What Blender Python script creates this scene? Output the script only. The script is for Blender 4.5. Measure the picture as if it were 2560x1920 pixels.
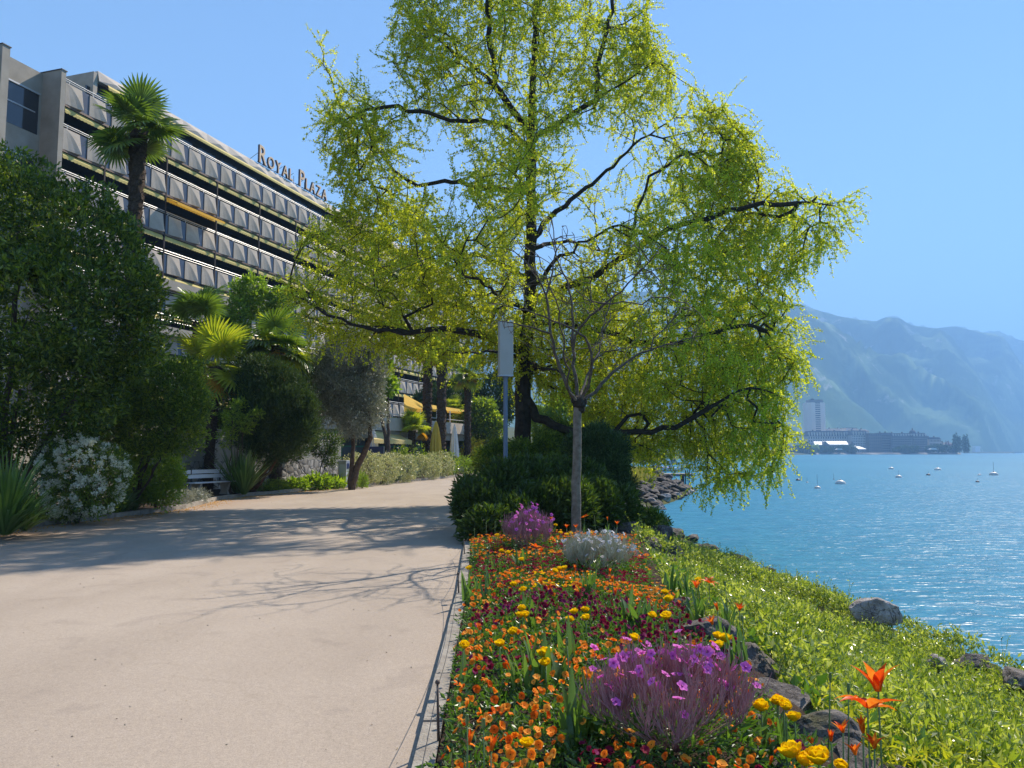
import bpy, math, random, time
import numpy as np
from mathutils import Vector, Matrix, Euler
T0 = time.time()
R = math.radians
rng = np.random.default_rng(7)
random.seed(7)
for o in list(bpy.data.objects):
    bpy.data.objects.remove(o, do_unlink=True)
SC = bpy.context.scene
COL = SC.collection

# ------------------------------------------------------------------ camera
F = 773.0                      # focal length in pixels of a 1024 px wide frame
PITCH = math.atan(68.0 / F)
EYE = Vector((0.0, 0.0, 1.6))
cam = bpy.data.cameras.new('camera'); cam.sensor_width = 36.0; cam.lens = 36.0 * F / 1024
cam.clip_start = 0.1; cam.clip_end = 40000
camo = bpy.data.objects.new('camera', cam); COL.objects.link(camo)
camo.location = EYE; camo.rotation_euler = (math.pi / 2 + PITCH, 0, 0)
SC.camera = camo

# ------------------------------------------------------------------ sky, sun, exposure
SUN_AZ, SUN_EL = 38.5, 43.0     # degrees to the right of the view, above the horizon
w = bpy.data.worlds.new("World"); SC.world = w; w.use_nodes = True
nt = w.node_tree; nt.nodes.clear()
sky = nt.nodes.new('ShaderNodeTexSky'); sky.sky_type = 'NISHITA'; sky.sun_disc = False
sky.sun_elevation = R(SUN_EL); sky.sun_rotation = R(SUN_AZ); sky.altitude = 400
sky.air_density = 1.0; sky.dust_density = 0.0; sky.ozone_density = 6.0
bg = nt.nodes.new('ShaderNodeBackground'); bg.inputs[1].default_value = 0.066
wo = nt.nodes.new('ShaderNodeOutputWorld')
nt.links.new(sky.outputs[0], bg.inputs[0]); nt.links.new(bg.outputs[0], wo.inputs[0])
sl = bpy.data.lights.new('sun', 'SUN'); sl.energy = 5.0; sl.angle = R(0.53); sl.color = (1.0, 0.90, 0.76)
so = bpy.data.objects.new('sun', sl); COL.objects.link(so)
sdir = Vector((math.sin(R(SUN_AZ)) * math.cos(R(SUN_EL)), math.cos(R(SUN_AZ)) * math.cos(R(SUN_EL)), math.sin(R(SUN_EL))))
so.rotation_euler = sdir.to_track_quat('Z', 'Y').to_euler(); so.location = (20, 20, 60)
SC.view_settings.view_transform = 'Standard'; SC.view_settings.look = 'None'
SC.view_settings.exposure = 1.30; SC.view_settings.gamma = 1.0
SC.cycles.max_bounces = 6; SC.cycles.diffuse_bounces = 3; SC.cycles.glossy_bounces = 2
SC.cycles.transmission_bounces = 3; SC.cycles.transparent_max_bounces = 4; SC.cycles.volume_bounces = 2
SC.cycles.use_denoising = True; SC.cycles.caustics_reflective = False; SC.cycles.caustics_refractive = False

# ------------------------------------------------------------------ geometry helpers
CP, SP = math.cos(PITCH), math.sin(PITCH)
def ray(px, py):
    a, b = (px - 512) / F, (384 - py) / F
    return Vector((a, CP - b * SP, SP + b * CP))
def at(px, py, Y):                 # world point seen at this pixel at forward distance Y
    d = ray(px, py); return EYE + d * (Y / d.y)
def G(px, py, z=0.0):              # world point on the level plane z
    d = ray(px, py); return EYE + d * ((z - EYE.z) / d.z)
def sr(x, y): return (x / 2.5, y / 2.5)      # photo pixels (2560) to frame pixels (1024)

def tag(o, label=None, cat=None, group=None, kind=None):
    if label: o['label'] = label
    if cat: o['category'] = cat
    if group: o['group'] = group
    if kind: o['kind'] = kind
    return o
def empty(name, loc, rz=0.0, label=None, cat=None, group=None):
    o = bpy.data.objects.new(name, None); COL.objects.link(o); o.empty_display_size = 0.2
    o.location = loc; o.rotation_euler = (0, 0, rz)
    return tag(o, label, cat, group)
def world_mat(o):
    m = Matrix.LocRotScale(o.location, o.rotation_euler, o.scale)
    return world_mat(o.parent) @ m if o.parent else m
def newobj(name, me, parent=None):
    o = bpy.data.objects.new(name, me); COL.objects.link(o)
    if parent is not None: o.parent = parent
    return o
def npmesh(name, V, faces, mats, mi=None, smooth=False):
    """faces: list of (n,k) int arrays"""
    me = bpy.data.meshes.new(name)
    V = np.asarray(V, dtype=np.float32)
    me.vertices.add(len(V)); me.vertices.foreach_set('co', V.ravel())
    faces = [np.asarray(f, dtype=np.int32) for f in faces if len(f)]
    loops = np.concatenate([f.ravel() for f in faces])
    tot = np.concatenate([np.full(len(f), f.shape[1], dtype=np.int32) for f in faces])
    start = np.concatenate([[0], np.cumsum(tot)[:-1]]).astype(np.int32)
    me.loops.add(len(loops)); me.loops.foreach_set('vertex_index', loops)
    me.polygons.add(len(tot)); me.polygons.foreach_set('loop_start', start)
    try: me.polygons.foreach_set('loop_total', tot)
    except Exception: pass
    if mi is not None: me.polygons.foreach_set('material_index', np.asarray(mi, dtype=np.int32))
    me.polygons.foreach_set('use_smooth', np.full(len(tot), bool(smooth), dtype=bool))
    for m in (mats if isinstance(mats, (list, tuple)) else [mats]): me.materials.append(m)
    me.update(calc_edges=True); me.validate()
    return me

class MB:
    """collects shapes in world (or local) coordinates and links them as one mesh object"""
    def __init__(s): s.V = []; s.T = []; s.Q = []; s.N = []; s.n = 0; s.tm = []; s.qm = []; s.nm = []
    def add(s, V, tris=None, quads=None, ngons=None, m=0):
        V = np.asarray(V, dtype=float).reshape(-1, 3); b = s.n
        s.V.append(V); s.n += len(V)
        if tris is not None and len(tris): t = np.asarray(tris) + b; s.T.append(t); s.tm += [m] * len(t)
        if quads is not None and len(quads): q = np.asarray(quads) + b; s.Q.append(q); s.qm += [m] * len(q)
        if ngons is not None:
            for g in ngons: s.N.append(np.asarray(g)[None, :] + b); s.nm.append(m)
        return s
    def box(s, a, b, m=0):
        (x0, y0, z0), (x1, y1, z1) = a, b
        V = [(x0,y0,z0),(x1,y0,z0),(x1,y1,z0),(x0,y1,z0),(x0,y0,z1),(x1,y0,z1),(x1,y1,z1),(x0,y1,z1)]
        return s.add(V, quads=[(0,3,2,1),(4,5,6,7),(0,1,5,4),(1,2,6,5),(2,3,7,6),(3,0,4,7)], m=m)
    def tbox(s, M, a, b, m=0):     # box in the frame of matrix M
        (x0, y0, z0), (x1, y1, z1) = a, b
        V = [(x0,y0,z0),(x1,y0,z0),(x1,y1,z0),(x0,y1,z0),(x0,y0,z1),(x1,y0,z1),(x1,y1,z1),(x0,y1,z1)]
        V = [tuple(M @ Vector(v)) for v in V]
        return s.add(V, quads=[(0,3,2,1),(4,5,6,7),(0,1,5,4),(1,2,6,5),(2,3,7,6),(3,0,4,7)], m=m)
    def prism(s, poly, z0, z1, m=0, M=None):   # poly: list of (x,y)
        n = len(poly); V = [(x, y, z0) for x, y in poly] + [(x, y, z1) for x, y in poly]
        if M is not None: V = [tuple(M @ Vector(v)) for v in V]
        s.add(V, quads=[(i, (i+1) % n, n + (i+1) % n, n + i) for i in range(n)], ngons=[list(range(n))[::-1], list(range(n, 2*n))], m=m)
        return s
    def tube(s, pts, rad, k=8, m=0, cap=True):
        pts = [Vector(p) for p in pts]; n = len(pts)
        if not hasattr(rad, '__len__'): rad = [rad] * n
        V = []; up = Vector((0, 0, 1)); prev = None
        for i, p in enumerate(pts):
            t = (pts[min(i+1, n-1)] - pts[max(i-1, 0)]).normalized()
            if prev is None:
                a = up if abs(t.z) < 0.9 else Vector((1, 0, 0)); x = t.cross(a).normalized()
            else:
                x = (prev - t * prev.dot(t)).normalized()
            prev = x; y = t.cross(x)
            for j in range(k):
                an = 2 * math.pi * j / k
                V.append(p + (x * math.cos(an) + y * math.sin(an)) * rad[i])
        q = [(i*k + j, i*k + (j+1) % k, (i+1)*k + (j+1) % k, (i+1)*k + j) for i in range(n-1) for j in range(k)]
        s.add([tuple(v) for v in V], quads=q, ngons=[list(range(k))[::-1], list(range((n-1)*k, n*k))] if cap else None, m=m)
        return s
    def lathe(s, c, prof, k=16, m=0):  # prof: (r, z) list
        c = Vector(c); V = []
        for r, z in prof:
            for j in range(k):
                an = 2*math.pi*j/k; V.append((c.x + r*math.cos(an), c.y + r*math.sin(an), c.z + z))
        n = len(prof)
        q = [(i*k + j, i*k + (j+1) % k, (i+1)*k + (j+1) % k, (i+1)*k + j) for i in range(n-1) for j in range(k)]
        return s.add(V, quads=q, ngons=[list(range(k))[::-1], list(range((n-1)*k, n*k))], m=m)
    def mesh(s, name, mats, smooth=False, origin=None):
        V = np.concatenate(s.V)
        if origin is not None: V = V - np.array(origin, dtype=float)
        faces = []; mi = []
        if s.T: faces.append(np.concatenate(s.T)); mi += s.tm
        if s.Q: faces.append(np.concatenate(s.Q)); mi += s.qm
        for g, mm in zip(s.N, s.nm): faces.append(g); mi.append(mm)
        return npmesh(name, V, faces, mats, mi, smooth)
    def build(s, name, mats, parent=None, smooth=False, local=False):
        """world coordinates unless local; converted into the frame of the parent"""
        if parent is not None and not local:
            Mi = world_mat(parent).inverted()
            V = np.concatenate(s.V); A = np.array(Mi)
            V = V @ A[:3, :3].T + A[:3, 3]; s.V = [V]
        return newobj(name, s.mesh(name, mats, smooth), parent)

def copy_tree(o, parent=None):
    c = o.copy(); COL.objects.link(c); c.parent = parent
    for ch in KIDS.get(o.name, []): copy_tree(ch, c)
    return c
KIDS = {}
def index_kids():
    KIDS.clear()
    for o in bpy.data.objects:
        if o.parent is not None: KIDS.setdefault(o.parent.name, []).append(o)

# ------------------------------------------------------------------ noise in numpy
def _hash(ix, iy, iz, seed):
    h = (ix * 374761393 + iy * 668265263 + iz * 2147483647 + seed * 144665) & 0xffffffff
    h = ((h ^ (h >> 13)) * 1274126177) & 0xffffffff
    return ((h ^ (h >> 16)) & 0xffff) / 65535.0
def vnoise(P, seed=0):
    P = np.asarray(P, dtype=float); i = np.floor(P).astype(np.int64); f = P - i; f = f*f*(3-2*f)
    out = 0
    for dx in (0, 1):
        for dy in (0, 1):
            for dz in (0, 1):
                wgt = (f[:,0] if dx else 1-f[:,0]) * (f[:,1] if dy else 1-f[:,1]) * (f[:,2] if dz else 1-f[:,2])
                out = out + wgt * _hash(i[:,0]+dx, i[:,1]+dy, i[:,2]+dz, seed)
    return out
def fbm(P, octaves=4, seed=0):
    P = np.asarray(P, dtype=float); s = 0; a = 0.5; t = 0
    for k in range(octaves):
        s = s + a * vnoise(P * 2**k, seed + k * 17); t += a; a *= 0.5
    return s / t

# ------------------------------------------------------------------ materials
M = {}
def mat(name):
    m = bpy.data.materials.new(name); m.use_nodes = True; M[name] = m
    return m, m.node_tree, m.node_tree.nodes['Principled BSDF']
def ramp(t, fac, stops):
    r = t.nodes.new('ShaderNodeValToRGB'); e = r.color_ramp.elements
    while len(e) < len(stops): e.new(0.5)
    for i, (p, c) in enumerate(stops): e[i].position = p; e[i].color = (*c, 1)
    t.links.new(fac, r.inputs[0]); return r.outputs[0]
def noise(t, scale, detail=4, rough=0.55, vec=None, dist=0.0):
    n = t.nodes.new('ShaderNodeTexNoise'); n.inputs['Scale'].default_value = scale
    n.inputs['Detail'].default_value = detail; n.inputs['Roughness'].default_value = rough; n.inputs['Distortion'].default_value = dist
    if vec is None:
        g = t.nodes.get('geo') or t.nodes.new('ShaderNodeNewGeometry'); g.name = 'geo'; vec = g.outputs['Position']
    t.links.new(vec, n.inputs['Vector']); return n.outputs['Fac']
def objvec(t):
    g = t.nodes.new('ShaderNodeTexCoord'); return g.outputs['Object']
def mapping(t, vec, scale=(1,1,1), rot=(0,0,0)):
    mp = t.nodes.new('ShaderNodeMapping'); mp.inputs['Scale'].default_value = scale; mp.inputs['Rotation'].default_value = rot
    t.links.new(vec, mp.inputs['Vector']); return mp.outputs[0]
def bump(t, b, h, strength=0.4, dist=0.02):
    n = t.nodes.new('ShaderNodeBump'); n.inputs['Strength'].default_value = strength; n.inputs['Distance'].default_value = dist
    t.links.new(h, n.inputs['Height']); t.links.new(n.outputs[0], b.inputs['Normal'])
def mixc(t, fac, a, b, mode='MIX'):
    n = t.nodes.new('ShaderNodeMix'); n.data_type = 'RGBA'; n.blend_type = mode
    for v, s in ((fac, n.inputs['Factor']), (a, n.inputs[6]), (b, n.inputs[7])):
        if hasattr(v, 'links'): t.links.new(v, s)
        elif isinstance(v, tuple): s.default_value = (*v, 1)
        else: s.default_value = v
    return n.outputs[2]
def plain(name, c, rough=0.6, c2=None, scale=3.0, bmp=0.0, bscale=30, metal=0.0, spec=0.5, local=False):
    m, t, b = mat(name)
    b.inputs['Roughness'].default_value = rough; b.inputs['Metallic'].default_value = metal
    b.inputs['Specular IOR Level'].default_value = spec
    vec = objvec(t) if local else None
    if c2 is not None: t.links.new(ramp(t, noise(t, scale, 5, 0.6, vec), [(0.3, c), (0.7, c2)]), b.inputs['Base Color'])
    else: b.inputs['Base Color'].default_value = (*c, 1)
    if bmp: bump(t, b, noise(t, bscale, 4, 0.6, vec), bmp, 0.02)
    return m
def leaf(name, cols, trans=0.35, rough=0.45, tint=(1.0, 1.0, 0.6), spec=0.5, clump=1.2, tgain=1.6):
    """leaf surface: hue varies leaf by leaf and clump by clump; part of the light passes through"""
    m, t, b = mat(name)
    g = t.nodes.new('ShaderNodeNewGeometry')
    a = t.nodes.new('ShaderNodeMath'); a.operation = 'MULTIPLY_ADD'
    n = noise(t, clump, 2, 0.5)
    t.links.new(g.outputs['Random Per Island'], a.inputs[0]); a.inputs[1].default_value = 0.6
    s = t.nodes.new('ShaderNodeMath'); s.operation = 'MULTIPLY'; t.links.new(n, s.inputs[0]); s.inputs[1].default_value = 0.45
    t.links.new(s.outputs[0], a.inputs[2])
    k = len(cols); c = ramp(t, a.outputs[0], [(0.1 + 0.8 * i / max(k-1, 1), cc) for i, cc in enumerate(cols)])
    t.links.new(c, b.inputs['Base Color']); b.inputs['Roughness'].default_value = rough
    b.inputs['Specular IOR Level'].default_value = spec
    tr = t.nodes.new('ShaderNodeBsdfTranslucent')
    t.links.new(mixc(t, 1.0, c, tuple(tgain * x for x in tint), 'MULTIPLY'), tr.inputs[0])
    mx = t.nodes.new('ShaderNodeMixShader'); mx.inputs[0].default_value = trans
    t.links.new(b.outputs[0], mx.inputs[1]); t.links.new(tr.outputs[0], mx.inputs[2])
    t.links.new(mx.outputs[0], t.nodes['Material Output'].inputs[0])
    return m

leaf('ginkgo_leaf', [(0.30,0.37,0.03),(0.44,0.50,0.045),(0.62,0.63,0.08)], 0.55, 0.5, (1.0,0.97,0.33), 0.2, 0.5, 1.55)
leaf('glossy_leaf', [(0.025,0.05,0.006),(0.06,0.105,0.012),(0.22,0.28,0.03)], 0.34, 0.27, (1.05,1.05,0.3), 0.5, 1.0, 2.3)
leaf('shrub_leaf', [(0.04,0.075,0.01),(0.095,0.15,0.02),(0.28,0.34,0.045)], 0.42, 0.34, (1.05,1.05,0.3), 0.45, 1.3, 2.1)
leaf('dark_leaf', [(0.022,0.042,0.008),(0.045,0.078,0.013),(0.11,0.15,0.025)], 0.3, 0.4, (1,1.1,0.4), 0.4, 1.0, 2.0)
leaf('bright_leaf', [(0.09,0.15,0.02),(0.17,0.25,0.03),(0.30,0.37,0.06)], 0.45, 0.45, (1,1.1,0.3), 0.4, 1.0, 1.6)
leaf('olive_leaf', [(0.12,0.135,0.10),(0.22,0.235,0.19),(0.38,0.39,0.34)], 0.2, 0.4, (1,1,0.7), 0.5, 1.2)
leaf('needle_leaf', [(0.022,0.042,0.014),(0.045,0.08,0.024),(0.10,0.15,0.045)], 0.2, 0.6, (1,1,0.5), 0.2, 2.0)
leaf('ivy_leaf', [(0.05,0.095,0.015),(0.16,0.22,0.03),(0.34,0.39,0.07),(0.58,0.57,0.26)], 0.35, 0.34, (1,1.05,0.35), 0.6, 1.2)
leaf('bed_leaf', [(0.03,0.075,0.015),(0.07,0.14,0.025),(0.14,0.22,0.05)], 0.3, 0.4, (1,1.1,0.3), 0.5, 3.0, 2.0)
leaf('strap_leaf', [(0.05,0.10,0.03),(0.09,0.16,0.04),(0.16,0.24,0.07)], 0.3, 0.38, (1,1.1,0.4), 0.5, 1.0, 1.8)
leaf('blue_strap_leaf', [(0.08,0.12,0.08),(0.14,0.19,0.12),(0.22,0.27,0.18)], 0.2, 0.4, (1,1.1,0.5), 0.5, 1.0)
leaf('variegated_leaf', [(0.16,0.20,0.07),(0.36,0.37,0.18),(0.66,0.62,0.42)], 0.25, 0.4, (1,1,0.6), 0.5, 2.0)
leaf('palm_leaf', [(0.06,0.10,0.02),(0.10,0.155,0.03),(0.18,0.25,0.06)], 0.25, 0.33, (1,1.1,0.35), 0.6, 0.8, 2.0)
leaf('young_palm_leaf', [(0.2,0.26,0.03),(0.3,0.36,0.04),(0.4,0.42,0.05)], 0.45, 0.4, (1,1,0.3), 0.5, 0.8)
leaf('dead_palm_leaf', [(0.38,0.20,0.03),(0.5,0.27,0.035),(0.55,0.33,0.06)], 0.4, 0.5, (1,0.9,0.4), 0.3, 0.8)
leaf('white_blossom', [(0.55,0.54,0.40),(0.74,0.72,0.58),(0.82,0.79,0.68)], 0.2, 0.6, (1,1,0.8), 0.2, 1.2)
leaf('far_leaf', [(0.03,0.06,0.025),(0.05,0.09,0.03),(0.08,0.13,0.04)], 0.1, 0.7, (1,1,0.5), 0.1, 0.05)
leaf('yellow_shrub_leaf', [(0.45,0.42,0.03),(0.6,0.5,0.03),(0.7,0.6,0.05)], 0.4, 0.5, (1,1,0.4), 0.3)
plain('bark', (0.018,0.015,0.012), 0.9, (0.055,0.045,0.036), 6, 1.0, 18, spec=0.2)
plain('young_bark', (0.12,0.10,0.075), 0.85, (0.25,0.22,0.18), 12, 0.7, 40, spec=0.2)
plain('twig_bark', (0.06,0.05,0.04), 0.85, (0.15,0.125,0.10), 12, 0.7, 40, spec=0.2)
plain('shrub_bark', (0.06,0.045,0.035), 0.9, (0.14,0.10,0.08), 8, 0.5, 30, spec=0.2)
plain('red_bark', (0.10,0.045,0.03), 0.9, (0.20,0.10,0.07), 8, 0.5, 30, spec=0.2)
plain('palm_fibre', (0.035,0.024,0.018), 0.95, (0.11,0.08,0.06), 14, 1.0, 40, spec=0.1)
plain('concrete', (0.25,0.225,0.185), 0.85, (0.34,0.305,0.255), 0.9, 0.25, 22, spec=0.3)
plain('concrete_warm', (0.34,0.29,0.235), 0.85, (0.44,0.38,0.315), 1.2, 0.2, 22, spec=0.3)
plain('roof_concrete', (0.42,0.365,0.31), 0.85, (0.54,0.475,0.41), 0.7, 0.2, 22, spec=0.3)
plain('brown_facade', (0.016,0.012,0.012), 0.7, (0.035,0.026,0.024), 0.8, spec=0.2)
plain('brown_trim', (0.10,0.05,0.025), 0.5, (0.14,0.075,0.035), 3)
plain('dark_glass', (0.02,0.024,0.03), 0.08, spec=0.8)
plain('tinted_panel', (0.03,0.04,0.065), 0.3, (0.05,0.062,0.09), 1.2, spec=0.6)
plain('valance', (0.50,0.38,0.10), 0.8, (0.58,0.46,0.15), 2.0)
plain('white_blind', (0.5,0.49,0.45), 0.7, (0.58,0.57,0.53), 1.0)
plain('rail_metal', (0.42,0.42,0.42), 0.4, metal=0.3)
plain('dark_metal', (0.06,0.06,0.065), 0.5, metal=0.5)
plain('rust_iron', (0.05,0.04,0.035), 0.75, (0.12,0.08,0.06), 40, 0.4, 120)
plain('wood_orange', (0.45,0.16,0.03), 0.5, (0.55,0.22,0.05), 2)
plain('letter_face', (0.55,0.36,0.20), 0.5, (0.62,0.42,0.25), 2)
plain('letter_side', (0.05,0.045,0.06), 0.5)
plain('kerb_stone', (0.20,0.17,0.14), 0.9, (0.34,0.31,0.26), 7, 0.6, 50)
plain('bed_soil', (0.035,0.024,0.017), 1.0, (0.08,0.055,0.04), 12, 1.0, 60, spec=0.1)
plain('slat_white', (0.55,0.62,0.72), 0.45, (0.63,0.69,0.77), 3)
plain('bench_concrete', (0.33,0.31,0.26), 0.9, (0.42,0.40,0.34), 8, 0.3, 40)
plain('lamp_white', (0.40,0.38,0.34), 0.5, (0.45,0.43,0.39), 2)
plain('lamp_pole', (0.13,0.17,0.23), 0.45, (0.16,0.20,0.27), 3)
plain('cabinet_grey', (0.42,0.45,0.50), 0.5, (0.48,0.51,0.56), 3)
plain('sign_blue', (0.012,0.018,0.075), 0.35, (0.016,0.024,0.09), 3)
plain('sign_white', (0.7,0.72,0.78), 0.5)
plain('board_black', (0.015,0.015,0.018), 0.5, (0.03,0.03,0.03), 4)
plain('green_frame', (0.02,0.17,0.14), 0.4, (0.03,0.21,0.17), 3)
plain('pale_wall', (0.26,0.245,0.21), 0.8, (0.34,0.32,0.28), 2)
plain('yellow_parasol', (0.55,0.38,0.05), 0.8, (0.62,0.45,0.08), 3)
plain('white_parasol', (0.62,0.63,0.64), 0.8, (0.7,0.7,0.7), 3)
plain('hull_white', (0.68,0.69,0.70), 0.3, (0.72,0.73,0.74), 1)
plain('hull_green', (0.42,0.60,0.58), 0.3, (0.48,0.66,0.64), 1)
plain('canvas_blue', (0.02,0.06,0.30), 0.7, (0.03,0.08,0.36), 3)
plain('canvas_teal', (0.02,0.12,0.2), 0.7, (0.03,0.15,0.25), 3)
plain('pier_wood', (0.04,0.035,0.03), 0.9, (0.09,0.075,0.06), 8)
plain('buoy_white', (0.62,0.60,0.56), 0.5, (0.7,0.68,0.64), 3)
plain('buoy_dark', (0.05,0.055,0.07), 0.5, (0.09,0.09,0.1), 3)
plain('orange_petal', (0.95,0.22,0.01), 0.7, (0.95,0.36,0.03), 45, spec=0.1)
plain('orange_petal_deep', (0.70,0.07,0.006), 0.7, (0.95,0.24,0.012), 60, spec=0.1)
plain('apricot_petal', (0.95,0.50,0.08), 0.7, (0.95,0.34,0.03), 50, spec=0.1)
plain('wine_petal', (0.17,0.006,0.022), 0.7, (0.32,0.015,0.06), 50, spec=0.1)
plain('plum_petal', (0.22,0.012,0.085), 0.7, (0.34,0.04,0.16), 50, spec=0.1)
plain('flower_eye', (0.12,0.015,0.003), 0.9, spec=0.0)
plain('yellow_bloom', (0.92,0.56,0.002), 0.7, (0.95,0.70,0.006), 60, spec=0.1)
plain('tulip_red', (0.72,0.035,0.006), 0.42, (0.85,0.14,0.012), 28)
plain('tulip_orange', (0.85,0.16,0.01), 0.42, (0.9,0.33,0.03), 28)
plain('magenta_petal', (0.72,0.13,0.55), 0.7, (0.85,0.24,0.72), 60, spec=0.1)
plain('magenta_eye', (0.35,0.02,0.22), 0.6)
plain('white_petal', (0.74,0.70,0.72), 0.5, (0.8,0.78,0.8), 60)
plain('geranium_stem', (0.32,0.14,0.17), 0.8, (0.46,0.28,0.27), 18, spec=0.1)
plain('pale_stem', (0.34,0.35,0.22), 0.8, (0.52,0.49,0.38), 18, spec=0.1)
plain('green_stem', (0.10,0.17,0.05), 0.6, (0.15,0.22,0.07), 18)
plain('dry_stem', (0.28,0.23,0.15), 0.8, (0.38,0.32,0.22), 10)

def translucent_cloth(name, c, trans=0.5):
    m, t, b = mat(name); b.inputs['Base Color'].default_value = (*c, 1); b.inputs['Roughness'].default_value = 0.8
    tr = t.nodes.new('ShaderNodeBsdfTranslucent'); tr.inputs[0].default_value = (*c, 1)
    mx = t.nodes.new('ShaderNodeMixShader'); mx.inputs[0].default_value = trans
    t.links.new(b.outputs[0], mx.inputs[1]); t.links.new(tr.outputs[0], mx.inputs[2]); t.links.new(mx.outputs[0], t.nodes['Material Output'].inputs[0])
translucent_cloth('awning_cloth', (0.95, 0.62, 0.09), 0.62)
translucent_cloth('cream_awning_cloth', (0.85, 0.68, 0.30), 0.4)

for _n in ['orange_petal', 'orange_petal_deep', 'apricot_petal', 'wine_petal', 'plum_petal', 'yellow_bloom', 'tulip_red', 'tulip_orange', 'magenta_petal', 'white_petal']:
    _t = M[_n].node_tree; _b = _t.nodes['Principled BSDF']; _b.inputs['Specular IOR Level'].default_value = 0.12
    _tr = _t.nodes.new('ShaderNodeBsdfTranslucent'); _l = _b.inputs['Base Color'].links
    if _l: _t.links.new(_l[0].from_socket, _tr.inputs[0])
    _mx = _t.nodes.new('ShaderNodeMixShader'); _mx.inputs[0].default_value = 0.42
    _t.links.new(_b.outputs[0], _mx.inputs[1]); _t.links.new(_tr.outputs[0], _mx.inputs[2]); _t.links.new(_mx.outputs[0], _t.nodes['Material Output'].inputs[0])
def path_mat():
    m, t, b = mat('asphalt')
    big = ramp(t, noise(t, 0.35, 4, 0.6), [(0.3, (0.355,0.29,0.232)), (0.7, (0.41,0.34,0.275))])
    grit = ramp(t, noise(t, 140, 3, 0.8), [(0.35, (0.70,0.70,0.71)), (0.62, (1.13,1.12,1.10))])
    c = mixc(t, 1.0, big, grit, 'MULTIPLY')
    c = mixc(t, 1.0, c, ramp(t, noise(t, 0.8, 3, 0.5, mapping(t, t.nodes['geo'].outputs['Position'], (1, 0.25, 1), (0, 0, 0.05)), 0.5), [(0.38, (0.94,0.935,0.93)), (0.6, (1.03,1.03,1.03))]), 'MULTIPLY')
    c = mixc(t, 1.0, c, ramp(t, noise(t, 22, 5, 0.75), [(0.35, (0.93,0.93,0.93)), (0.65, (1.05,1.05,1.04))]), 'MULTIPLY')
    c = mixc(t, 1.0, c, ramp(t, noise(t, 60, 2, 0.5), [(0.70, (1,1,1)), (0.76, (0.72,0.70,0.68))]), 'MULTIPLY')
    spots = ramp(t, noise(t, 1.7, 2, 0.4, None, 1.0), [(0.60, (1,1,1)), (0.70, (0.90,0.90,0.91))])
    c = mixc(t, 1.0, c, spots, 'MULTIPLY')
    # reddish dust gathers along the far left edge
    sep = t.nodes.new('ShaderNodeSeparateXYZ'); t.links.new(t.nodes['geo'].outputs['Position'], sep.inputs[0])
    a = t.nodes.new('ShaderNodeMapRange'); a.inputs[1].default_value = -7.3; a.inputs[2].default_value = -9.8
    t.links.new(sep.outputs[0], a.inputs[0])
    n2 = t.nodes.new('ShaderNodeMath'); n2.operation = 'MULTIPLY'; t.links.new(a.outputs[0], n2.inputs[0]); t.links.new(noise(t, 1.2, 4), n2.inputs[1])
    c = mixc(t, n2.outputs[0], c, (0.36, 0.22, 0.14))
    # hairline cracks
    v = t.nodes.new('ShaderNodeTexVoronoi'); v.feature = 'DISTANCE_TO_EDGE'; v.inputs['Scale'].default_value = 0.22
    dn = t.nodes.new('ShaderNodeTexNoise'); dn.inputs['Scale'].default_value = 1.5; dn.inputs['Detail'].default_value = 6
    t.links.new(t.nodes['geo'].outputs['Position'], dn.inputs['Vector'])
    ad = t.nodes.new('ShaderNodeVectorMath'); ad.operation = 'MULTIPLY_ADD'
    t.links.new(dn.outputs['Color'], ad.inputs[0]); ad.inputs[1].default_value = (0.9,0.9,0.9); t.links.new(t.nodes['geo'].outputs['Position'], ad.inputs[2])
    t.links.new(ad.outputs[0], v.inputs['Vector'])
    c = mixc(t, 1.0, c, ramp(t, v.outputs['Distance'], [(0.0, (0.93,0.93,0.92)), (0.0025, (1,1,1))]), 'MULTIPLY')
    t.links.new(c, b.inputs['Base Color']); b.inputs['Roughness'].default_value = 0.92; b.inputs['Specular IOR Level'].default_value = 0.25
    bump(t, b, noise(t, 120, 3, 0.7), 0.5, 0.004)
path_mat()
def ground_mat():
    m, t, b = mat('ground_soil')
    c = ramp(t, noise(t, 0.8, 6, 0.6), [(0.3, (0.05,0.04,0.028)), (0.5, (0.06,0.075,0.025)), (0.7, (0.13,0.12,0.05))])
    t.links.new(c, b.inputs['Base Color']); b.inputs['Roughness'].default_value = 1.0; b.inputs['Specular IOR Level'].default_value = 0.1
    bump(t, b, noise(t, 9, 6, 0.7), 0.8, 0.08)
ground_mat()
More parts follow.
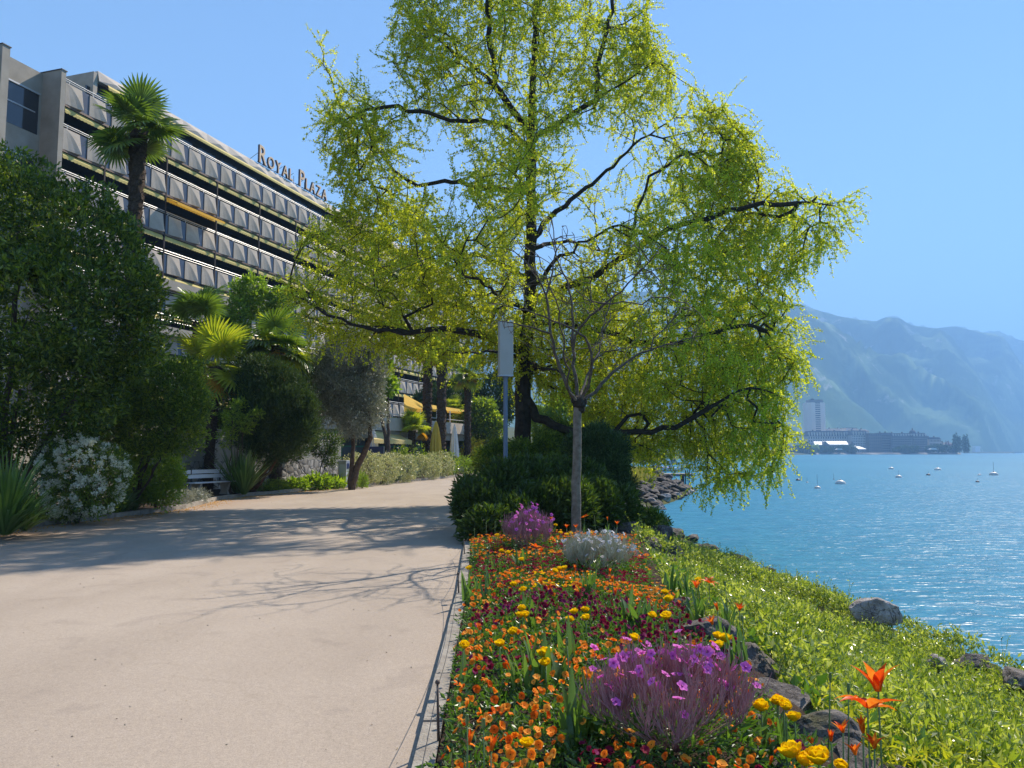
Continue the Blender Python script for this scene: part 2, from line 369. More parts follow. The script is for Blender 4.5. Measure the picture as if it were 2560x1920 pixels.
def rock_mat(name, a, b_, c_, moss=True):
    m, t, b = mat(name)
    v = objvec(t)
    base = ramp(t, noise(t, 2.2, 8, 0.65, v, 0.6), [(0.3, a), (0.5, b_), (0.72, c_)])
    if moss:
        base = mixc(t, ramp(t, noise(t, 1.6, 5, 0.6), [(0.60, (0,0,0)), (0.70, (0.7,0.7,0.7))]), base, (0.11, 0.11, 0.02))
    vz = t.nodes.new('ShaderNodeTexVoronoi'); vz.feature = 'DISTANCE_TO_EDGE'; vz.inputs['Scale'].default_value = 1.3
    dn = t.nodes.new('ShaderNodeTexNoise'); dn.inputs['Scale'].default_value = 2.5; dn.inputs['Detail'].default_value = 6; t.links.new(v, dn.inputs['Vector'])
    ad = t.nodes.new('ShaderNodeVectorMath'); ad.operation = 'MULTIPLY_ADD'; t.links.new(dn.outputs['Color'], ad.inputs[0]); ad.inputs[1].default_value = (1.1,1.1,1.1); t.links.new(v, ad.inputs[2]); t.links.new(ad.outputs[0], vz.inputs['Vector'])
    base = mixc(t, 1.0, base, ramp(t, vz.outputs['Distance'], [(0.0, (0.22,0.21,0.2)), (0.035, (1,1,1))]), 'MULTIPLY')
    base = mixc(t, ramp(t, noise(t, 9, 4, 0.7, v), [(0.62, (0,0,0)), (0.68, (0.55,0.55,0.55))]), base, (0.34,0.33,0.29))
    t.links.new(base, b.inputs['Base Color']); b.inputs['Roughness'].default_value = 0.85; b.inputs['Specular IOR Level'].default_value = 0.3
    bump(t, b, noise(t, 7, 8, 0.7, v), 0.9, 0.05)
rock_mat('rock_dark', (0.05,0.042,0.04), (0.13,0.11,0.10), (0.30,0.265,0.24))
rock_mat('rock_pale', (0.16,0.14,0.13), (0.34,0.30,0.28), (0.55,0.50,0.48), False)
rock_mat('rock_riprap', (0.03,0.027,0.03), (0.07,0.062,0.062), (0.22,0.19,0.17), False)
def stone_wall_mat():
    m, t, b = mat('rubble_stone')
    v = t.nodes.new('ShaderNodeTexVoronoi'); v.inputs['Scale'].default_value = 3.2; v.feature = 'F1'
    g = t.nodes.new('ShaderNodeNewGeometry'); t.links.new(g.outputs['Position'], v.inputs['Vector'])
    v2 = t.nodes.new('ShaderNodeTexVoronoi'); v2.inputs['Scale'].default_value = 3.2; v2.feature = 'DISTANCE_TO_EDGE'; t.links.new(g.outputs['Position'], v2.inputs['Vector'])
    c = mixc(t, 1.0, ramp(t, v.outputs['Color'], [(0.2,(0.20,0.185,0.165)), (0.8,(0.44,0.42,0.39))]), ramp(t, v2.outputs['Distance'], [(0.0,(0.35,0.34,0.33)), (0.08,(1,1,1))]), 'MULTIPLY')
    t.links.new(c, b.inputs['Base Color']); b.inputs['Roughness'].default_value = 0.9
    bump(t, b, v2.outputs['Distance'], 0.8, 0.08)
stone_wall_mat()
def water_mat():
    m, t, b = mat('lake_water')
    g = t.nodes.new('ShaderNodeNewGeometry'); P = g.outputs['Position']
    c = ramp(t, noise(t, 0.012, 3, 0.5, mapping(t, P, (1, 0.35, 1))), [(0.3, (0.028,0.17,0.28)), (0.7, (0.04,0.205,0.315))])
    rip = ramp(t, noise(t, 1.1, 4, 0.6, mapping(t, P, (0.9, 2.2, 1), (0, 0, 0.2)), 0.6), [(0.36, (0.78,0.84,0.88)), (0.64, (1.22,1.14,1.10))])  # ripple shading put into the water colour as lighter and darker bands
    c = mixc(t, 1.0, c, rip, 'MULTIPLY')
    t.links.new(c, b.inputs['Base Color']); b.inputs['Specular IOR Level'].default_value = 0.06; b.inputs['Roughness'].default_value = 0.3; b.inputs['IOR'].default_value = 1.33
    n1 = noise(t, 1.5, 3, 0.55, mapping(t, P, (1.0, 1.9, 1), (0, 0, 0.25)), 0.8)
    n2 = noise(t, 0.45, 3, 0.5, mapping(t, P, (0.8, 1.7, 1), (0, 0, -0.2)), 0.6)
    n3 = noise(t, 5.0, 2, 0.5, mapping(t, P, (1.0, 1.5, 1)), 0.3)
    a = t.nodes.new('ShaderNodeMath'); a.operation = 'MULTIPLY_ADD'; t.links.new(n2, a.inputs[0]); a.inputs[1].default_value = 1.9; t.links.new(n1, a.inputs[2])
    a2 = t.nodes.new('ShaderNodeMath'); a2.operation = 'MULTIPLY_ADD'; t.links.new(n3, a2.inputs[0]); a2.inputs[1].default_value = 0.16; t.links.new(a.outputs[0], a2.inputs[2])
    bump(t, b, a2.outputs[0], 1.0, 0.08)
water_mat()
def mountain_mat():
    m, t, b = mat('mountain_forest')
    g = t.nodes.new('ShaderNodeNewGeometry'); P = g.outputs['Position']
    sep = t.nodes.new('ShaderNodeSeparateXYZ'); t.links.new(P, sep.inputs[0])
    n = noise(t, 0.0045, 9, 0.62, P, 0.4)
    forest = ramp(t, noise(t, 0.03, 5, 0.6, P), [(0.3,(0.018,0.035,0.02)), (0.7,(0.05,0.08,0.035))])
    c = mixc(t, ramp(t, n, [(0.50,(0,0,0)), (0.60,(1,1,1))]), forest, (0.13,0.18,0.09))
    c = mixc(t, ramp(t, noise(t, 0.009, 7, 0.7, P, 0.8), [(0.60,(0,0,0)), (0.66,(0.8,0.8,0.8))]), c, (0.36,0.34,0.32))
    mr = t.nodes.new('ShaderNodeMapRange'); mr.inputs[1].default_value = 650; mr.inputs[2].default_value = 1000; t.links.new(sep.outputs[2], mr.inputs[0])
    c = mixc(t, mr.outputs[0], c, forest)
    mr2 = t.nodes.new('ShaderNodeMapRange'); mr2.inputs[1].default_value = 60; mr2.inputs[2].default_value = 420; mr2.inputs[3].default_value = 0.35; mr2.inputs[4].default_value = 0.0; t.links.new(sep.outputs[2], mr2.inputs[0])
    c = mixc(t, mr2.outputs[0], c, (0.15,0.24,0.07))
    t.links.new(c, b.inputs['Base Color']); b.inputs['Roughness'].default_value = 1.0; b.inputs['Specular IOR Level'].default_value = 0.0
mountain_mat()
print('materials', time.time() - T0)
# ================================================================== the setting
WATER_Z = -1.6
SHORE = np.array([(-60,7.1),(0,7.1),(12,7.3),(20,6.6),(30,6.3),(38,6.6),(46,8.6),(56,12.4),(65,14.9),(70,14.4),(76,11.5),(84,9.0),(100,10),(150,18),(275,46),(600,165),(900,330),(1200,480)], float)
BR = np.array([(2.0,1.30),(4,1.42),(5,1.50),(7,1.45),(9,1.50),(11,1.75),(13,1.95),(15,2.0),(30,2.2)], float)
def x_shore(y): return np.interp(y, SHORE[:,0], SHORE[:,1])
def ground_h(x, y):
    x = np.asarray(x, float); y = np.asarray(y, float)
    xs = x_shore(y); sl = (x_shore(y+1) - x_shore(y-1)) / 2
    d = (xs - x) / np.sqrt(1 + sl*sl)
    top = np.where(y < 26, 5.2, np.where(y < 34, 5.2 - (y-26)*0.25, 3.2))
    h = np.where(d < 0, WATER_Z + d*0.3, WATER_Z + np.clip(d/top, 0, 1)**np.where(y < 26, 1.3, 0.85)*(-WATER_Z))
    h = np.maximum(h, -3.2)
    br = np.interp(y, BR[:,0], BR[:,1]) + 0.12
    h = h - 0.24*np.clip((x-br)/0.3, 0, 1)*(y < 14)*(d > 0.6)
    far = np.clip((y-90)/100, 0, 1) * np.clip((d-6)/200, 0, 1) * 25        # land climbs gently far behind
    return h + far
def grid_axis(parts):
    out = []
    for a, b, s in parts: out += list(np.arange(a, b, s))
    out.append(parts[-1][1]); return np.array(out)
gx = grid_axis([(-700,-100,60),(-100,-20,8),(-20,0,1.0),(0,20,0.4),(20,60,2),(60,200,12),(200,700,40)])
gy = grid_axis([(-60,0,3),(0,80,0.8),(80,200,8),(200,1200,40)])
X, Y = np.meshgrid(gx, gy, indexing='ij'); Z = ground_h(X, Y)
P = np.stack([X.ravel(), Y.ravel(), Z.ravel()], 1)
n = len(gy)
nz = (fbm(P*np.array([1.3,1.3,0]), 3, 5) - .5)*0.22 * ((P[:,2] < -0.02) & (P[:,1] < 90)); P[:,2] += nz
i, j = np.meshgrid(np.arange(len(gx)-1), np.arange(n-1), indexing='ij'); a = (i*n + j).ravel()
tag(newobj('ground', npmesh('ground', P, [np.stack([a, a+n, a+n+1, a+1], 1)], M['ground_soil'], smooth=True)), kind='structure')

# lake surface
V = [(-400,-300,WATER_Z),(14000,-300,WATER_Z),(14000,11000,WATER_Z),(-400,11000,WATER_Z)]
tag(newobj('lake_water', npmesh('lake_water', V, [np.array([[0,1,2,3]])], M['lake_water'])), kind='structure')

# promenade
PL = np.array([(-30,-12.0),(0,-11.2),(8,-10.8),(13,-10.3),(17,-10.15),(19,-9.65),(22,-9.2),(26,-9.75),(28,-9.6),(29.5,-9.15),(33,-8.2),(38,-6.6),(44,-4.95),(51,-3.2),(58,-1.9),(70,0.2)], float)  # y, x of the left edge
PRT = np.array([(-30,-0.45),(3,-0.47),(9,-0.62),(13,-0.80),(20,-1.05),(30,-1.6),(44,-2.2),(52,-1.5),(60,0.4),(70,2.6)], float)
ys = np.arange(-30, 70.1, 0.5)
xl = np.interp(ys, PL[:,0], PL[:,1]); xr = np.interp(ys, PRT[:,0], PRT[:,1])
K = 12; V = []
for y, a, b in zip(ys, xl, xr):
    for k in range(K+1): V.append((a + (b-a)*k/K, y, 0.004))
q = [(i*(K+1)+k, i*(K+1)+k+1, (i+1)*(K+1)+k+1, (i+1)*(K+1)+k) for i in range(len(ys)-1) for k in range(K)]
tag(newobj('promenade_path', npmesh('promenade_path', V, [np.array(q)], M['asphalt'])), kind='structure')

# kerb and planting soil on the garden side
def strip(mb, ys, xs, w, z0, z1, side=-1, gap=None, jitter=0.0):
    for i in range(len(ys)-1):
        a = Vector((xs[i], ys[i], 0)); b = Vector((xs[i+1], ys[i+1], 0)); t = (b-a).normalized(); nrm = Vector((-t.y, t.x, 0)) * w
        if side > 0: nrm = -nrm
        b2 = b - t*0.012
        jz = random.uniform(-jitter, jitter); z = z1 + jz
        V = [a, b2, b2+nrm, a+nrm]
        V = [(v.x, v.y, z0) for v in V] + [(v.x, v.y, z) for v in V]
        mb.add(V, quads=[(0,3,2,1),(4,5,6,7),(0,1,5,4),(1,2,6,5),(2,3,7,6),(3,0,4,7)])
kb = MB(); yk = np.arange(8, 58, 1.0); strip(kb, yk, np.interp(yk, PL[:,0], PL[:,1]), 0.12, -0.05, 0.125, -1, jitter=0.008)
tag(kb.build('garden_kerb', M['kerb_stone']), kind='structure')
yk = np.arange(-20, 60.1, 1.0); xk = np.interp(yk, PL[:,0], PL[:,1]) - 0.10
V = []; 
for y, x in zip(yk, xk):
    for k, dx in enumerate((0, 0.6, 1.5, 3, 6, 12, 40)): V.append((x-dx, y, 0.085 + min(dx, 1.5)*0.05))
q = [(i*7+k, (i+1)*7+k, (i+1)*7+k+1, i*7+k+1) for i in range(len(yk)-1) for k in range(6)]
tag(newobj('garden_bed_soil', npmesh('garden_bed_soil', V, [np.array(q)], M['bed_soil'], smooth=True)), kind='structure')

# flower bed by the lake
def bed_right(y): return np.interp(y, BR[:,0], BR[:,1])
def bed_left(y): return np.interp(y, PRT[:,0], PRT[:,1]) + 0.12
def bed_z(x, y):
    u = np.clip((np.asarray(x) - bed_left(y)) / (bed_right(y) - bed_left(y)), 0, 1)
    return 0.05 + 0.07*np.sin(math.pi*u)
yb = np.arange(-3, 30.1, 0.25); V = []
for y in yb:
    a, b = bed_left(y), bed_right(y) + 0.25
    for k in range(13):
        x = a + (b-a)*k/12; V.append((x, y, float(bed_z(x, y)) + 0.02*math.sin(x*23+y*17)))
q = [(i*13+k, i*13+k+1, (i+1)*13+k+1, (i+1)*13+k) for i in range(len(yb)-1) for k in range(12)]
tag(newobj('flower_bed_soil', npmesh('flower_bed_soil', V, [np.array(q)], M['bed_soil'], smooth=True)), kind='structure')
kb = MB(); yk = np.arange(-3, 30, 0.95); strip(kb, yk, np.interp(yk, PRT[:,0], PRT[:,1]), 0.11, -0.05, 0.062, +1, jitter=0.006)
tag(kb.build('bed_edging', M['kerb_stone']), kind='structure')

# ------------------------------------------------------------------ mountains across the lake
def build_mountains():
    prof = np.array([(-500,150),(0,175),(300,190),(420,140),(520,128),(620,150),(700,142),(760,128),(800,132),(851,132),(880,129),(894,126),(900,127),(914,129),(924,138),(940,142),(960,146),(975,144),(992,152),(1004,150),(1024,158),(1100,170),(1250,190),(1600,230),(2200,270)], float)
    prof_y = np.interp  # pixel x -> pixels of ridge below
    px = np.linspace(-200, 2000, 520); elev = 452 - (np.interp(px, [p[0] for p in RIDGE], [p[1] for p in RIDGE]))
    tanx = (px - 512)/F
    az = np.arctan(tanx); te = elev/F*np.cos(az)
    s = np.linspace(0, 1, 90)
    R0 = np.interp(px, [-200, 500, 760, 980, 1024, 1300, 2000], [1500, 1500, 1500, 2600, 3400, 5200, 7000]); R1 = R0*0 + 6200
    R1 = np.maximum(R1, R0 + 2500)
    V = np.zeros((len(px), len(s)+6, 3)); 
    nse = None
    rr = R0[:,None] + (R1-R0)[:,None]*s[None,:]
    xx = rr*np.sin(az)[:,None]; yy = rr*np.cos(az)[:,None]
    Pn = np.stack([xx.ravel(), yy.ravel(), np.zeros(xx.size)], 1)
    r1 = (1 - np.abs(2*fbm(Pn/1100.0, 5, 3)-1)).reshape(xx.shape)
    r2 = (1-np.abs(2*fbm(Pn/300.0, 4, 9)-1)-.6).reshape(xx.shape)
    top = (te*R1)[:,None] + 3.0
    shape = s[None,:]**1.25
    h = -6 + top*shape + (r1-0.62)*top*0.85*np.sin(np.pi*np.clip(s,0,1))[None,:]**0.8 + r2*top*0.16*np.minimum(1, (1-s)*6)[None,:]*np.minimum(1, s*12)[None,:]
    # nothing in front may rise above the ridge line
    lim = (te[:,None]*rr)*0.997 + 1.0
    h = np.where(s[None,:] < 0.999, np.minimum(h, lim), te[:,None]*rr + 1.6)
    # tree-lined ragged ridge
    rag = (fbm(np.stack([px*0.35, px*0, px*0], 1), 4, 4)-.5)*42
    h[:, -1] += rag; h[:, -2] += rag*0.9; h[:, -3] += rag*0.6
    V = np.stack([xx, yy, h], 2)
    # back slope
    bk = V[:, -1:, :].copy(); bk[:,:,0] *= 1.25; bk[:,:,1] *= 1.25; bk[:,:,2] = -6
    V = np.concatenate([V, bk], 1); n = V.shape[1]
    i, j = np.meshgrid(np.arange(len(px)-1), np.arange(n-1), indexing='ij'); a = (i*n + j).ravel()
    tag(newobj('mountains', npmesh('mountains', V.reshape(-1,3), [np.stack([a, a+n, a+n+1, a+1], 1)], M['mountain_forest'], smooth=True)), kind='structure')
RIDGE = [(-200,330),(200,340),(400,330),(480,318),(560,300),(640,290),(700,283),(740,290),(775,296),(800,301),(816,307),(840,314),(860,318),(880,320),(888,316),(894,316),(900,316),(905,317),(912,322),(920,325),(940,327),(950,326),(960,325),(968,327),(976,329),(990,332),(997,331),(1004,331),(1014,335),(1024,339),(1100,352),(1300,380),(1600,405),(2000,420)]
build_mountains()

# ------------------------------------------------------------------ haze (the air)
def haze():
    m = bpy.data.materials.new('haze'); m.use_nodes = True; t = m.node_tree; t.nodes.clear()
    o = t.nodes.new('ShaderNodeOutputMaterial'); v = t.nodes.new('ShaderNodeVolumePrincipled')
    v.inputs['Color'].default_value = (0.36, 0.62, 0.97, 1); v.inputs['Density'].default_value = HAZE_D; v.inputs['Anisotropy'].default_value = 0.0
    t.links.new(v.outputs[0], o.inputs['Volume'])
    V = MB().box((-9000,-800,-8.0), (15000,11500,1400))
    tag(V.build('haze', m), kind='stuff')
HAZE_D = 3.1e-4
haze()

# ================================================================== the hotel
HD = Vector((math.sin(R(17.62)), math.cos(R(17.62)), 0)); HN = Vector((HD.y, -HD.x, 0))
HO = Vector((-28.83, 47.98, 0))                     # foot of the facade line under the first visible balcony corner
HM = Matrix(((HD.x, HN.x, 0, HO.x), (HD.y, HN.y, 0, HO.y), (0, 0, 1, 0), (0, 0, 0, 1)))   # local x along facade, y outwards, z up
FL = 3.0; RT = 25.6                               # storey height, top rail of the uppermost balcony
NB = 12; PER = 1.905; BAY = 3*PER; U0 = 0.0; B1 = 3.42; POFF = 0.39
hotel = empty('hotel_building', tuple(HO), 0, 'long grey concrete hotel with rows of faceted balcony panels above the shrubs', 'hotel')
Lh = U0 + B1 + NB*BAY
def hb(a, b, mb=None, m=0):
    mb = mb or MB(); return mb.tbox(HM, a, b, m)
w = MB()                                          # recessed back wall, full height
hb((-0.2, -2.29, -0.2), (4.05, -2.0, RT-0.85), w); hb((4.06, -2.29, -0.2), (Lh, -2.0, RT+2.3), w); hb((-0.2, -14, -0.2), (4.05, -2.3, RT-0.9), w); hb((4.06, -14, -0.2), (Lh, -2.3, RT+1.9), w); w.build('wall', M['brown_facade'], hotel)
# roof fascia above the set-back top floor, with shallow facets
f = MB(); zt, zb = RT+2.80, RT+2.02; u0 = 4.1; nf = 24; du = (Lh-u0)/nf; V = []; Q = []; T = []
for k in range(nf):
    a, b = u0+k*du, u0+(k+1)*du; mid = (a+b)/2; base = len(V)
    V += [HM @ Vector(p) for p in ((a,-1.55,zb),(b,-1.55,zb),(b,-1.72,zt),(a,-1.72,zt),(mid,-1.47,zb+0.34))]
    T += [(base,base+1,base+4),(base+1,base+2,base+4),(base+2,base+3,base+4),(base+3,base,base+4)]
f.add([tuple(v) for v in V], tris=T)
hb((u0+0.01,-14.0,zb+0.02),(Lh,-1.74,zt-0.01), f)
f.build('roof', M['roof_concrete'], hotel)
s_ = MB(); hb((u0-0.35,-9.0,zb-1.0),(u0+0.005,-1.7,zt-0.2), s_); s_.build('roof_end_wall', M['concrete_warm'], hotel)
s_ = MB(); hb((-3.5,-8.0,RT-0.3),(0.2,-4.4,RT+1.35), s_); hb((-3.7,-8.1,RT+1.35),(0.35,-4.3,RT+1.45), s_); s_.build('roof_plant_room', M['concrete'], hotel)
s_ = MB(); hb((44.0,-6.0,zt),(47.5,-3.0,zt+1.9), s_); s_.build('roof_plant_room', M['concrete'], hotel)
def valance_mesh(L, drop=0.34, amp=0.045, per=0.28):
    nx = int(L/per*4); V = []; 
    for i in range(nx+1):
        x = L*i/nx; s = abs(math.sin(math.pi*x/per))
        V += [(x, 0.0, 0.0), (x, 0.10, -drop*0.55), (x, 0.085, -drop - amp*s)]
    n = len(V); V += [(x, y-0.012, z) for x, y, z in V]
    q = [(i*3+k, (i+1)*3+k, (i+1)*3+k+1, i*3+k+1) for i in range(nx) for k in range(2)]
    q += [tuple(n+v for v in reversed(f)) for f in q]
    return V, q
V, q = valance_mesh(Lh-u0-1.0, 0.32)
v_ = MB(); v_.add([tuple(HM @ Vector((x+u0+0.7, y-1.50, z+zb+0.02))) for x, y, z in V], quads=q); v_.build('roof_awning_valance', M['valance'], hotel)
# ribbed wall of the set-back storey: window bands
for k in range(0, NB*2):
    a = 3.4 + k*BAY/2
    if a + 2.2 > Lh: break
    g_ = MB(); hb((a, -2.01, RT-0.9), (a+2.1, -1.985, RT+1.5), g_); g_.build('top_floor_window', M['dark_glass'], hotel)

# panel with a curved ridge: the lower left leans to the left, the upper right faces the sky
def pyramid(mb, x0, z0, wd, ht, c=0.24, m=0):
    nz = 9; V = []; Q = []
    for i in range(nz+1):
        z = i/nz; r = math.sqrt(max(0.0, 1-z))
        hcap = c*(1-z)
        row = [0, r*0.35, r*0.7, r, r+(1-r)*0.5, 1]
        for u in row:
            d = c*u*u if u <= r else hcap
            V.append((x0+u*wd, 0.05+d, z0+z*ht))
    nr = 6
    for i in range(nz):
        for k in range(nr-1): Q.append((i*nr+k, i*nr+k+1, (i+1)*nr+k+1, (i+1)*nr+k))
    b = len(V)
    V += [(x0, 0, z0), (x0+wd, 0, z0), (x0+wd, 0, z0+ht), (x0, 0, z0+ht)]
    ng = [[b]+list(range(0, nr))+[b+1], [b+1]+[i*nr+nr-1 for i in range(nz+1)]+[b+2], [b+2]+[nz*nr+k for k in range(nr-1, -1, -1)]+[b+3], [b+3]+[i*nr for i in range(nz, -1, -1)]+[b]]
    mb.add(V, quads=Q, ngons=ng, m=m)
PW, PH = 1.25, 1.40                               # panel width and height
def panel_mesh():
    mb = MB(); pyramid(mb, 0, 0, PW, PH); return mb.mesh('faceted_panel', M['concrete_warm'])
PM = panel_mesh()
def gap_mesh():
    mb = MB(); mb.box((0.02,-0.06,0.0),(PER-PW-0.02,0.0,PH+0.02)); return mb.mesh('tinted_panel', M['tinted_panel'])
GM = gap_mesh()
def rail_mesh(L):
    mb = MB(); mb.tube([(0,0.02,0.25),(L,0.02,0.25)], 0.035, 6); mb.tube([(0,0.02,0.13),(L,0.02,0.13)], 0.022, 6)
    k = 0.3
    while k < L: mb.box((k-0.02,-0.01,-0.02),(k+0.02,0.03,0.28)); k += PER
    return mb.mesh('rail', M['rail_metal'])
def slab_mesh(L):
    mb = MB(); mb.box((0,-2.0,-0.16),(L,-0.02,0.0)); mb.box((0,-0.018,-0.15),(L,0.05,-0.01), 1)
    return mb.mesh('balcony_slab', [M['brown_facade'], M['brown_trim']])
RM = {}; SM_ = {}; VM = {}
def balcony(u, L, row, npan):
    z = RT - row*FL - 0.25 - PH
    root = newobj('balcony', None, None)
    key = round(L, 2)
    if key not in RM:
        RM[key] = rail_mesh(L); SM_[key] = slab_mesh(L)
        V, q = valance_mesh(L-0.18, 0.36); mb = MB(); mb.add([(x+0.09, y-0.08, z_-0.165) for x, y, z_ in V], quads=q); VM[key] = mb.mesh('awning_valance', M['valance'])
    o = newobj('balcony', SM_[key], hotel); bpy.data.objects.remove(root)
    o.matrix_local = Matrix.Translation(-Vector(HO)) @ HM @ Matrix.Translation((u, 0, z))
    newobj('balcony_rail', RM[key], o).location = (0, 0, PH)
    if row >= 0: newobj('awning_valance', VM[key], o)
    for k in range(npan):
        newobj('faceted_panel', PM, o).location = (k*PER+(0.02 if npan == 2 else POFF), 0, 0)
        newobj('tinted_panel', GM, o).location = (k*PER+PW+(0.02 if npan == 2 else POFF), 0, 0)
    return o
cnt = 0
rest = MB()
for row in range(0, 7):
    first = True
    spans = [(U0, B1, 2)] + [(U0 + B1 + k*BAY, BAY, 3) for k in range(NB)]
    vis = [14, 12, 10, 8, 8, 7, 0][row]
    for k, (u, L, npan) in enumerate(spans):
        if k < vis and cnt < 32:
            balcony(u, L, row, npan); cnt += 1
        else:
            z = RT - row*FL - 0.25 - PH
            mb = rest
            for kk in range(npan):
                b0 = mb.n; tmp = MB(); po = 0.02 if npan == 2 else POFF; pyramid(tmp, u+kk*PER+po, z, PW, PH)
                VV = np.concatenate(tmp.V); A = np.array(HM); VV = VV @ A[:3,:3].T + A[:3,3]
                mb.add(VV, quads=np.concatenate(tmp.Q), ngons=[g[0] for g in tmp.N])
                hb((u+kk*PER+PW+0.02+po,-0.06,z),(u+kk*PER+PER-0.02+po,0.0,z+PH+0.02), mb, 1)
            hb((u,-2.0,z-0.16),(u+L,-0.02,z), mb, 2)
            V, q = valance_mesh(L-0.18, 0.36); mb.add([tuple(HM @ Vector((x+0.09+u, y-0.08, z_-0.165+z))) for x, y, z_ in V], quads=q, m=3)
            mb.tube([HM @ Vector((u,0.02,z+PH+0.30)), HM @ Vector((u+L,0.02,z+PH+0.30))], 0.035, 6, 4); mb.tube([HM @ Vector((u,0.02,z+PH+0.13)), HM @ Vector((u+L,0.02,z+PH+0.13))], 0.022, 6, 4)
o = rest.build('distant_balconies', [M['concrete_warm'], M['tinted_panel'], M['brown_facade'], M['valance'], M['rail_metal']], hotel); o['kind'] = 'stuff'
# party walls between the balconies, windows, blinds
wn = 0
for k in range(NB+1):
    u = U0 + B1 + k*BAY
    z_hi = RT + (1.7 if k in (6, 11) else -0.4)
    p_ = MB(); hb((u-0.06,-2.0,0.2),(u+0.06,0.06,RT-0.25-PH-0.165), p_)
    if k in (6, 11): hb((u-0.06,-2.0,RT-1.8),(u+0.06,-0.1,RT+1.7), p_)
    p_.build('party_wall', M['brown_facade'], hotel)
for row in range(1, 7):
    z = RT - row*FL - 0.25 - PH
    for k in range([9,8,7,6,5,4][row-1]):
        u = U0 + (0 if k == 0 else B1 + (k-1)*BAY); L = B1 if k == 0 else BAY
        mb = MB(); hb((u+0.35,-2.0,z+0.1),(u+L-0.35,-1.96,z+2.35), mb); o = mb.build('window', M['dark_glass'], hotel); wn += 1
        mb = MB(); hb((u+0.3,-1.955,z+2.02),(u+L-0.9,-1.90,z+2.10), mb); hb((u+L*0.5-0.03,-1.955,z+0.1),(u+L*0.5+0.03,-1.90,z+2.02), mb)
        fo = mb.build('window_frame', M['rail_metal'], o) if False else newobj('window_frame', mb.mesh('window_frame', M['dark_metal'] if (row+k) % 3 else M['white_blind'], origin=HO), o)
        if (row*7+k*3) % 5 == 1:
            b_ = MB(); hb((u+L*0.52,-1.94,z+0.9),(u+L-0.45,-1.91,z+2.0), b_); newobj('blind', b_.mesh('blind', M['white_blind'], origin=HO), o)
# end wall with two fins and a recessed window
fin = MB()
def fin_at(u, yout, ztop, thick=0.35, yin=-2.6):
    mb = MB(); hb((u-thick, yin, 0), (u, yout, ztop), mb)
    o = mb.build('concrete_fin', M['concrete'], hotel)
    c = MB(); hb((u-thick-0.04, yin-0.05, ztop), (u+0.05, yout+0.05, ztop+0.06), c); newobj('coping', c.mesh('coping', M['dark_metal'], origin=HO), o)
    return o
fin_at(-0.05, 0.12, RT+0.42)
fin_at(-3.9, 0.05, RT-0.25+0.3, 0.5)
mb = MB(); hb((-3.91,-1.7,0),(-0.40,-1.45,RT+0.35), mb); mb.build('end_wall', M['concrete'], hotel)
mb = MB(); hb((-18,-2.6,0),(-4.41,-1.0,RT-0.2), mb); mb.build('end_wall', M['concrete'], hotel)
for zz in (RT-1.9, RT-6.3):
    mb = MB(); hb((-3.8,-1.449,zz-1.9),(-0.6,-1.43,zz+0.75), mb); o = mb.build('stair_window', M['dark_glass'], hotel)
    mb = MB(); hb((-3.8,-1.43,zz+0.72),(-0.55,-1.34,zz+0.82), mb); hb((-3.65,-1.43,zz-0.55),(-0.85,-1.38,zz-0.48), mb); newobj('window_frame', mb.mesh('window_frame', M['rail_metal'], origin=HO), o)
# lower floors glimpsed between the trees
mb = MB(); hb((4.5,0.1,RT-11.9),(30,0.5,RT-11.2), mb); hb((2,-0.2,RT-15.4),(30,0.9,RT-14.8), mb); mb.build('terrace_slab', M['concrete'], hotel)
mb = MB(); hb((9.3,-1.7,RT-14.8),(11.2,-1.6,RT-12.6), mb); mb.build('wood_panel', M['wood_orange'], hotel)
mb = MB()
for k in range(2):
    mb.tube([HM @ Vector((2,0.8,RT-14.4+k*0.45)), HM @ Vector((30,0.8,RT-14.4+k*0.45))], 0.035, 6)
mb.build('terrace_rail', M['rail_metal'], hotel)
# the one awning that is let out (third row of balconies)
zA = RT - 1*FL - 0.25 - PH - 0.17
ua = U0 + B1 + BAY
mb = MB(); nseg = 40; V = []; La = BAY - 0.25
for i in range(nseg+1):
    x = ua + 0.12 + La*i/nseg; s = abs(math.sin(math.pi*i*2.5/4))
    V += [(x,-0.2,zA), (x,1.0,zA-0.48), (x,1.02,zA-0.66-0.05*s)]
n0 = len(V)
mb.add([tuple(HM @ Vector(v)) for v in V], quads=[(i*3+k,(i+1)*3+k,(i+1)*3+k+1,i*3+k+1) for i in range(nseg) for k in range(2)])
ao = mb.build('open_awning', M['awning_cloth'], hotel); ao['label'] = 'the one yellow awning that is let out'
mb = MB()
for x in (ua+0.3, ua+La-0.2): mb.tube([HM @ Vector((x,-0.2,zA-0.1)), HM @ Vector((x,0.95,zA-0.5))], 0.02, 6)
newobj('awning_arm', mb.mesh('awning_arm', M['rail_metal'], origin=HO), ao)

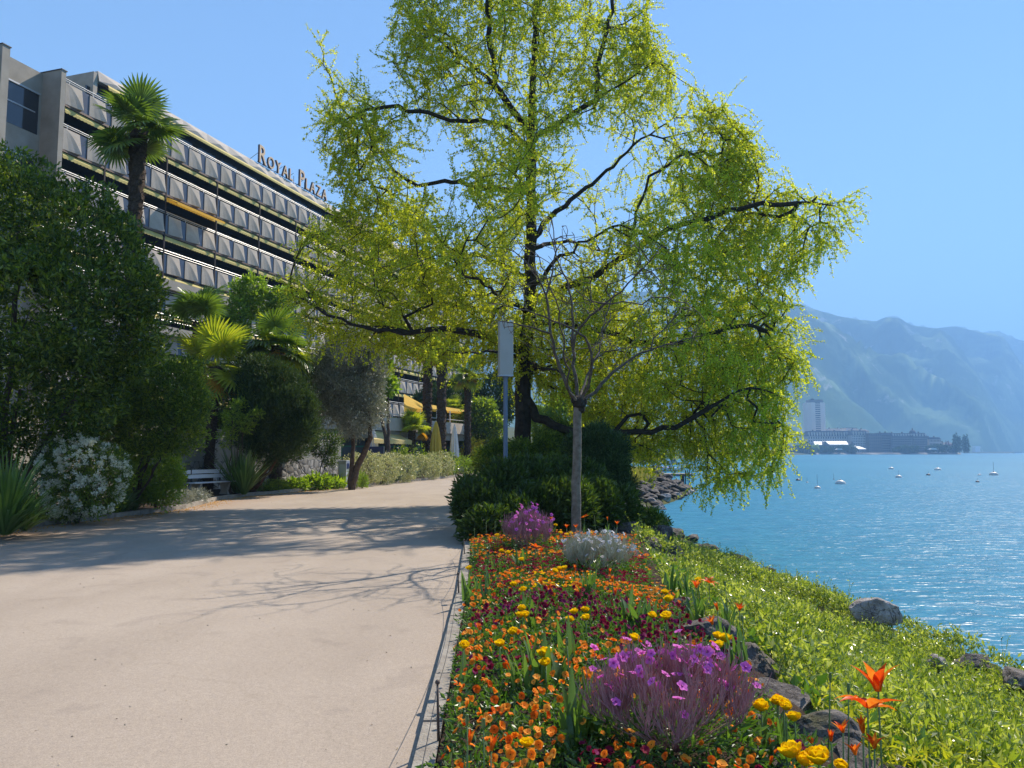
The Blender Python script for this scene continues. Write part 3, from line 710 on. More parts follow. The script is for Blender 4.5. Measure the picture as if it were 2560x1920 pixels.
# rooftop letters
sign = empty('rooftop_sign', tuple(HM @ Vector((22.4, -1.6, RT+2.8))), 0, 'bronze lettering reading ROYAL PLAZA standing on the hotel roof', 'sign')
def letters():
    u = 22.4; dg = bpy.context.evaluated_depsgraph_get()
    for ch, big in (('R',1),('O',0),('Y',0),('A',0),('L',0),(' ',0),('P',1),('L',0),('A',0),('Z',0),('A',0)):
        if ch == ' ': u += 0.95; continue
        h = 1.66 if big else 1.12
        c = bpy.data.curves.new('letter', 'FONT'); c.body = ch; c.size = 1.0; c.extrude = 0.0; c.resolution_u = 6
        c.offset = 0.004
        o = bpy.data.objects.new('letter', c); COL.objects.link(o)
        dg.update(); c.extrude = 0.1/ (h/0.7)
        bpy.context.view_layer.update(); dg = bpy.context.evaluated_depsgraph_get()
        me = bpy.data.meshes.new_from_object(o.evaluated_get(dg)); bpy.data.objects.remove(o); bpy.data.curves.remove(c)
        co = np.zeros(len(me.vertices)*3, np.float32); me.vertices.foreach_get('co', co); co = co.reshape(-1,3)
        x0, x1 = co[:,0].min(), co[:,0].max(); y0, y1 = co[:,1].min(), co[:,1].max()
        sc = h/(y1-y0); wd = (x1-x0)*sc*0.86
        loc = np.stack([(co[:,0]-x0)/(x1-x0)*wd, co[:,2]*sc, (co[:,1]-y0)*sc], 1)
        me.vertices.foreach_set('co', loc.astype(np.float32).ravel()); 
        me.materials.clear(); me.materials.append(M['letter_face']); me.materials.append(M['letter_side']); me.update()
        for p in me.polygons: p.material_index = 0 if abs(p.normal.y) > 0.7 else 1
        me.name = 'letter'
        lo = newobj('letter', me, sign)
        # the letters stand upright and read along the facade towards the lake side
        lo.matrix_local = Matrix.Translation(HM @ Vector((u, -1.6, RT+2.9)) - Vector(sign.location)) @ Matrix(((HD.x,HN.x,0,0),(HD.y,HN.y,0,0),(0,0,1,0),(0,0,0,1)))
        u += wd + 0.24
    return u
u_end = letters()
mb = MB(); mb.tube([HM @ Vector((22.4,-1.72,RT+2.93)), HM @ Vector((u_end,-1.72,RT+2.93))], 0.035, 6)
x = 22.6
while x < u_end:
    mb.tube([HM @ Vector((x,-1.72,RT+2.6)), HM @ Vector((x,-1.72,RT+3.6))], 0.025, 6); mb.tube([HM @ Vector((x,-1.75,RT+3.9)), HM @ Vector((x,-4.0,RT+2.7))], 0.022, 6); x += 1.9
mb.build('sign_frame', M['dark_metal'], sign)
print('hotel', time.time() - T0, 'sign end', u_end)
# ================================================================== plants: builders
def unit(a): 
    a = np.asarray(a, float); return a / np.maximum(np.linalg.norm(a, axis=-1, keepdims=True), 1e-9)
def leaf_quads(P, N, L, asp=0.4, fold=0.12, spread=0.9, g=rng, droop=0.0):
    """one rhombic leaf per point, pointing along N with scatter"""
    P = np.asarray(P, float); n = len(P)
    T = unit(unit(N) + g.normal(0, spread, (n, 3)) * 0.6 - np.array([0, 0, droop]))
    A = unit(np.cross(T, unit(g.normal(0, 1, (n, 3)))))
    B = np.cross(T, A)
    L = (L * (0.55 + 0.95*g.random(n)**1.3))[:, None]; W = L * asp * 0.5
    V = np.stack([P, P + T*L*0.45 + A*W + B*L*fold, P + T*L, P + T*L*0.45 - A*W + B*L*fold], 1).reshape(-1, 3)
    q = np.arange(n*4).reshape(n, 4)
    return V, q
def quads_obj(name, V, q, m, parent, smooth=False):
    Mi = np.array(world_mat(parent).inverted()) if parent is not None else np.eye(4)
    V = V @ Mi[:3,:3].T + Mi[:3,3]
    return newobj(name, npmesh(name, V, [q], m, smooth=smooth), parent)

def lump(px, py, D, rpx, sy=1.0, sz=1.0):
    p = at(px, py, D); r = rpx * D / F
    return (p.x, p.y, p.z, r, r*sy, r*sz)
def tuft_points(lumps, ntuft, seed=0, rough=0.28, inner=0.25, zmin=0.02, nscale=1.6):
    g = np.random.default_rng(seed); Lm = np.array(lumps, float)
    wgt = (Lm[:,3]*Lm[:,5]); wgt /= wgt.sum()
    out = []; outn = []; tries = 0
    while sum(len(o) for o in out) < ntuft and tries < 40:
        k = g.choice(len(Lm), ntuft, p=wgt); d = unit(g.normal(0, 1, (ntuft, 3)))
        rad = 1 - np.abs(g.normal(0, inner, ntuft)); rad = np.where(rad < 0.2, 0.9, rad)
        base = Lm[k,:3] + d*Lm[k,3:]
        rad *= 1 + rough*(fbm(base*nscale, 3, seed)-.5)*2
        p = Lm[k,:3] + d*Lm[k,3:]*rad[:,None]
        ok = p[:,2] > zmin
        for i in range(len(Lm)):
            e = np.linalg.norm((p - Lm[i,:3])/Lm[i,3:], axis=1)
            ok &= ~((e < 0.72) & (k != i))
        out.append(p[ok]); outn.append(d[ok]); tries += 1
    return np.concatenate(out)[:ntuft], np.concatenate(outn)[:ntuft]
def foliage(lumps, ntuft, per, tsize, lsize, asp=0.4, seed=0, rough=0.28, inner=0.25, up=0.5, spread=0.9, fold=0.12, zmin=0.03, droop=0.0, nscale=1.6):
    g = np.random.default_rng(seed+100)
    C, N = tuft_points(lumps, ntuft, seed, rough, inner, zmin, nscale)
    n = len(C)*per; C = np.repeat(C, per, 0); N = np.repeat(N, per, 0)
    off = g.normal(0, 1, (n, 3)); off = unit(off) * (g.uniform(0, 1, (n, 1))**0.6) * tsize
    P = C + off
    D = unit(unit(off) * 0.8 + N * 0.6 + np.array([0, 0, up]))
    ok = P[:,2] > zmin
    return leaf_quads(P[ok], D[ok], lsize, asp, fold, spread, g, droop)

class Skel:
    def __init__(s, seed=0): s.p = []; s.par = []; s.rmin = []; s.g = np.random.default_rng(seed); s.kids = None
    def add(s, pt, par, rmin=0.0): s.p.append(np.array(pt, float)); s.par.append(par); s.rmin.append(rmin); return len(s.p)-1
    def limb(s, pts, r0, r1, par=-1, step=0.35, wob=0.04):
        pts = [np.array(p, float) for p in pts]
        if par == -1 and s.p: par = int(np.argmin(np.linalg.norm(np.array(s.p) - pts[0], axis=1)))
        # smooth the polyline
        cum = np.concatenate([[0], np.cumsum([np.linalg.norm(b-a) for a, b in zip(pts, pts[1:])])]); A = np.array(pts)
        nst = max(2, int(cum[-1]/step)); t = np.linspace(0, cum[-1], nst+1)
        Q = np.stack([np.interp(t, cum, A[:,k]) for k in range(3)], 1)
        for _ in range(3): Q[1:-1] = (Q[:-2] + 2*Q[1:-1] + Q[2:])/4
        Q[1:-1] += s.g.normal(0, wob, (len(Q)-2, 3))
        last = par
        for i, q in enumerate(Q):
            if i == 0 and par >= 0: continue
            last = s.add(q, last, r0 + (r1-r0)*i/nst)
        return last
    def connect(s, T, step=0.35, up=0.25, jit=0.03, root=None):
        T = np.asarray(T, float); P0 = np.array(s.p); d = np.array([np.min(np.linalg.norm(P0 - t, axis=1)) for t in T])
        s.tips = []
        cap = len(s.p) + len(T)*12 + 100
        A = np.zeros((cap, 3)); n = len(s.p); A[:n] = P0; Dn = np.zeros((cap, 3))
        for i in range(n):
            Dn[i] = A[i] - A[s.par[i]] if s.par[i] >= 0 else (0, 0, 1)
        Dn[:n] = unit(Dn[:n])
        for t in T[np.argsort(d)]:
            v = t - A[:n]; dist = np.linalg.norm(v, axis=1) + 1e-6
            cs = (v*Dn[:n]).sum(1)/dist
            cost = dist*(1.25 - 0.45*cs)
            k = int(np.argmin(cost)); L = dist[k]
            if L < step*0.35: s.tips.append(k); continue
            m = max(1, int(L/step)); a = A[k]; d0 = unit(unit(v[k])*0.7 + Dn[k]*0.6 + np.array([0,0,up]))
            b = t; last = k; prev = a.copy()
            for i in range(1, m+1):
                u = i/m
                c1 = a + d0*L*0.45
                q = (1-u)**2*a + 2*u*(1-u)*c1 + u*u*b
                if i < m: q = q + s.g.normal(0, jit, 3)
                last = s.add(q, last); A[n] = q; Dn[n] = unit(q - prev); prev = q; n += 1
            s.tips.append(last)
    def radii(s, rtip=0.008, e=0.5):
        n = len(s.p); cnt = np.zeros(n); haskid = np.zeros(n, bool)
        for i in range(n):
            if s.par[i] >= 0: haskid[s.par[i]] = True
        for i in range(n-1, -1, -1):
            if not haskid[i]: cnt[i] += 1
            if s.par[i] >= 0: cnt[s.par[i]] += cnt[i]
        s.cnt = cnt
        return np.maximum(rtip*cnt**e, np.array(s.rmin))
    def mesh(s, r, ks=6, thick=0.05, kbig=10):
        P = np.array(s.p); par = np.array(s.par); idx = np.where(par >= 0)[0]
        Vs = []; Qs = []; base = 0
        for sel, k in ((idx[r[idx] < thick], ks), (idx[r[idx] >= thick], kbig)):
            if not len(sel): continue
            a = P[par[sel]]; b = P[sel]; ra = np.minimum(r[par[sel]], r[sel]*1.35); rb = r[sel]
            t = unit(b - a); ref = np.where(np.abs(t[:,2:3]) < 0.9, np.array([[0,0,1.0]]), np.array([[1.0,0,0]]))
            x = unit(np.cross(t, ref)); y = np.cross(t, x); an = np.arange(k)*2*math.pi/k
            ring = x[:,None,:]*np.cos(an)[None,:,None] + y[:,None,:]*np.sin(an)[None,:,None]
            V = np.concatenate([(a - t*ra[:,None]*0.25)[:,None,:] + ring*ra[:,None,None], (b + t*rb[:,None]*0.25)[:,None,:] + ring*rb[:,None,None]], 1)
            nn = len(sel); o = (np.arange(nn)*2*k)[:,None] + base; j = np.arange(k)
            Q = np.stack([o+j, o+(j+1)%k, o+k+(j+1)%k, o+k+j], 2).reshape(-1, 4)
            Vs.append(V.reshape(-1,3)); Qs.append(Q); base += nn*2*k
        return np.concatenate(Vs), np.concatenate(Qs)
def twig_mesh(A, B, r, k=3):
    """thin three-sided twigs from A to B"""
    t = unit(B-A); x = unit(np.cross(t, np.array([[0.3,0.2,1.0]]))); y = np.cross(t, x); an = np.arange(k)*2*math.pi/k
    ring = x[:,None,:]*np.cos(an)[None,:,None] + y[:,None,:]*np.sin(an)[None,:,None]
    V = np.concatenate([A[:,None,:] + ring*r, B[:,None,:] + ring*r*0.5], 1); n = len(A); o = (np.arange(n)*2*k)[:,None]; j = np.arange(k)
    Q = np.stack([o+j, o+(j+1)%k, o+k+(j+1)%k, o+k+j], 2).reshape(-1, 4)
    return V.reshape(-1,3), Q

def in_poly(x, y, poly):
    poly = np.array(poly, float); c = np.zeros(len(x), bool); j = len(poly)-1; dmin = np.full(len(x), 1e9)
    for i in range(len(poly)):
        (xi, yi), (xj, yj) = poly[i], poly[j]
        c ^= ((yi > y) != (yj > y)) & (x < (xj-xi)*(y-yi)/(yj-yi+1e-12)+xi)
        ax, ay = xj-xi, yj-yi; t = np.clip(((x-xi)*ax+(y-yi)*ay)/(ax*ax+ay*ay+1e-9), 0, 1)
        dmin = np.minimum(dmin, np.hypot(x-xi-t*ax, y-yi-t*ay)); j = i
    return c, dmin

# ------------------------------------------------------------------ the big ginkgo
def ginkgo():
    g = np.random.default_rng(21); TD = 25.0
    poly = [(420,-150),(402,-20),(390,40),(386,62),(400,98),(378,100),(346,80),(338,52),(325,36),(314,60),(310,92),(284,100),(300,116),(316,128),(322,142),(336,165),(338,190),(345,208),(300,240),(276,252),(284,285),(308,325),(345,338),(385,350),(410,356),(465,360),(490,366),(540,385),(575,400),(600,440),(640,458),(690,445),(704,488),(745,478),(772,478),(790,440),(783,405),(803,350),(790,300),(782,290),(802,262),(846,232),(850,203),(790,186),(762,200),(757,150),(737,118),(700,85),(665,60),(652,20),(640,-40),(600,-150)]
    base = G(523, 483, 0.0); base = at(523, 400, TD); base = Vector((base.x, TD, 0))
    root = empty('ginkgo_tree', tuple(base), 0, 'huge spreading ginkgo with yellow-green spring leaves leaning out over the lake', 'tree')
    S = Skel(3)
    def P(px, py, D): return at(px, py, D)
    S.limb([base + Vector((0,0,-0.2)), P(523,440,TD), P(522,400,TD), P(526,350,TD), P(531,300,TD), P(531,200,TD), P(531,120,TD), P(535,40,TD), P(537,-60,TD)], 0.36, 0.05, step=0.4, wob=0.02)
    L = S.limb
    L([P(525,352,25), P(500,343,24.6), P(468,329,24), P(444,329,23.6), P(394,335,23), P(340,322,22.5), P(295,296,22.3)], 0.17, 0.02)
    L([P(528,400,25), P(535,418,24.8), P(565,431,24), P(600,432,23.4), P(648,433,22.8), P(685,426,22.4), P(705,408,22), P(725,396,22), P(755,384,21.8), P(785,400,21.6)], 0.18, 0.02)
    L([P(531,300,25), P(580,285,24.6), P(625,255,24), P(662,231,23.6), P(694,220,23.2), P(722,215,23), P(759,205,22.8), P(787,201,22.6), P(835,206,22.5)], 0.16, 0.015)
    L([P(531,240,25), P(545,218,25.2), P(574,199,25.5), P(597,180,26), P(612,165,26), P(645,135,26.2), P(690,110,26.4)], 0.12, 0.015)
    L([P(531,190,25), P(506,192,25.2), P(473,186,25.5), P(445,176,25.8), P(420,190,26), P(405,182,26), P(378,153,26), P(364,134,26), P(340,105,26), P(325,70,26), P(320,45,26)], 0.11, 0.012)
    L([P(531,150,25), P(500,119,25), P(456,122,24.6), P(420,112,24.4), P(384,104,24.2), P(345,120,24)], 0.08, 0.012)
    L([P(531,135,25), P(515,110,25), P(497,88,25), P(471,64,25.2), P(449,50,25.3), P(425,30,25.4)], 0.08, 0.012)
    L([P(497,88,25), P(492,52,25), P(488,17,25), P(484,-60,25)], 0.06, 0.012)
    L([P(531,142,25), P(554,125,24.8), P(581,108,24.5), P(603,95,24.3), P(622,84,24), P(655,62,24)], 0.09, 0.012)
    L([P(596,98,24.4), P(596,69,24.5), P(603,43,24.6), P(612,20,24.7), P(620,-50,24.7)], 0.06, 0.012)
    L([P(530,325,25), P(565,322,24.4), P(610,334,23.6), P(660,347,23), P(700,336,22.6), P(745,322,22.4), P(790,335,22.2)], 0.11, 0.012)
    L([P(530,280,25), P(500,262,26), P(450,250,27.5), P(400,250,28.4), P(350,230,29)], 0.1, 0.012)
    L([P(529,310,25), P(505,300,23.5), P(480,280,21.8), P(440,262,20.4)], 0.1, 0.012)
    L([P(530,290,25), P(555,262,23), P(585,240,21.4), P(620,225,20.2)], 0.1, 0.012)
    L([P(530,250,25), P(560,240,27), P(600,250,28.6), P(660,270,30)], 0.1, 0.012)
    L([P(528,370,25), P(550,360,27), P(600,365,28.6), P(660,380,29.6)], 0.1, 0.012)
    L([P(527,360,25), P(540,368,23.4), P(560,372,21.6), P(590,380,20.4)], 0.1, 0.012)
    L([P(527,360,25), P(505,352,23), P(470,352,21.2), P(430,350,20.2)], 0.09, 0.012)
    L([P(626,254,24), P(634,225,23.6), P(640,190,23.4), P(660,165,23.2), P(700,150,23)], 0.07, 0.012)
    L([P(762,207,22.8), P(770,195,22.8), P(775,190,22.8)], 0.02, 0.008)
    # points of the crown, spread through an inflated outline
    n = 60000; x = g.uniform(270, 855, n); y = g.uniform(-150, 490, n); ok, dm = in_poly(x, y, poly); x, y, dm = x[ok], y[ok], dm[ok]
    dm_m = dm*TD/F; half = np.minimum(dm_m*1.25 + 0.25, 5.2); D = TD - np.clip((x-531)/320, -1, 1)**2*2.4 + g.uniform(-1, 1, len(x))*half
    W = np.array([at(a, b, c) for a, b, c in zip(x, y, D)])
    dens = fbm(W*0.42, 3, 8) + 0.5*(fbm(W*1.3, 2, 9)-.5)
    hole = np.exp(-(((x-552)/34)**2 + ((y-245)/26)**2)) + 0.9*np.exp(-(((x-437)/26)**2 + ((y-160)/24)**2)) + 0.7*np.exp(-(((x-452)/20)**2 + ((y-205)/14)**2)) + 0.8*np.exp(-(((x-600)/40)**2+((y-160)/26)**2)) + 0.6*np.exp(-(((x-470)/30)**2+((y-225)/20)**2)) + 0.6*np.exp(-(((x-640)/22)**2+((y-290)/18)**2)) + 0.9*np.exp(-(((x-470)/10)**2+((y-362)/16)**2))
    keep = dens + np.clip((y-200)/60, 0, 1)*0.10 + np.where(dm < 22, 0.05, 0.0) - 0.03 + 0.09*((x < 520) & (y > 215)) + 0.08*((x > 470) & (x < 660) & (y > 290))  + g.uniform(-0.09, 0.09, len(x)) - 0.6*hole > 0.475
    W = W[keep]; x = x[keep]; y = y[keep]
    W = W[:5400] if len(W) > 5400 else W
    S.connect(W, step=0.42, up=0.12, jit=0.035)
    S.rmin = [q*0.86 for q in S.rmin]
    r = S.radii(0.0078, 0.47)
    V, Q = S.mesh(r)
    # thin shoots from every slender branch, then spur tufts of leaves along them
    Pn = np.array(S.p); par = np.array(S.par); thin = np.where((r < 0.035) & (par >= 0))[0]
    print('ginkgo nodes', len(Pn), 'thin', len(thin), 'targets', len(W))
    A = []; B = []; LP = []; LD = []
    for i in thin:
        d = Pn[i] - Pn[par[i]]; d = d/np.linalg.norm(d)
        tip = S.cnt[i] <= 1.5
        ns = (3 if tip else 2) + (g.random() < 0.5)
        # spur tufts right on the branch itself
        for k in range(3):
            q = Pn[par[i]] + (Pn[i]-Pn[par[i]])*g.random(); LP.append(q); LD.append(g.normal(0,1,3))
        for _ in range(ns):
            dirn = d*0.7 + g.normal(0, 0.55, 3); px_right = Pn[i][0] > 3.0 or Pn[i][2] < 6.5
            ln = g.uniform(0.25, 0.95) * (1.25 if px_right else 1.0)
            gv = g.uniform(0.2, 1.6) if px_right else g.uniform(-0.4, 0.8)
            q = Pn[i].copy(); dirn = dirn/np.linalg.norm(dirn); m = int(ln/0.14)+1
            for s_ in range(m):
                dirn = dirn + np.array([0,0,-gv])*0.22; dirn /= np.linalg.norm(dirn)
                q2 = q + dirn*0.14 + g.normal(0, 0.008, 3)
                A.append(q.copy()); B.append(q2.copy())
                for u in (0.15, 0.5, 0.85): LP.append(q + (q2-q)*u); LD.append(g.normal(0, 1, 3) + np.array([0,0,0.3]))
                q = q2
    A = np.array(A); B = np.array(B); LP = np.array(LP); LD = np.array(LD)
    V2, Q2 = twig_mesh(A, B, 0.0055)
    quads_obj('trunk', np.concatenate([V, V2]), np.concatenate([Q, Q2+len(V)]), M['bark'], root, smooth=False)
    per = 3; LPr = np.repeat(LP, per, 0) + g.normal(0, 0.022, (len(LP)*per, 3)); LDr = np.repeat(LD, per, 0)
    print('ginkgo leaves', len(LPr))
    VL, QL = leaf_quads(LPr, LDr, 0.055, 0.85, 0.1, 1.2, g)
    quads_obj('crown', VL, QL, M['ginkgo_leaf'], root)
ginkgo()
print('ginkgo', time.time()-T0)

# ------------------------------------------------------------------ young bare tree in the flower bed
def bare_tree():
    g = np.random.default_rng(5); TD = 13.3
    base = at(576, 470, TD); base = Vector((base.x, TD, 0.0))
    root = empty('bare_young_tree', tuple(base), 0, 'small leafless tree with a pale smooth trunk growing from the flower bed', 'tree')
    S = Skel(11); P = at
    S.limb([base, P(576,500,TD), P(577,450,TD), P(578,404,TD)], 0.088, 0.072, step=0.25, wob=0.006)
    for pts, r0 in (([P(578,402,TD),P(563,380,TD-.1),P(554,350,TD-.2),P(549,325,TD-.3),P(546,290,TD-.3),P(532,264,TD-.4),P(505,248,TD-.5)],0.038),
        ([P(578,402,TD),P(574,375,TD+.1),P(572,345,TD+.2),P(574,315,TD+.3),P(570,290,TD+.3),P(560,268,TD+.4),P(549,232,TD+.4)],0.034),
        ([P(579,402,TD),P(590,385,TD-.2),P(594,360,TD-.4),P(588,338,TD-.6),P(572,328,TD-.8),P(548,318,TD-.9),P(515,306,TD-1.0),P(488,303,TD-1.1)],0.03),
        ([P(580,402,TD),P(600,388,TD+.1),P(618,368,TD+.2),P(640,352,TD+.3),P(668,344,TD+.4),P(700,336,TD+.5)],0.034),
        ([P(572,345,TD+.2),P(580,322,TD),P(600,308,TD-.3),P(622,290,TD-.5),P(648,262,TD-.7),P(662,244,TD-.8)],0.024),
        ([P(551,335,TD-.3),P(535,328,TD-.5),P(515,322,TD-.7),P(494,320,TD-.9)],0.02),
        ([P(578,402,TD),P(568,392,TD-.3),P(566,360,TD-.7),P(560,330,TD-1.1),P(556,300,TD-1.4)],0.024),
        ([P(579,402,TD),P(585,380,TD+.5),P(600,350,TD+1.0),P(605,318,TD+1.4),P(618,280,TD+1.6)],0.026),
        ([P(546,292,TD-.3),P(555,270,TD-.4),P(556,245,TD-.5),P(552,220,TD-.5)],0.018)):
        S.limb(pts, r0, 0.007, step=0.16, wob=0.014)
    mb = [(490,300),(500,255),(525,225),(545,215),(570,230),(600,240),(640,235),(665,245),(700,300),(712,345),(690,350),(650,360),(620,375),(560,370),(520,340),(485,330)]
    n = 2500; x = g.uniform(480, 715, n); y = g.uniform(212, 380, n); ok, dm = in_poly(x, y, mb); x, y = x[ok][:420], y[ok][:420]
    W = np.array([at(a, b, TD + g.uniform(-1.5, 1.5)) for a, b in zip(x, y)])
    S.connect(W, step=0.17, up=0.2, jit=0.022)
    r = S.radii(0.0046, 0.42); V, Q = S.mesh(r, 5, 0.02, 10)
    zq = V[Q].mean(1)[:,2]; low = zq < at(578, 401, TD).z
    quads_obj('branches', V, Q[~low], M['twig_bark'], root, smooth=True); quads_obj('trunk', V, Q[low], M['young_bark'], root, smooth=True)
    mb = MB(); kx_ = at(579, 403, TD)
    for dx, dz, rr in ((0,0,.115),(.07,.03,.08),(-.06,.05,.08),(.02,-.09,.09)): mb.lathe((kx_.x+dx, TD+dx*.4, kx_.z+dz-rr), [(rr*.4,0),(rr*.95,rr*.5),(rr,rr),(rr*.8,rr*1.6),(rr*.3,rr*2)], 9)
    mb.build('burl', M['bark'], root, smooth=False)
bare_tree()

# ------------------------------------------------------------------ bushes
def bush(name, label, cat, lumps, ntuft, per, tsize, lsize, mname, seed, asp=0.4, group=None, stems=3, bark='shrub_bark', foot=None, stem_r=0.05, crown='crown', **kw):
    Lm = np.array(lumps)
    cx, cy = (Lm[:,0].mean(), Lm[:,1].mean()) if foot is None else foot
    root = empty(name, (cx, cy, 0.0), 0, label, cat, group)
    kw['rough'] = min(0.75, kw.get('rough', 0.28)*1.6)
    V, Q = foliage(lumps, ntuft, per, tsize, lsize, asp, seed, **kw)
    quads_obj(crown, V, Q, M[mname], root)
    if stems:
        S = Skel(seed); g = np.random.default_rng(seed); zc = Lm[:,2].mean(); ztop = (Lm[:,2]+Lm[:,5]*0.6).max()
        for k in range(stems):
            a = g.uniform(0, 6.28); q = g.uniform(0.02, 0.12)
            tgt = Lm[g.integers(len(Lm))]
            S.limb([(cx+q*math.cos(a), cy+q*math.sin(a), -0.05), ((cx*1.6+tgt[0]*.4)/2, (cy*1.6+tgt[1]*.4)/2, max(tgt[2]*0.45, 0.15)), (tgt[0], tgt[1], tgt[2])], stem_r, stem_r*0.45, par=-2 if k else -1, step=0.3, wob=0.03) if k == 0 else S.limb([(cx+q*math.cos(a), cy+q*math.sin(a), -0.05), ((cx+tgt[0])/2, (cy+tgt[1])/2, max(tgt[2]*0.5, 0.15)), (tgt[0], tgt[1], tgt[2])], stem_r*0.8, stem_r*0.35, par=0, step=0.3, wob=0.03)
        C, N = tuft_points(lumps, min(60, ntuft//4+6), seed+5, 0.3, 0.35)
        S.connect(C, step=0.35, up=0.1)
        r = S.radii(0.0045, 0.5); V, Q = S.mesh(r, 4, 0.04, 8)
        quads_obj('trunk', V, Q, M[bark], root)
    return root
def lps(*a, D): return [lump(px, py, D + (dd if len(q) == 0 else q[0]), rp) for px, py, rp, dd, *q in a]

bush('evergreen_magnolia', 'tall dark glossy evergreen filling the left edge in front of the hotel', 'tree',
     lps((-60,230,80,1),(-10,222,70,0),(22,215,56,-.5),(62,232,54,-.3),(98,262,46,0),(122,290,34,-.4),(146,288,22,-.3),(60,310,70,-.8),(-20,330,90,0),(112,335,44,.2),(20,390,64,.2),(75,385,46,.4),(-60,420,60,0),(135,330,26,-.2), D=17.0),
     9500, 9, 0.15, 0.115, 'glossy_leaf', 31, 0.42, stems=5, stem_r=0.11, foot=(-11.6, 17.6), rough=0.42, inner=0.15, up=0.7, nscale=1.2)
bush('laurel_shrub', 'loose mid-green leafy shrub to the right of the tall dark evergreen', 'shrub',
     lps((118,388,32,0),(142,372,30,0),(158,390,32,-.3),(178,385,24,-.5),(188,410,20,-.6),(150,420,36,0),(178,432,24,-.3),(110,420,34,.3),(196,396,11,-.6),(190,372,12,-.6), D=19.6),
     3600, 8, 0.17, 0.10, 'shrub_leaf', 32, 0.36, stems=6, stem_r=0.045, foot=(-9.95, 20.2), rough=0.46, inner=0.28, nscale=2.4)
bush('low_leafy_shrub', 'yellowish green low shrub at the kerb below the loose mid-green shrub', 'shrub',
     lps((155,472,24,0),(145,488,18,0),(164,492,15,-.1),(172,478,10,-.1),(150,455,20,.2), D=20.6),
     1300, 8, 0.13, 0.085, 'bright_leaf', 33, 0.36, stems=4, stem_r=0.03, foot=(-9.5, 20.9), rough=0.4)
# white-flowering bush: leaves and blossom heads
wb = lps((62,468,24,0),(85,468,27,-.1),(104,478,24,-.1),(50,455,13,.2),(72,448,16,.1),(98,492,24,-.2),(70,495,24,0),(112,460,14,.1), D=17.3)
root = bush('white_flowering_shrub', 'rounded bush covered in creamy white flower clusters beside the kerb', 'shrub', wb, 1500, 8, 0.11, 0.075, 'shrub_leaf', 34, 0.36, stems=5, stem_r=0.035, foot=(-9.9, 17.6), rough=0.3)
V, Q = foliage([(a,b,c,d*1.04,e*1.04,f*1.04) for a,b,c,d,e,f in wb], 400, 46, 0.062, 0.036, 0.85, 35, rough=0.25, inner=0.05, up=0.6)
quads_obj('blossom', V, Q, M['white_blossom'], root)
bush('yew_shrub', 'broad dark feathery conifer shrub leaning over the path behind the bench', 'shrub',
     lps((256,398,24,0),(274,388,22,0),(262,372,15,0),(292,402,20,-.2),(303,428,14,-.3),(276,418,26,-.2),(252,428,20,0),(292,440,16,-.3),(306,408,9,-.2),(268,446,18,0), D=29.0),
     4600, 13, 0.17, 0.17, 'needle_leaf', 36, 0.13, stems=6, bark='red_bark', stem_r=0.08, foot=(-9.9, 29.6), rough=0.46, inner=0.22, up=0.9, spread=0.5, nscale=2.6)
bush('pale_leaved_shrub', 'sparse pale green shrub between the palm trunks and the dark conifer shrub', 'shrub',
     lps((232,418,9,0),(246,424,10,0),(228,438,9,0),(256,415,6,0),(238,404,8,0), D=27.6), 170, 9, 0.13, 0.11, 'bright_leaf', 37, 0.4, stems=4, stem_r=0.02, foot=(-10.2, 28.2), rough=0.4)
bush('dark_evergreen_shrub', 'dark green shrub wall behind the palms and the pale sparse shrub', 'shrub',
     lps((228,400,26,0),(250,375,28,0),(290,370,26,1),(210,440,30,0),(238,450,26,0),(320,372,20,1),(200,395,18,0),(312,400,20,1), D=33.0), 2600, 9, 0.2, 0.14, 'dark_leaf', 38, 0.4, stems=4, stem_r=0.08, rough=0.3)
bush('fresh_green_tree', 'bright fresh green leafy tree behind the second palm', 'tree',
     lps((222,326,16,0),(240,312,14,0),(212,340,12,0),(236,335,16,0),(262,302,16,.5),(285,300,14,.5),(254,286,12,.5),(240,290,10,.5), D=37.0), 1100, 10, 0.22, 0.15, 'bright_leaf', 39, 0.6, stems=3, stem_r=0.1, rough=0.35)
bush('olive_tree', 'silvery grey olive tree with two leaning trunks by the path', 'tree',
     lps((352,356,24,0),(332,362,20,0),(340,390,24,-.2),(366,388,20,0),(352,416,20,-.2),(374,372,14,0),(322,385,12,0),(372,410,14,0),(330,410,14,0),(345,340,16,0),(376,350,10,0), D=33.0),
     2600, 13, 0.22, 0.14, 'olive_leaf', 40, 0.24, stems=0, rough=0.46, inner=0.34, nscale=2.6)
def olive_trunks():
    root = [o for o in bpy.data.objects if o.name.startswith('olive_tree')][0]
    S = Skel(4); f = at(352, 476, 33.0); f.z = 0.05
    S.limb([f, at(358,462,33), at(366,450,32.9), at(372,436,32.9), at(368,412,33), at(360,385,33)], 0.16, 0.05, step=0.25, wob=0.02)
    S.limb([f + Vector((-.1,0,0)), at(352,458,33), at(355,440,33.1), at(348,420,33.1), at(338,395,33)], 0.12, 0.04, par=0, step=0.25, wob=0.02)
    C, N = tuft_points(lps((352,356,24,0),(340,390,24,-.2),(366,388,20,0),(352,416,20,-.2), D=33.0), 120, 44); S.connect(C, step=0.3)
    r = S.radii(0.005, 0.5); V, Q = S.mesh(r, 5); quads_obj('trunk', V, Q, M['shrub_bark'], root)
olive_trunks()
bush('maple_tree', 'small bright green broad-leaved tree in front of the pavilion', 'tree',
     lps((388,345,12,0),(380,365,13,0),(386,385,11,0),(378,398,8,0),(394,330,9,0), D=44.0), 420, 10, 0.2, 0.19, 'bright_leaf', 41, 0.7, stems=2, stem_r=0.14, foot=(at(388,440,44).x, 44.2), rough=0.3)
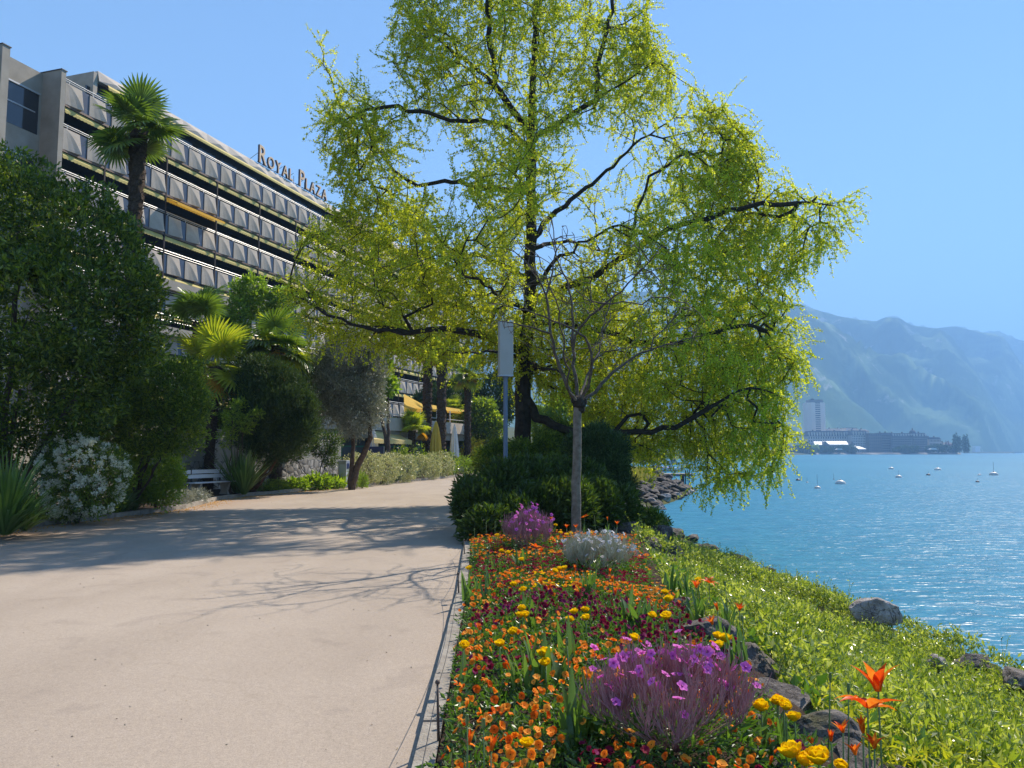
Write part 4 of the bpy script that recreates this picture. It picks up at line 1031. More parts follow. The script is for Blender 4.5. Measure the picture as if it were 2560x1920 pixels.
for i, (px, py, rp, D, lb) in enumerate(((362,467,18,36.5,'long clipped variegated hedge bush directly right of the grey cabinet'),(381,467,16,38.5,'square clipped variegated bush second from the grey cabinet'),(399,465,15,41,'clipped variegated bush just left of the spiky yucca'),(424,465,14,45,'variegated bush just right of the spiky yucca'),(438,463,13,48,'variegated bush between the yucca and the black chalkboard'),(462,466,13,54,'round green bush at the far end of the path'))):
    sx = 1.3 if i == 0 else 1.0
    L = [lump(px-5, py+2, D, rp), lump(px+5, py+2, D, rp*0.95), lump(px, py+6, D-.3, rp)]
    bush('variegated_bush', lb, 'bush', L, 420, 9, 0.09, 0.085, 'variegated_leaf' if i < 5 else 'bright_leaf', 50+i, 0.5, group='clipped bushes along the far side of the path', stems=2, stem_r=0.03, rough=0.2)
for i, (px, py, D, rp, lb) in enumerate(((354.5,477,33.8,9,'taller lime green dwarf conifer at the foot of the grey cabinet'),(363.5,479,34.2,6,'smaller lime green dwarf conifer beside its taller neighbour'))):
    p = at(px, py, D); r = rp*D/F
    bush('dwarf_conifer', lb, 'bush', [(p.x, p.y, r*1.1, r*0.8, r*0.8, r*1.5)], 260, 9, 0.06, 0.05, 'bright_leaf', 60+i, 0.3, group='dwarf conifers', stems=1, stem_r=0.02, rough=0.15, up=1.2)
bush('wall_shrub', 'dark climbing shrub against the retaining wall left of the grey cabinet', 'shrub', lps((322,446,13,0),(305,440,14,0),(335,440,9,0),(290,452,12,-.5),(330,458,9,-.3), D=35.6), 900, 8, 0.14, 0.1, 'dark_leaf', 42, 0.4, stems=3, stem_r=0.03, rough=0.3)
# hedge around the lamp and the bare tree
hd = lps((478,508,22,-1.2),(500,492,27,0),(486,528,20,-2.0),(512,520,26,-1.4),(530,488,27,.8),(545,512,28,-.8),(558,484,22,1.2),(572,510,26,-.6),(598,505,24,0),(470,492,14,.5),(520,545,16,-2.2),(618,508,20,.6),(585,482,22,1.2), D=15.8)
bush('rhododendron_hedge', 'broad dark green rhododendron mass behind the flower bed at the path edge', 'hedge', hd, 6200, 8, 0.14, 0.115, 'dark_leaf', 70, 0.34, stems=7, stem_r=0.05, rough=0.28, inner=0.14, foot=(0.9, 15.6))
bush('juniper_shrub', 'dark blue-green feathery shrub behind the bare tree on the lake side', 'shrub',
     lps((585,452,20,0),(604,448,20,0),(612,468,18,-.3),(622,488,16,-.4),(600,478,20,-.3),(596,436,12,.2),(618,448,12,0), D=18.5), 2400, 12, 0.14, 0.11, 'needle_leaf', 71, 0.16, stems=4, stem_r=0.05, rough=0.35, foot=(2.2, 18.8), up=0.9)
bush('mixed_shrub', 'mid-green shrubs around the foot of the ginkgo trunk', 'shrub',
     lps((500,455,16,0),(520,452,14,-.5),(545,448,16,0),(570,440,16,.6),(488,462,14,0),(556,430,12,1), D=24.0), 1700, 9, 0.16, 0.1, 'shrub_leaf', 72, 0.4, stems=3, stem_r=0.04, rough=0.35)
bush('bank_shrub', 'small leafy shrub growing out of the boulders on the bank', 'shrub',
     lps((648,520,14,0),(660,526,9,-.2),(638,524,9,0), D=19.0), 420, 9, 0.1, 0.07, 'shrub_leaf', 73, 0.4, stems=3, stem_r=0.015, rough=0.4, zmin=-0.9)
for i, (px, py, rp, D, mn, lb, nm, ct) in enumerate((
    (452,405,26,66,'far_leaf','mid-green round tree beyond the palms near the path bend','background_tree','tree'),
    (478,420,22,62,'shrub_leaf','green shrub-like tree just left of the lamp post','background_tree','tree'),
    (492,395,24,70,'far_leaf','tall green tree seen behind the lamp post','background_tree','tree'),
    (560,418,26,58,'bright_leaf','bright green tree behind the ginkgo trunk on the lake side','background_tree','tree'),
    (600,425,22,64,'shrub_leaf','green tree under the low ginkgo limb on the lake side','background_tree','tree'),
    (430,402,18,74,'far_leaf','dark green tree above the pavilion roof','background_tree','tree'),
    (345,400,30,60,'far_leaf','dark green tree behind the olive tree','background_tree','tree'))):
    L = [lump(px+dx*rp, py+dy*rp, D+dd, rp*s) for dx, dy, dd, s in ((0,0,0,.8),(-.6,.3,.5,.6),(.6,.3,-.5,.6),(0,.7,0,.8),(.2,-.5,0,.5))]
    bush(nm, lb, ct, L, 900, 9, 0.35, 0.26, mn, 80+i, 0.55, group='trees beyond the pavilion', stems=2, stem_r=0.16, rough=0.35)
print('bushes', time.time()-T0)
# ------------------------------------------------------------------ palms
def frond_mesh(name, mname, nseg=32, L=0.72, pet=0.62, arc=290, droop=0.35, seed=0, fold=0.3):
    """a fan frond: petiole along +X, blades radiating from its end"""
    g = random.Random(seed); V = []; Q = []
    def strip(pts, w, nrm):
        base = len(V); n = len(pts)
        for i, p in enumerate(pts):
            t = (pts[min(i+1, n-1)] - pts[max(i-1, 0)]).normalized(); s = t.cross(nrm).normalized()
            ww = w[i]; V.extend([p - s*ww, p - nrm*ww*0.45, p + s*ww])
        for i in range(n-1):
            for k in range(2): Q.append((base+i*3+k, base+i*3+k+1, base+(i+1)*3+k+1, base+(i+1)*3+k))
    up = Vector((0,0,1))
    strip([Vector((0,0,0)), Vector((pet*0.5,0,0.03)), Vector((pet,0,0))], [0.016,0.012,0.010], up)
    c = Vector((pet, 0, 0))
    for i in range(nseg):
        a = math.radians(-arc/2 + arc*i/(nseg-1)); ln = L*(0.72 + 0.28*math.cos(a*0.55))*g.uniform(0.93, 1.05)
        d = Vector((math.cos(a), math.sin(a), 0)); n_ = 5; pts = []
        for k in range(n_):
            u = k/(n_-1); z = fold*0.25*math.sin(u*math.pi*0.6)*ln - droop*ln*max(0, u-0.35)**1.7*g.uniform(0.7, 1.3)
            pts.append(c + d*ln*u + up*z)
        wmax = ln*math.radians(arc)/(nseg)*0.34
        strip(pts, [0.004, wmax*0.75, wmax, wmax*0.8, 0.002], up)
    return npmesh(name, np.array([tuple(v) for v in V]), [np.array(Q)], M[mname])
FR = {'green': [frond_mesh('frond', 'palm_leaf', seed=i, droop=d) for i, d in enumerate((0.3, 0.55, 0.8))],
      'young': [frond_mesh('frond', 'young_palm_leaf', seed=5+i, droop=d) for i, d in enumerate((0.25, 0.5))],
      'dead': [frond_mesh('dead_frond', 'dead_palm_leaf', nseg=20, L=0.6, arc=170, seed=9+i, droop=d) for i, d in enumerate((0.6, 1.0))]}
def palm(label, px, py, D, r, seed, nf=26, kinds=('green',), dead=0, trunk_r=0.17, foot_px=None, lean=0.0, elev=(-55, 80), group='fan palms', bare=0.0):
    g = random.Random(seed); top = at(px, py, D); fx = top.x if foot_px is None else at(foot_px, 480, D).x
    root = empty('fan_palm', (fx, D, 0), 0, label, 'palm tree', group)
    H = top.z - 0.15
    # shaggy trunk
    n = max(8, int(H/0.12)); V = []; Q = []; k = 14; rr = np.random.default_rng(seed)
    for i in range(n+1):
        u = i/n; z = H*u; x = (top.x-fx)*u**1.3; y = (top.y-D)*u
        base = trunk_r*(1.0 + 0.28*max(0, u-0.75)/0.25 if bare == 0 else 1.0)
        for j in range(k):
            a = 2*math.pi*j/k + (i % 2)*0.2; q = base*(1 + rr.uniform(-0.16, 0.2)); V.append((x+q*math.cos(a), y+q*math.sin(a), z - rr.uniform(0, 0.05)))
    Q = [(i*k+j, i*k+(j+1)%k, (i+1)*k+(j+1)%k, (i+1)*k+j) for i in range(n) for j in range(k)]
    V = np.array(V); Q = np.array(Q)
    # fibres and old leaf bases
    m = int(H*90); u = rr.uniform(0.02, 1, m); a = rr.uniform(0, 2*math.pi, m)
    P = np.stack([(top.x-fx)*u**1.3 + trunk_r*0.95*np.cos(a), trunk_r*0.95*np.sin(a), H*u], 1); N = np.stack([np.cos(a)*0.7, np.sin(a)*0.7, rr.uniform(-1.0, 0.9, m)], 1)
    V2, Q2 = leaf_quads(P, N, 0.14, 0.22, 0.1, 0.5, rr)
    newobj('trunk', npmesh('trunk', np.concatenate([V, V2]), [np.concatenate([Q, Q2+len(V)])], M['palm_fibre']), root)
    c = Vector((top.x-fx, 0, H)); sc = r/1.3
    for i in range(nf + dead):
        isd = i >= nf
        e = math.radians(g.uniform(elev[0], elev[1])) if not isd else math.radians(g.uniform(-68, -25))
        az = 2.39996*i + g.uniform(-0.25, 0.25)
        fm = FR['dead'] if isd else FR[kinds[i % len(kinds)]]
        me = fm[i % len(fm)]
        o = newobj('dead_frond' if isd else 'frond', me, root)
        M3 = (Matrix.Rotation(az, 4, 'Z') @ Matrix.Rotation(-e, 4, 'Y') @ Matrix.Rotation(g.uniform(-0.5, 0.5), 4, 'X'))
        s = sc*g.uniform(0.85, 1.1)*(0.8 if isd else 1)
        o.matrix_local = Matrix.Translation(c + Vector((0, 0, g.uniform(-0.25, 0.15)))) @ M3 @ Matrix.Scale(s, 4)
    return root
palm('tall fan palm with a shaggy trunk rising above the evergreen in front of the hotel', 139, 126, 23.0, 1.5, 1, nf=20, trunk_r=0.19, elev=(-38, 62))
palm('fan palm with a dark trunk and blue-green fronds standing just right of the evergreen', 200, 318, 29.6, 1.6, 2, nf=13, trunk_r=0.19, foot_px=192, elev=(5, 80))
palm('short fan palm with yellow-green fronds and hanging orange dead leaves left of the conifer shrub', 216, 362, 29.2, 2.0, 3, nf=17, kinds=('young',), dead=7, trunk_r=0.18, foot_px=208, elev=(-40, 75))
palm('wide fan palm with orange dead fronds above the dark conifer shrub', 279, 342, 31.5, 1.9, 4, nf=20, kinds=('green','green','young'), dead=9, trunk_r=0.24, elev=(-40, 70))
for i, (px, D, kk, lb) in enumerate(((428,53,('green',),'slim palm left of the yellow folded parasol'),(442,52,('green','young'),'palm trunk just right of the yellow folded parasol'),(468,58,('young','green'),'rightmost palm of the three by the pavilion, beside the path bend'))):
    palm(lb, px, 345 if i < 2 else 372, D, 1.7, 10+i, nf=20, kinds=kk, dead=8, trunk_r=0.30 if i < 2 else 0.24, elev=(-50, 60), group='palms by the pavilion')
palm('small bright green palm under the pavilion terrace', 412, 428, 50, 1.5, 15, nf=16, kinds=('young',), dead=2, trunk_r=0.2, elev=(0, 80), group='palms by the pavilion')
palm('small yellowing palm up on the pavilion terrace', 452, 408, 64, 1.4, 16, nf=14, kinds=('young',), dead=4, trunk_r=0.15, elev=(-20, 80), group='palms by the pavilion')

# ------------------------------------------------------------------ strap-leaved clumps
def straps(n, L, w, arch, seed, up=0.55, segs=6, flat=0.0):
    g = np.random.default_rng(seed); V = []; Q = []
    for i in range(n):
        az = g.uniform(0, 2*math.pi); e = g.uniform(up, 1.5); ln = L*g.uniform(0.6, 1.15); q = g.uniform(0, 0.06*L)
        p = np.array([q*math.cos(az), q*math.sin(az), 0.0]); d = np.array([math.cos(az)*math.cos(e), math.sin(az)*math.cos(e), math.sin(e)])
        s = np.array([-math.sin(az), math.cos(az), 0]); tw = g.uniform(-0.5, 0.5); b = len(V)
        for k in range(segs+1):
            u = k/segs; ww = w*(math.sin(math.pi*min(1, 0.18+u*0.82)))**0.7*0.5
            V.append(p - s*ww); V.append(p + s*ww)
            d = d + np.array([0, 0, -arch*u*0.5]); d /= np.linalg.norm(d); p = p + d*ln/segs
            p[2] = max(p[2], 0.01)
        Q += [(b+2*k, b+2*k+1, b+2*k+3, b+2*k+2) for k in range(segs)]
    return np.array(V), np.array(Q)
def strap_plant(name, label, cat, loc, n, L, w, arch, seed, mname, up=0.55, group=None):
    root = empty(name, loc, 0, label, cat, group)
    V, Q = straps(n, L, w, arch, seed, up); newobj('foliage', npmesh('foliage', V, [Q], M[mname]), root); return root
for i, (px, py, n, L, lb) in enumerate(((10,536,260,1.5,'big arching strap-leaved clump at the left edge of the photo'),(-35,532,200,1.1,'strap-leaved clump cut off by the left frame edge'),(30,532,130,0.85,'smaller strap-leaved clump between the big one and the white-flowering bush'),(128,513,110,0.8,'strap-leaved clump right of the white-flowering bush'),(140,511,80,0.6,'small grassy clump drooping over the kerb near the yellowish shrub'))):
    p = G(px, py, 0.12); p.x -= 0.35; p.y += 0.4
    strap_plant('agapanthus_clump', lb, 'plant', (p.x, p.y, 0.1), n, L, 0.045, 0.55, 200+i, 'strap_leaf', 0.5, 'strap-leaved clumps by the kerb')
p = G(243, 507, 0.1)
for i, (px, D, n, L, lb) in enumerate(((244,27.6,140,1.5,'tall spiky dark green cordyline-like clump right of the bench'),(237,28.4,90,1.9,'tallest upright spiky clump behind the right end of the bench'))):
    x = at(px, 490, D).x; strap_plant('spiky_clump', lb, 'plant', (x, D, 0.1), n, L, 0.05, 0.35, 210+i, 'strap_leaf', 0.75, 'spiky clumps beside the bench')
x = at(410, 460, 43).x; strap_plant('yucca', 'blue-green spiky yucca between the variegated bushes', 'plant', (x, 43, 0.15), 110, 1.25, 0.06, 0.15, 215, 'blue_strap_leaf', 0.1)
x = at(396, 470, 40).x; strap_plant('yucca', 'low blue-green spiky rosette at the foot of the variegated bushes', 'plant', (x, 40, 0.1), 60, 0.8, 0.05, 0.15, 216, 'blue_strap_leaf', 0.1)
# low plants along the kerb: drooping rosemary-like cushions and small herbs
gl = np.random.default_rng(77)
kx = lambda y: float(np.interp(y, PL[:,0], PL[:,1]))
bush('rosemary_cushion', 'grey-green trailing cushion plant spilling over the kerb in front of the bench', 'plant', [(kx(22.5)-.5,22.5,0.24,.5,.7,.26),(kx(23.7)-.45,23.9,0.22,.45,.7,.25),(kx(25)-.35,24.9,.18,.3,.4,.2)], 560, 8, 0.1, 0.10, 'olive_leaf', 90, 0.14, stems=0, droop=0.5, rough=0.3)
bush('herb_patch', 'mixed grey-green herbs in the bed between conifer shrub and olive', 'plant', [(kx(31)-.6,31,0.22,.5,.7,.3),(kx(32)-.7,32.2,.24,.5,.7,.3),(kx(30)-.6,30,.2,.5,.6,.25)], 600, 8, 0.1, 0.08, 'shrub_leaf', 91, 0.3, stems=0, rough=0.4)
bush('broad_leaved_plant', 'bright green broad-leaved plants at the foot of the olive trunk', 'plant', [(kx(33.5)-.2,33.0,0.25,.6,.6,.32),(kx(35)-.3,34.2,.22,.5,.6,.3),(kx(32)-.3,32.0,.2,.4,.5,.25)], 300, 7, 0.13, 0.16, 'bright_leaf', 92, 0.5, stems=0, rough=0.3)
bush('kerb_herbs', 'low green weeds along the kerb below the white-flowering bush', 'plant', [(kx(y)-.35,y,0.16,.3,.6,.12) for y in (15.6,16.6,17.6,18.6,19.4)], 500, 7, 0.08, 0.07, 'bright_leaf', 93, 0.4, stems=0, rough=0.4)
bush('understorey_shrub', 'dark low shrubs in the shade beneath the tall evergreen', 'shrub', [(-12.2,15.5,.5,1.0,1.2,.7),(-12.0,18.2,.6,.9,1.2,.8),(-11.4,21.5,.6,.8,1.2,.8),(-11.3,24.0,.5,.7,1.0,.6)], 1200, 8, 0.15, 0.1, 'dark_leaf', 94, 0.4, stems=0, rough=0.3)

# specks of debris on the path
def path_specks():
    g = np.random.default_rng(14); n = 1500; y = 2.5 + 28*g.random(n)**1.6; x = np.interp(y, PL[:,0], PL[:,1]) + (np.interp(y, PRT[:,0], PRT[:,1]) - np.interp(y, PL[:,0], PL[:,1]))*g.random(n)
    V, Q = leaf_quads(np.stack([x, y, np.full(n, 0.009)], 1), np.stack([g.normal(0,1,n), g.normal(0,1,n), g.uniform(0,.2,n)], 1), 0.014, 0.6, 0.1, 0.1, g)
    tag(newobj('path_debris', npmesh('path_debris', V, [Q], M['dry_stem'])), 'small specks of leaf debris scattered over the path', kind='stuff')
path_specks()
# leaf litter blown against the kerb
def litter():
    g = np.random.default_rng(4); n = 2600; y = g.uniform(14, 34, n); x = np.interp(y, PL[:,0], PL[:,1]) + np.abs(g.normal(0, 0.35, n)) + 0.01
    P = np.stack([x, y, np.full(n, 0.009)], 1); T = np.stack([g.normal(0,1,n), g.normal(0,1,n), g.uniform(0,0.3,n)], 1)
    V, Q = leaf_quads(P, T, 0.03, 0.6, 0.1, 0.1, g)
    tag(newobj('fallen_leaves', npmesh('fallen_leaves', V, [Q], M['dead_palm_leaf'])), 'small brown leaf litter gathered along the kerb', kind='stuff')
litter()

# ------------------------------------------------------------------ ground cover on the bank
def ground_cover():
    g = np.random.default_rng(12); n = 30000
    y = 1.5 + 20.5*g.random(n)**1.2; xl_ = bed_right(y) + np.where(y < 4.5, 0.9, np.where(y < 7, 0.5, 0.28)); xr_ = x_shore(y) - 0.35
    x = xl_ + (xr_-xl_)*g.random(n)
    d = fbm(np.stack([x*0.9, y*0.9, x*0], 1), 3, 2); ok = (d > 0.36) & ~((y > 15) & (x < 2.6)) & ~((y > 17.5) & (g.random(n) < (y-17.5)/4))
    x, y = x[ok], y[ok]; z = ground_h(x, y)
    hgt = 0.06 + 0.36*fbm(np.stack([x*1.1, y*1.1, x*0], 1), 2, 6) + 0.1*fbm(np.stack([x*4, y*4, x*0], 1), 2, 7)
    C = np.stack([x, y, z + hgt*g.random(len(x))**0.45], 1); per = 6
    P = np.repeat(C, per, 0) + g.normal(0, 0.045, (len(C)*per, 3)); N = np.repeat(np.stack([g.normal(0,.5,len(C)), g.normal(0,.5,len(C)), np.full(len(C), 0.7)], 1), per, 0)
    V, Q = leaf_quads(P, N, 0.066, 0.44, 0.14, 1.0, g)
    # upright leafy shoots
    ns = 2400; k = g.integers(0, len(C), ns); S0 = C[k].copy(); S0[:,2] -= 0.08; hh = g.uniform(0.12, 0.42, ns)**1.0; lean = g.normal(0, 0.25, (ns, 2))
    S1 = S0 + np.stack([lean[:,0]*hh, lean[:,1]*hh, hh], 1); V2, Q2 = twig_mesh(S0, S1, 0.0035)
    u = np.tile(np.linspace(0.2, 1.0, 9), ns); PP = np.repeat(S0, 9, 0) + np.repeat(S1-S0, 9, 0)*u[:,None]
    NN = np.stack([g.normal(0,1,len(PP)), g.normal(0,1,len(PP)), np.full(len(PP), 0.7)], 1)
    V3, Q3 = leaf_quads(PP, NN, 0.05, 0.36, 0.12, 0.7, g)
    V = np.concatenate([V, V2, V3]); Q = np.concatenate([Q, Q2+len(V)-len(V2)-len(V3), Q3+len(V)-len(V3)])
    tag(newobj('ground_cover', npmesh('ground_cover', V, [Q], M['ivy_leaf'])), 'sunlit green creeping shrubs covering the bank down to the lake', kind='stuff')
    # other plants mixed in: lime ferny growth low on the right, darker broad leaves beside the rocks
    n = 1500; x = g.uniform(1.9, 4.6, n); y = g.uniform(2.2, 5.2, n)*1.0; k_ = fbm(np.stack([x*1.5, y*1.5, x*0], 1), 2, 21) > 0.44; x, y = x[k_], y[k_]
    C = np.stack([x, y, ground_h(x, y) + g.uniform(.05, .3, len(x))], 1); P_ = np.repeat(C, 12, 0) + g.normal(0, .05, (len(C)*12, 3))
    V, Q = leaf_quads(P_, g.normal(0, 1, (len(P_), 3)) + np.array([0,0,.4]), 0.07, 0.2, .1, .8, g); tag(newobj('lime_weeds', npmesh('lime_weeds', V, [Q], M['lime_leaf'])), 'lime green ferny weeds in the lower right corner', kind='stuff')
    n = 900; y = 3 + 14*g.random(n); x = bed_right(y) + .35 + np.abs(g.normal(0, .35, n)); k_ = fbm(np.stack([x*1.2, y*1.2, x*0], 1), 2, 33) > 0.5; x, y = x[k_], y[k_]
    C = np.stack([x, y, ground_h(x, y) + g.uniform(.02, .25, len(x))], 1); P_ = np.repeat(C, 7, 0) + g.normal(0, .06, (len(C)*7, 3))
    V, Q = leaf_quads(P_, g.normal(0, 1, (len(P_), 3)) + np.array([0,0,.5]), 0.08, 0.55, .12, .8, g); tag(newobj('broad_weeds', npmesh('broad_weeds', V, [Q], M['bed_leaf'])), 'darker broad-leaved weeds among the rocks', kind='stuff')
    # dry stems and ferny plants low on the right
    m = 500; x = g.uniform(1.9, 4.2, m); y = g.uniform(2.2, 5.0, m); z = ground_h(x, y); a = g.uniform(0, 6.28, m)
    A = np.stack([x, y, z+0.05], 1); B = A + np.stack([np.cos(a)*g.uniform(.1,.5,m), np.sin(a)*g.uniform(.1,.5,m), g.uniform(0,.22,m)], 1)
    V, Q = twig_mesh(A, B, 0.0035); tag(newobj('dry_stems', npmesh('dry_stems', V, [Q], M['dry_stem'])), 'tangle of dry stems among the rocks on the bank', kind='stuff')
    # grass on the point and behind
    n = 26000; y = g.uniform(24, 72, n); x = x_shore(y) - g.uniform(2.2, 8, n); ok = x > 3.0; x, y = x[ok], y[ok]; z = ground_h(x, y)
    V, Q = leaf_quads(np.stack([x, y, z], 1), np.tile([[0,0,1.0]], (len(x), 1)), 0.32, 0.12, 0.02, 0.5, g)
    tag(newobj('grass', npmesh('grass', V, [Q], M['dry_grass'])), 'yellowish grass on the rocky point', kind='stuff')
leaf('lime_leaf', [(0.2,0.24,0.02),(0.34,0.36,0.03),(0.5,0.46,0.06)], 0.4, 0.5, (1,1,0.3), 0.3, 1.0)
leaf('dry_grass', [(0.16,0.17,0.04),(0.28,0.27,0.07),(0.40,0.36,0.12)], 0.3, 0.7, (1,1,0.5), 0.2)
ground_cover()
print('plants', time.time()-T0)

# ------------------------------------------------------------------ rocks
def rock_mesh(name, mname, seed, sub=3, flat=0.75):
    import bmesh
    bm = bmesh.new(); bmesh.ops.create_icosphere(bm, subdivisions=sub, radius=1.0)
    V = np.array([v.co[:] for v in bm.verts]); g = np.random.default_rng(seed)
    for _ in range(15):                            # broken faces
        nrm = unit(g.normal(0, 1, 3)); dd = g.uniform(0.5, 0.82); s = V @ nrm; V = V - np.maximum(s-dd, 0)[:,None]*nrm[None,:]*0.985
    V *= (1 + 0.16*(fbm(V*2.0+seed, 4, seed)-.5)*2)[:,None]
    V += (fbm(V*7+seed, 2, seed+3)-.5)[:,None]*V*0.10
    V *= np.array([1.0, g.uniform(0.65, 0.9), flat*g.uniform(0.75, 1.05)])
    for v, c in zip(bm.verts, V): v.co = c
    me = bpy.data.meshes.new(name); bm.to_mesh(me); bm.free(); me.materials.append(M[mname]); return me
RK = [rock_mesh('rock', 'rock_dark', 10+i, 4) for i in range(5)]
RR = [rock_mesh('boulder', 'rock_riprap', 30+i, 3) for i in range(7)]
PR = [rock_mesh('pale_rock', 'rock_pale', 50+i, 4) for i in range(3)]
def rock(me, loc, s, rz, label, group=None, name='rock', rx=0.0):
    o = newobj(name, me); o.location = loc; o.scale = (s, s, s) if not hasattr(s, '__len__') else s; o.rotation_euler = (rx, 0, rz)
    return tag(o, label, 'rock', group)
i = 0
edge_rocks = [(660,544,.28,'dark rock at the top of the bed edge nearest the white flowers'),(642,612,.20,'brown rock at the bed edge beside an open orange tulip'),(668,605,.17,'small grey rock tucked against the creeping shrubs'),(700,600,.24,'dark flat-topped rock under the green bank plants'),(655,640,.18,'low grey rock at the bed edge beside wine-red pansies'),(690,640,.30,'broad grey rock slab split by a dark crevice'),(738,655,.34,'largest dark slab with a smooth sloping face below the bank plants'),(700,668,.26,'mossy brown rock left of the largest slab'),(722,700,.30,'big shadowed boulder beneath the largest slab'),(765,700,.22,'dark boulder at the right of the open orange tulip'),(690,620,.16,'small dark rock in the crevice'),(740,735,.24,'grey rock behind the orange tulips'),(795,735,.24,'pale brown rock right of the orange tulips'),(835,752,.24,'rock in the lower right corner beside yellow-green plants'),(775,765,.20,'smooth rock at the bottom edge right of the yellow blooms'),(870,765,.2,'rightmost small rock at the bottom edge of the photo')]
for px, py, s, lb in edge_rocks:
    p = G(px, py, 0.02); gz = min(0.03, float(ground_h(p.x, p.y))+0.1)
    rock(RK[i % 5], (p.x+0.10, p.y, gz - 0.03), (s*1.2, s*1.15, s*0.95), i*1.3, lb, 'rocks along the flower bed'); i += 1
for px, py, z, s, lb, me in ((632,530,.05,.5,'dark boulder under the leafy shrub at the water side of the hedge',RK[1]),(648,546,-.1,.55,'big dark wedge-shaped boulder at the corner of the bank',RK[3]),(662,536,-.3,.5,'dark boulder at the water edge under the leafy shrub',RK[0]),(636,556,.1,.35,'low dark boulder next to the white flower clump',RK[2]),(628,512,.0,.5,'grey boulder between the hedge and the shore',RK[4]),(668,552,-.3,.35,'rock where the green bank begins',RK[2])):
    p = G(px, py, z); rock(me, (p.x, p.y, z-0.1), s, px*0.7, lb, 'boulders at the corner of the bank')
p = G(876, 598, -0.75); rock(PR[0], (p.x, p.y, -1.0), (.5,.42,.42), 0.4, 'whitish rock poking out of the bank plants at the water edge', None, 'pale_rock')
p = G(936, 640, -0.75); rock(PR[1], (p.x, p.y, -1.12), (.22,.2,.3), 1.4, 'small whitish stone among the bank plants further right', None, 'pale_rock')
p = G(968, 636, -0.95); rock(RK[1], (p.x, p.y, -1.32), (.45,.3,.25), 0.4, 'flat grey rock at the water edge towards the right', None, 'rock')
p = G(1018, 655, -1.0); rock(RK[4], (p.x, p.y, -1.32), (.5,.35,.3), 1.0, 'dark rock at the water edge at the right side of the photo', None, 'rock')
# riprap on the point and along the shore
g = np.random.default_rng(9); k = 0
for t in range(900):
    if k >= 190: break
    y = g.uniform(17, 73); xs = float(x_shore(y)); a = g.random(); x = xs + 0.25 - a*(3.1 if y > 30 else 2.3); z = float(ground_h(x, y))
    if z < -1.75: continue
    s = g.uniform(0.28, 0.55)*(1.25 if y > 35 else 0.9)
    light = (a < 0.2)
    rock(PR[k % 3] if light and g.random() < 0.4 else RR[k % 7], (x, y, z + 0.05), (s*1.2, s, s*0.8), g.uniform(0, 6.3), ('pale wave-washed boulder of the riprap at the waterline' if light else 'dark grey boulder in the riprap slope of the rocky point'), 'riprap boulders', 'boulder', g.uniform(-.4, .4)); k += 1
print('rocks', time.time()-T0)
# ================================================================== flower bed
def petal(L, W, az, tilt, cup=0.3, curl=0.3, point=0.0, nu=4, nv=3, off=0.0, z0=0.0):
    """petal grid: starts near the centre, leans out by tilt (0 upright, 90 flat), tips bend outwards by curl"""
    V = []; a = math.radians(tilt); r, z = off, z0
    ca, sa = math.cos(az), math.sin(az)
    for i in range(nu+1):
        u = i/nu; wd = W*math.sin(math.pi*min(0.97, 0.12+u*0.80))**(0.8) * (1 - point*u**2.5)
        if i: aa = a + curl*(u-0.3)*2.0; r += math.sin(aa)*L/nu; z += math.cos(aa)*L/nu
        for j in range(nv+1):
            v = -1 + 2*j/nv; lat = v*wd/2; rr = r - cup*wd*0.5*v*v*math.cos(a) ; zz = z + cup*wd*0.5*v*v*math.sin(a)
            V.append((rr*ca - lat*sa, rr*sa + lat*ca, zz))
    Q = [(i*(nv+1)+j, i*(nv+1)+j+1, (i+1)*(nv+1)+j+1, (i+1)*(nv+1)+j) for i in range(nu) for j in range(nv)]
    return V, Q
def flower_mesh(name, mats, petals, eye=None, seed=0):
    mb = MB()
    for p in petals:
        m = p.pop('m', 0); V, Q = petal(**p); mb.add(V, quads=Q, m=m)
    if eye: r, z, m = eye; mb.lathe((0,0,z), [(r*0.3,-r*0.4),(r,0),(r*0.6,r*0.5),(0.0005,r*0.6)], 7, m)
    return mb.mesh(name, mats, smooth=True)
gR = random.Random(3)
def pansy_flower(mname, seed, r=0.021):
    g = random.Random(seed); ps = []
    for i, (a, w) in enumerate(((0,1.25),(72,1.0),(144,1.0),(216,1.0),(288,1.0))):
        ps.append(dict(L=r*g.uniform(0.9,1.1), W=r*1.25*w, az=math.radians(a+g.uniform(-8,8)), tilt=g.uniform(62,88), cup=0.25, curl=g.uniform(-0.2,0.5), nu=3, nv=2))
    return flower_mesh('flower', [M[mname], M['flower_eye']], ps, (r*0.11, 0.002, 1))
PF = {k: [pansy_flower(k, i) for i in range(3)] for k in ('orange_petal','orange_petal_deep','apricot_petal','wine_petal','plum_petal','yellow_bloom')}
def pansy_foliage(seed, n=52):
    g = np.random.default_rng(seed); a = g.uniform(0, 6.28, n); r = 0.115*np.sqrt(g.random(n)); z = g.uniform(0.0, 0.115, n)*(1-(r/0.15)**2)
    P = np.stack([r*np.cos(a), r*np.sin(a), z], 1); N = np.stack([np.cos(a)*.8, np.sin(a)*.8, g.uniform(.1,1.0,n)], 1)
    V, Q = leaf_quads(P, N, 0.042, 0.42, 0.12, 0.8, g); return npmesh('foliage', V, [Q], M['bed_leaf'])
PFO = [pansy_foliage(i) for i in range(6)]
def bxy(x, y): return float(bed_z(x, y))
GER = [(0.80, 4.02, 0.49), (0.22, 11.6, 0.44), (1.02, 9.6, 0.52)]       # geranium clumps: x, y, radius
def in_ger(x, y, k=0.72): return any((x-a)**2 + (y-b)**2 < (k*r)**2 for a, b, r in GER)
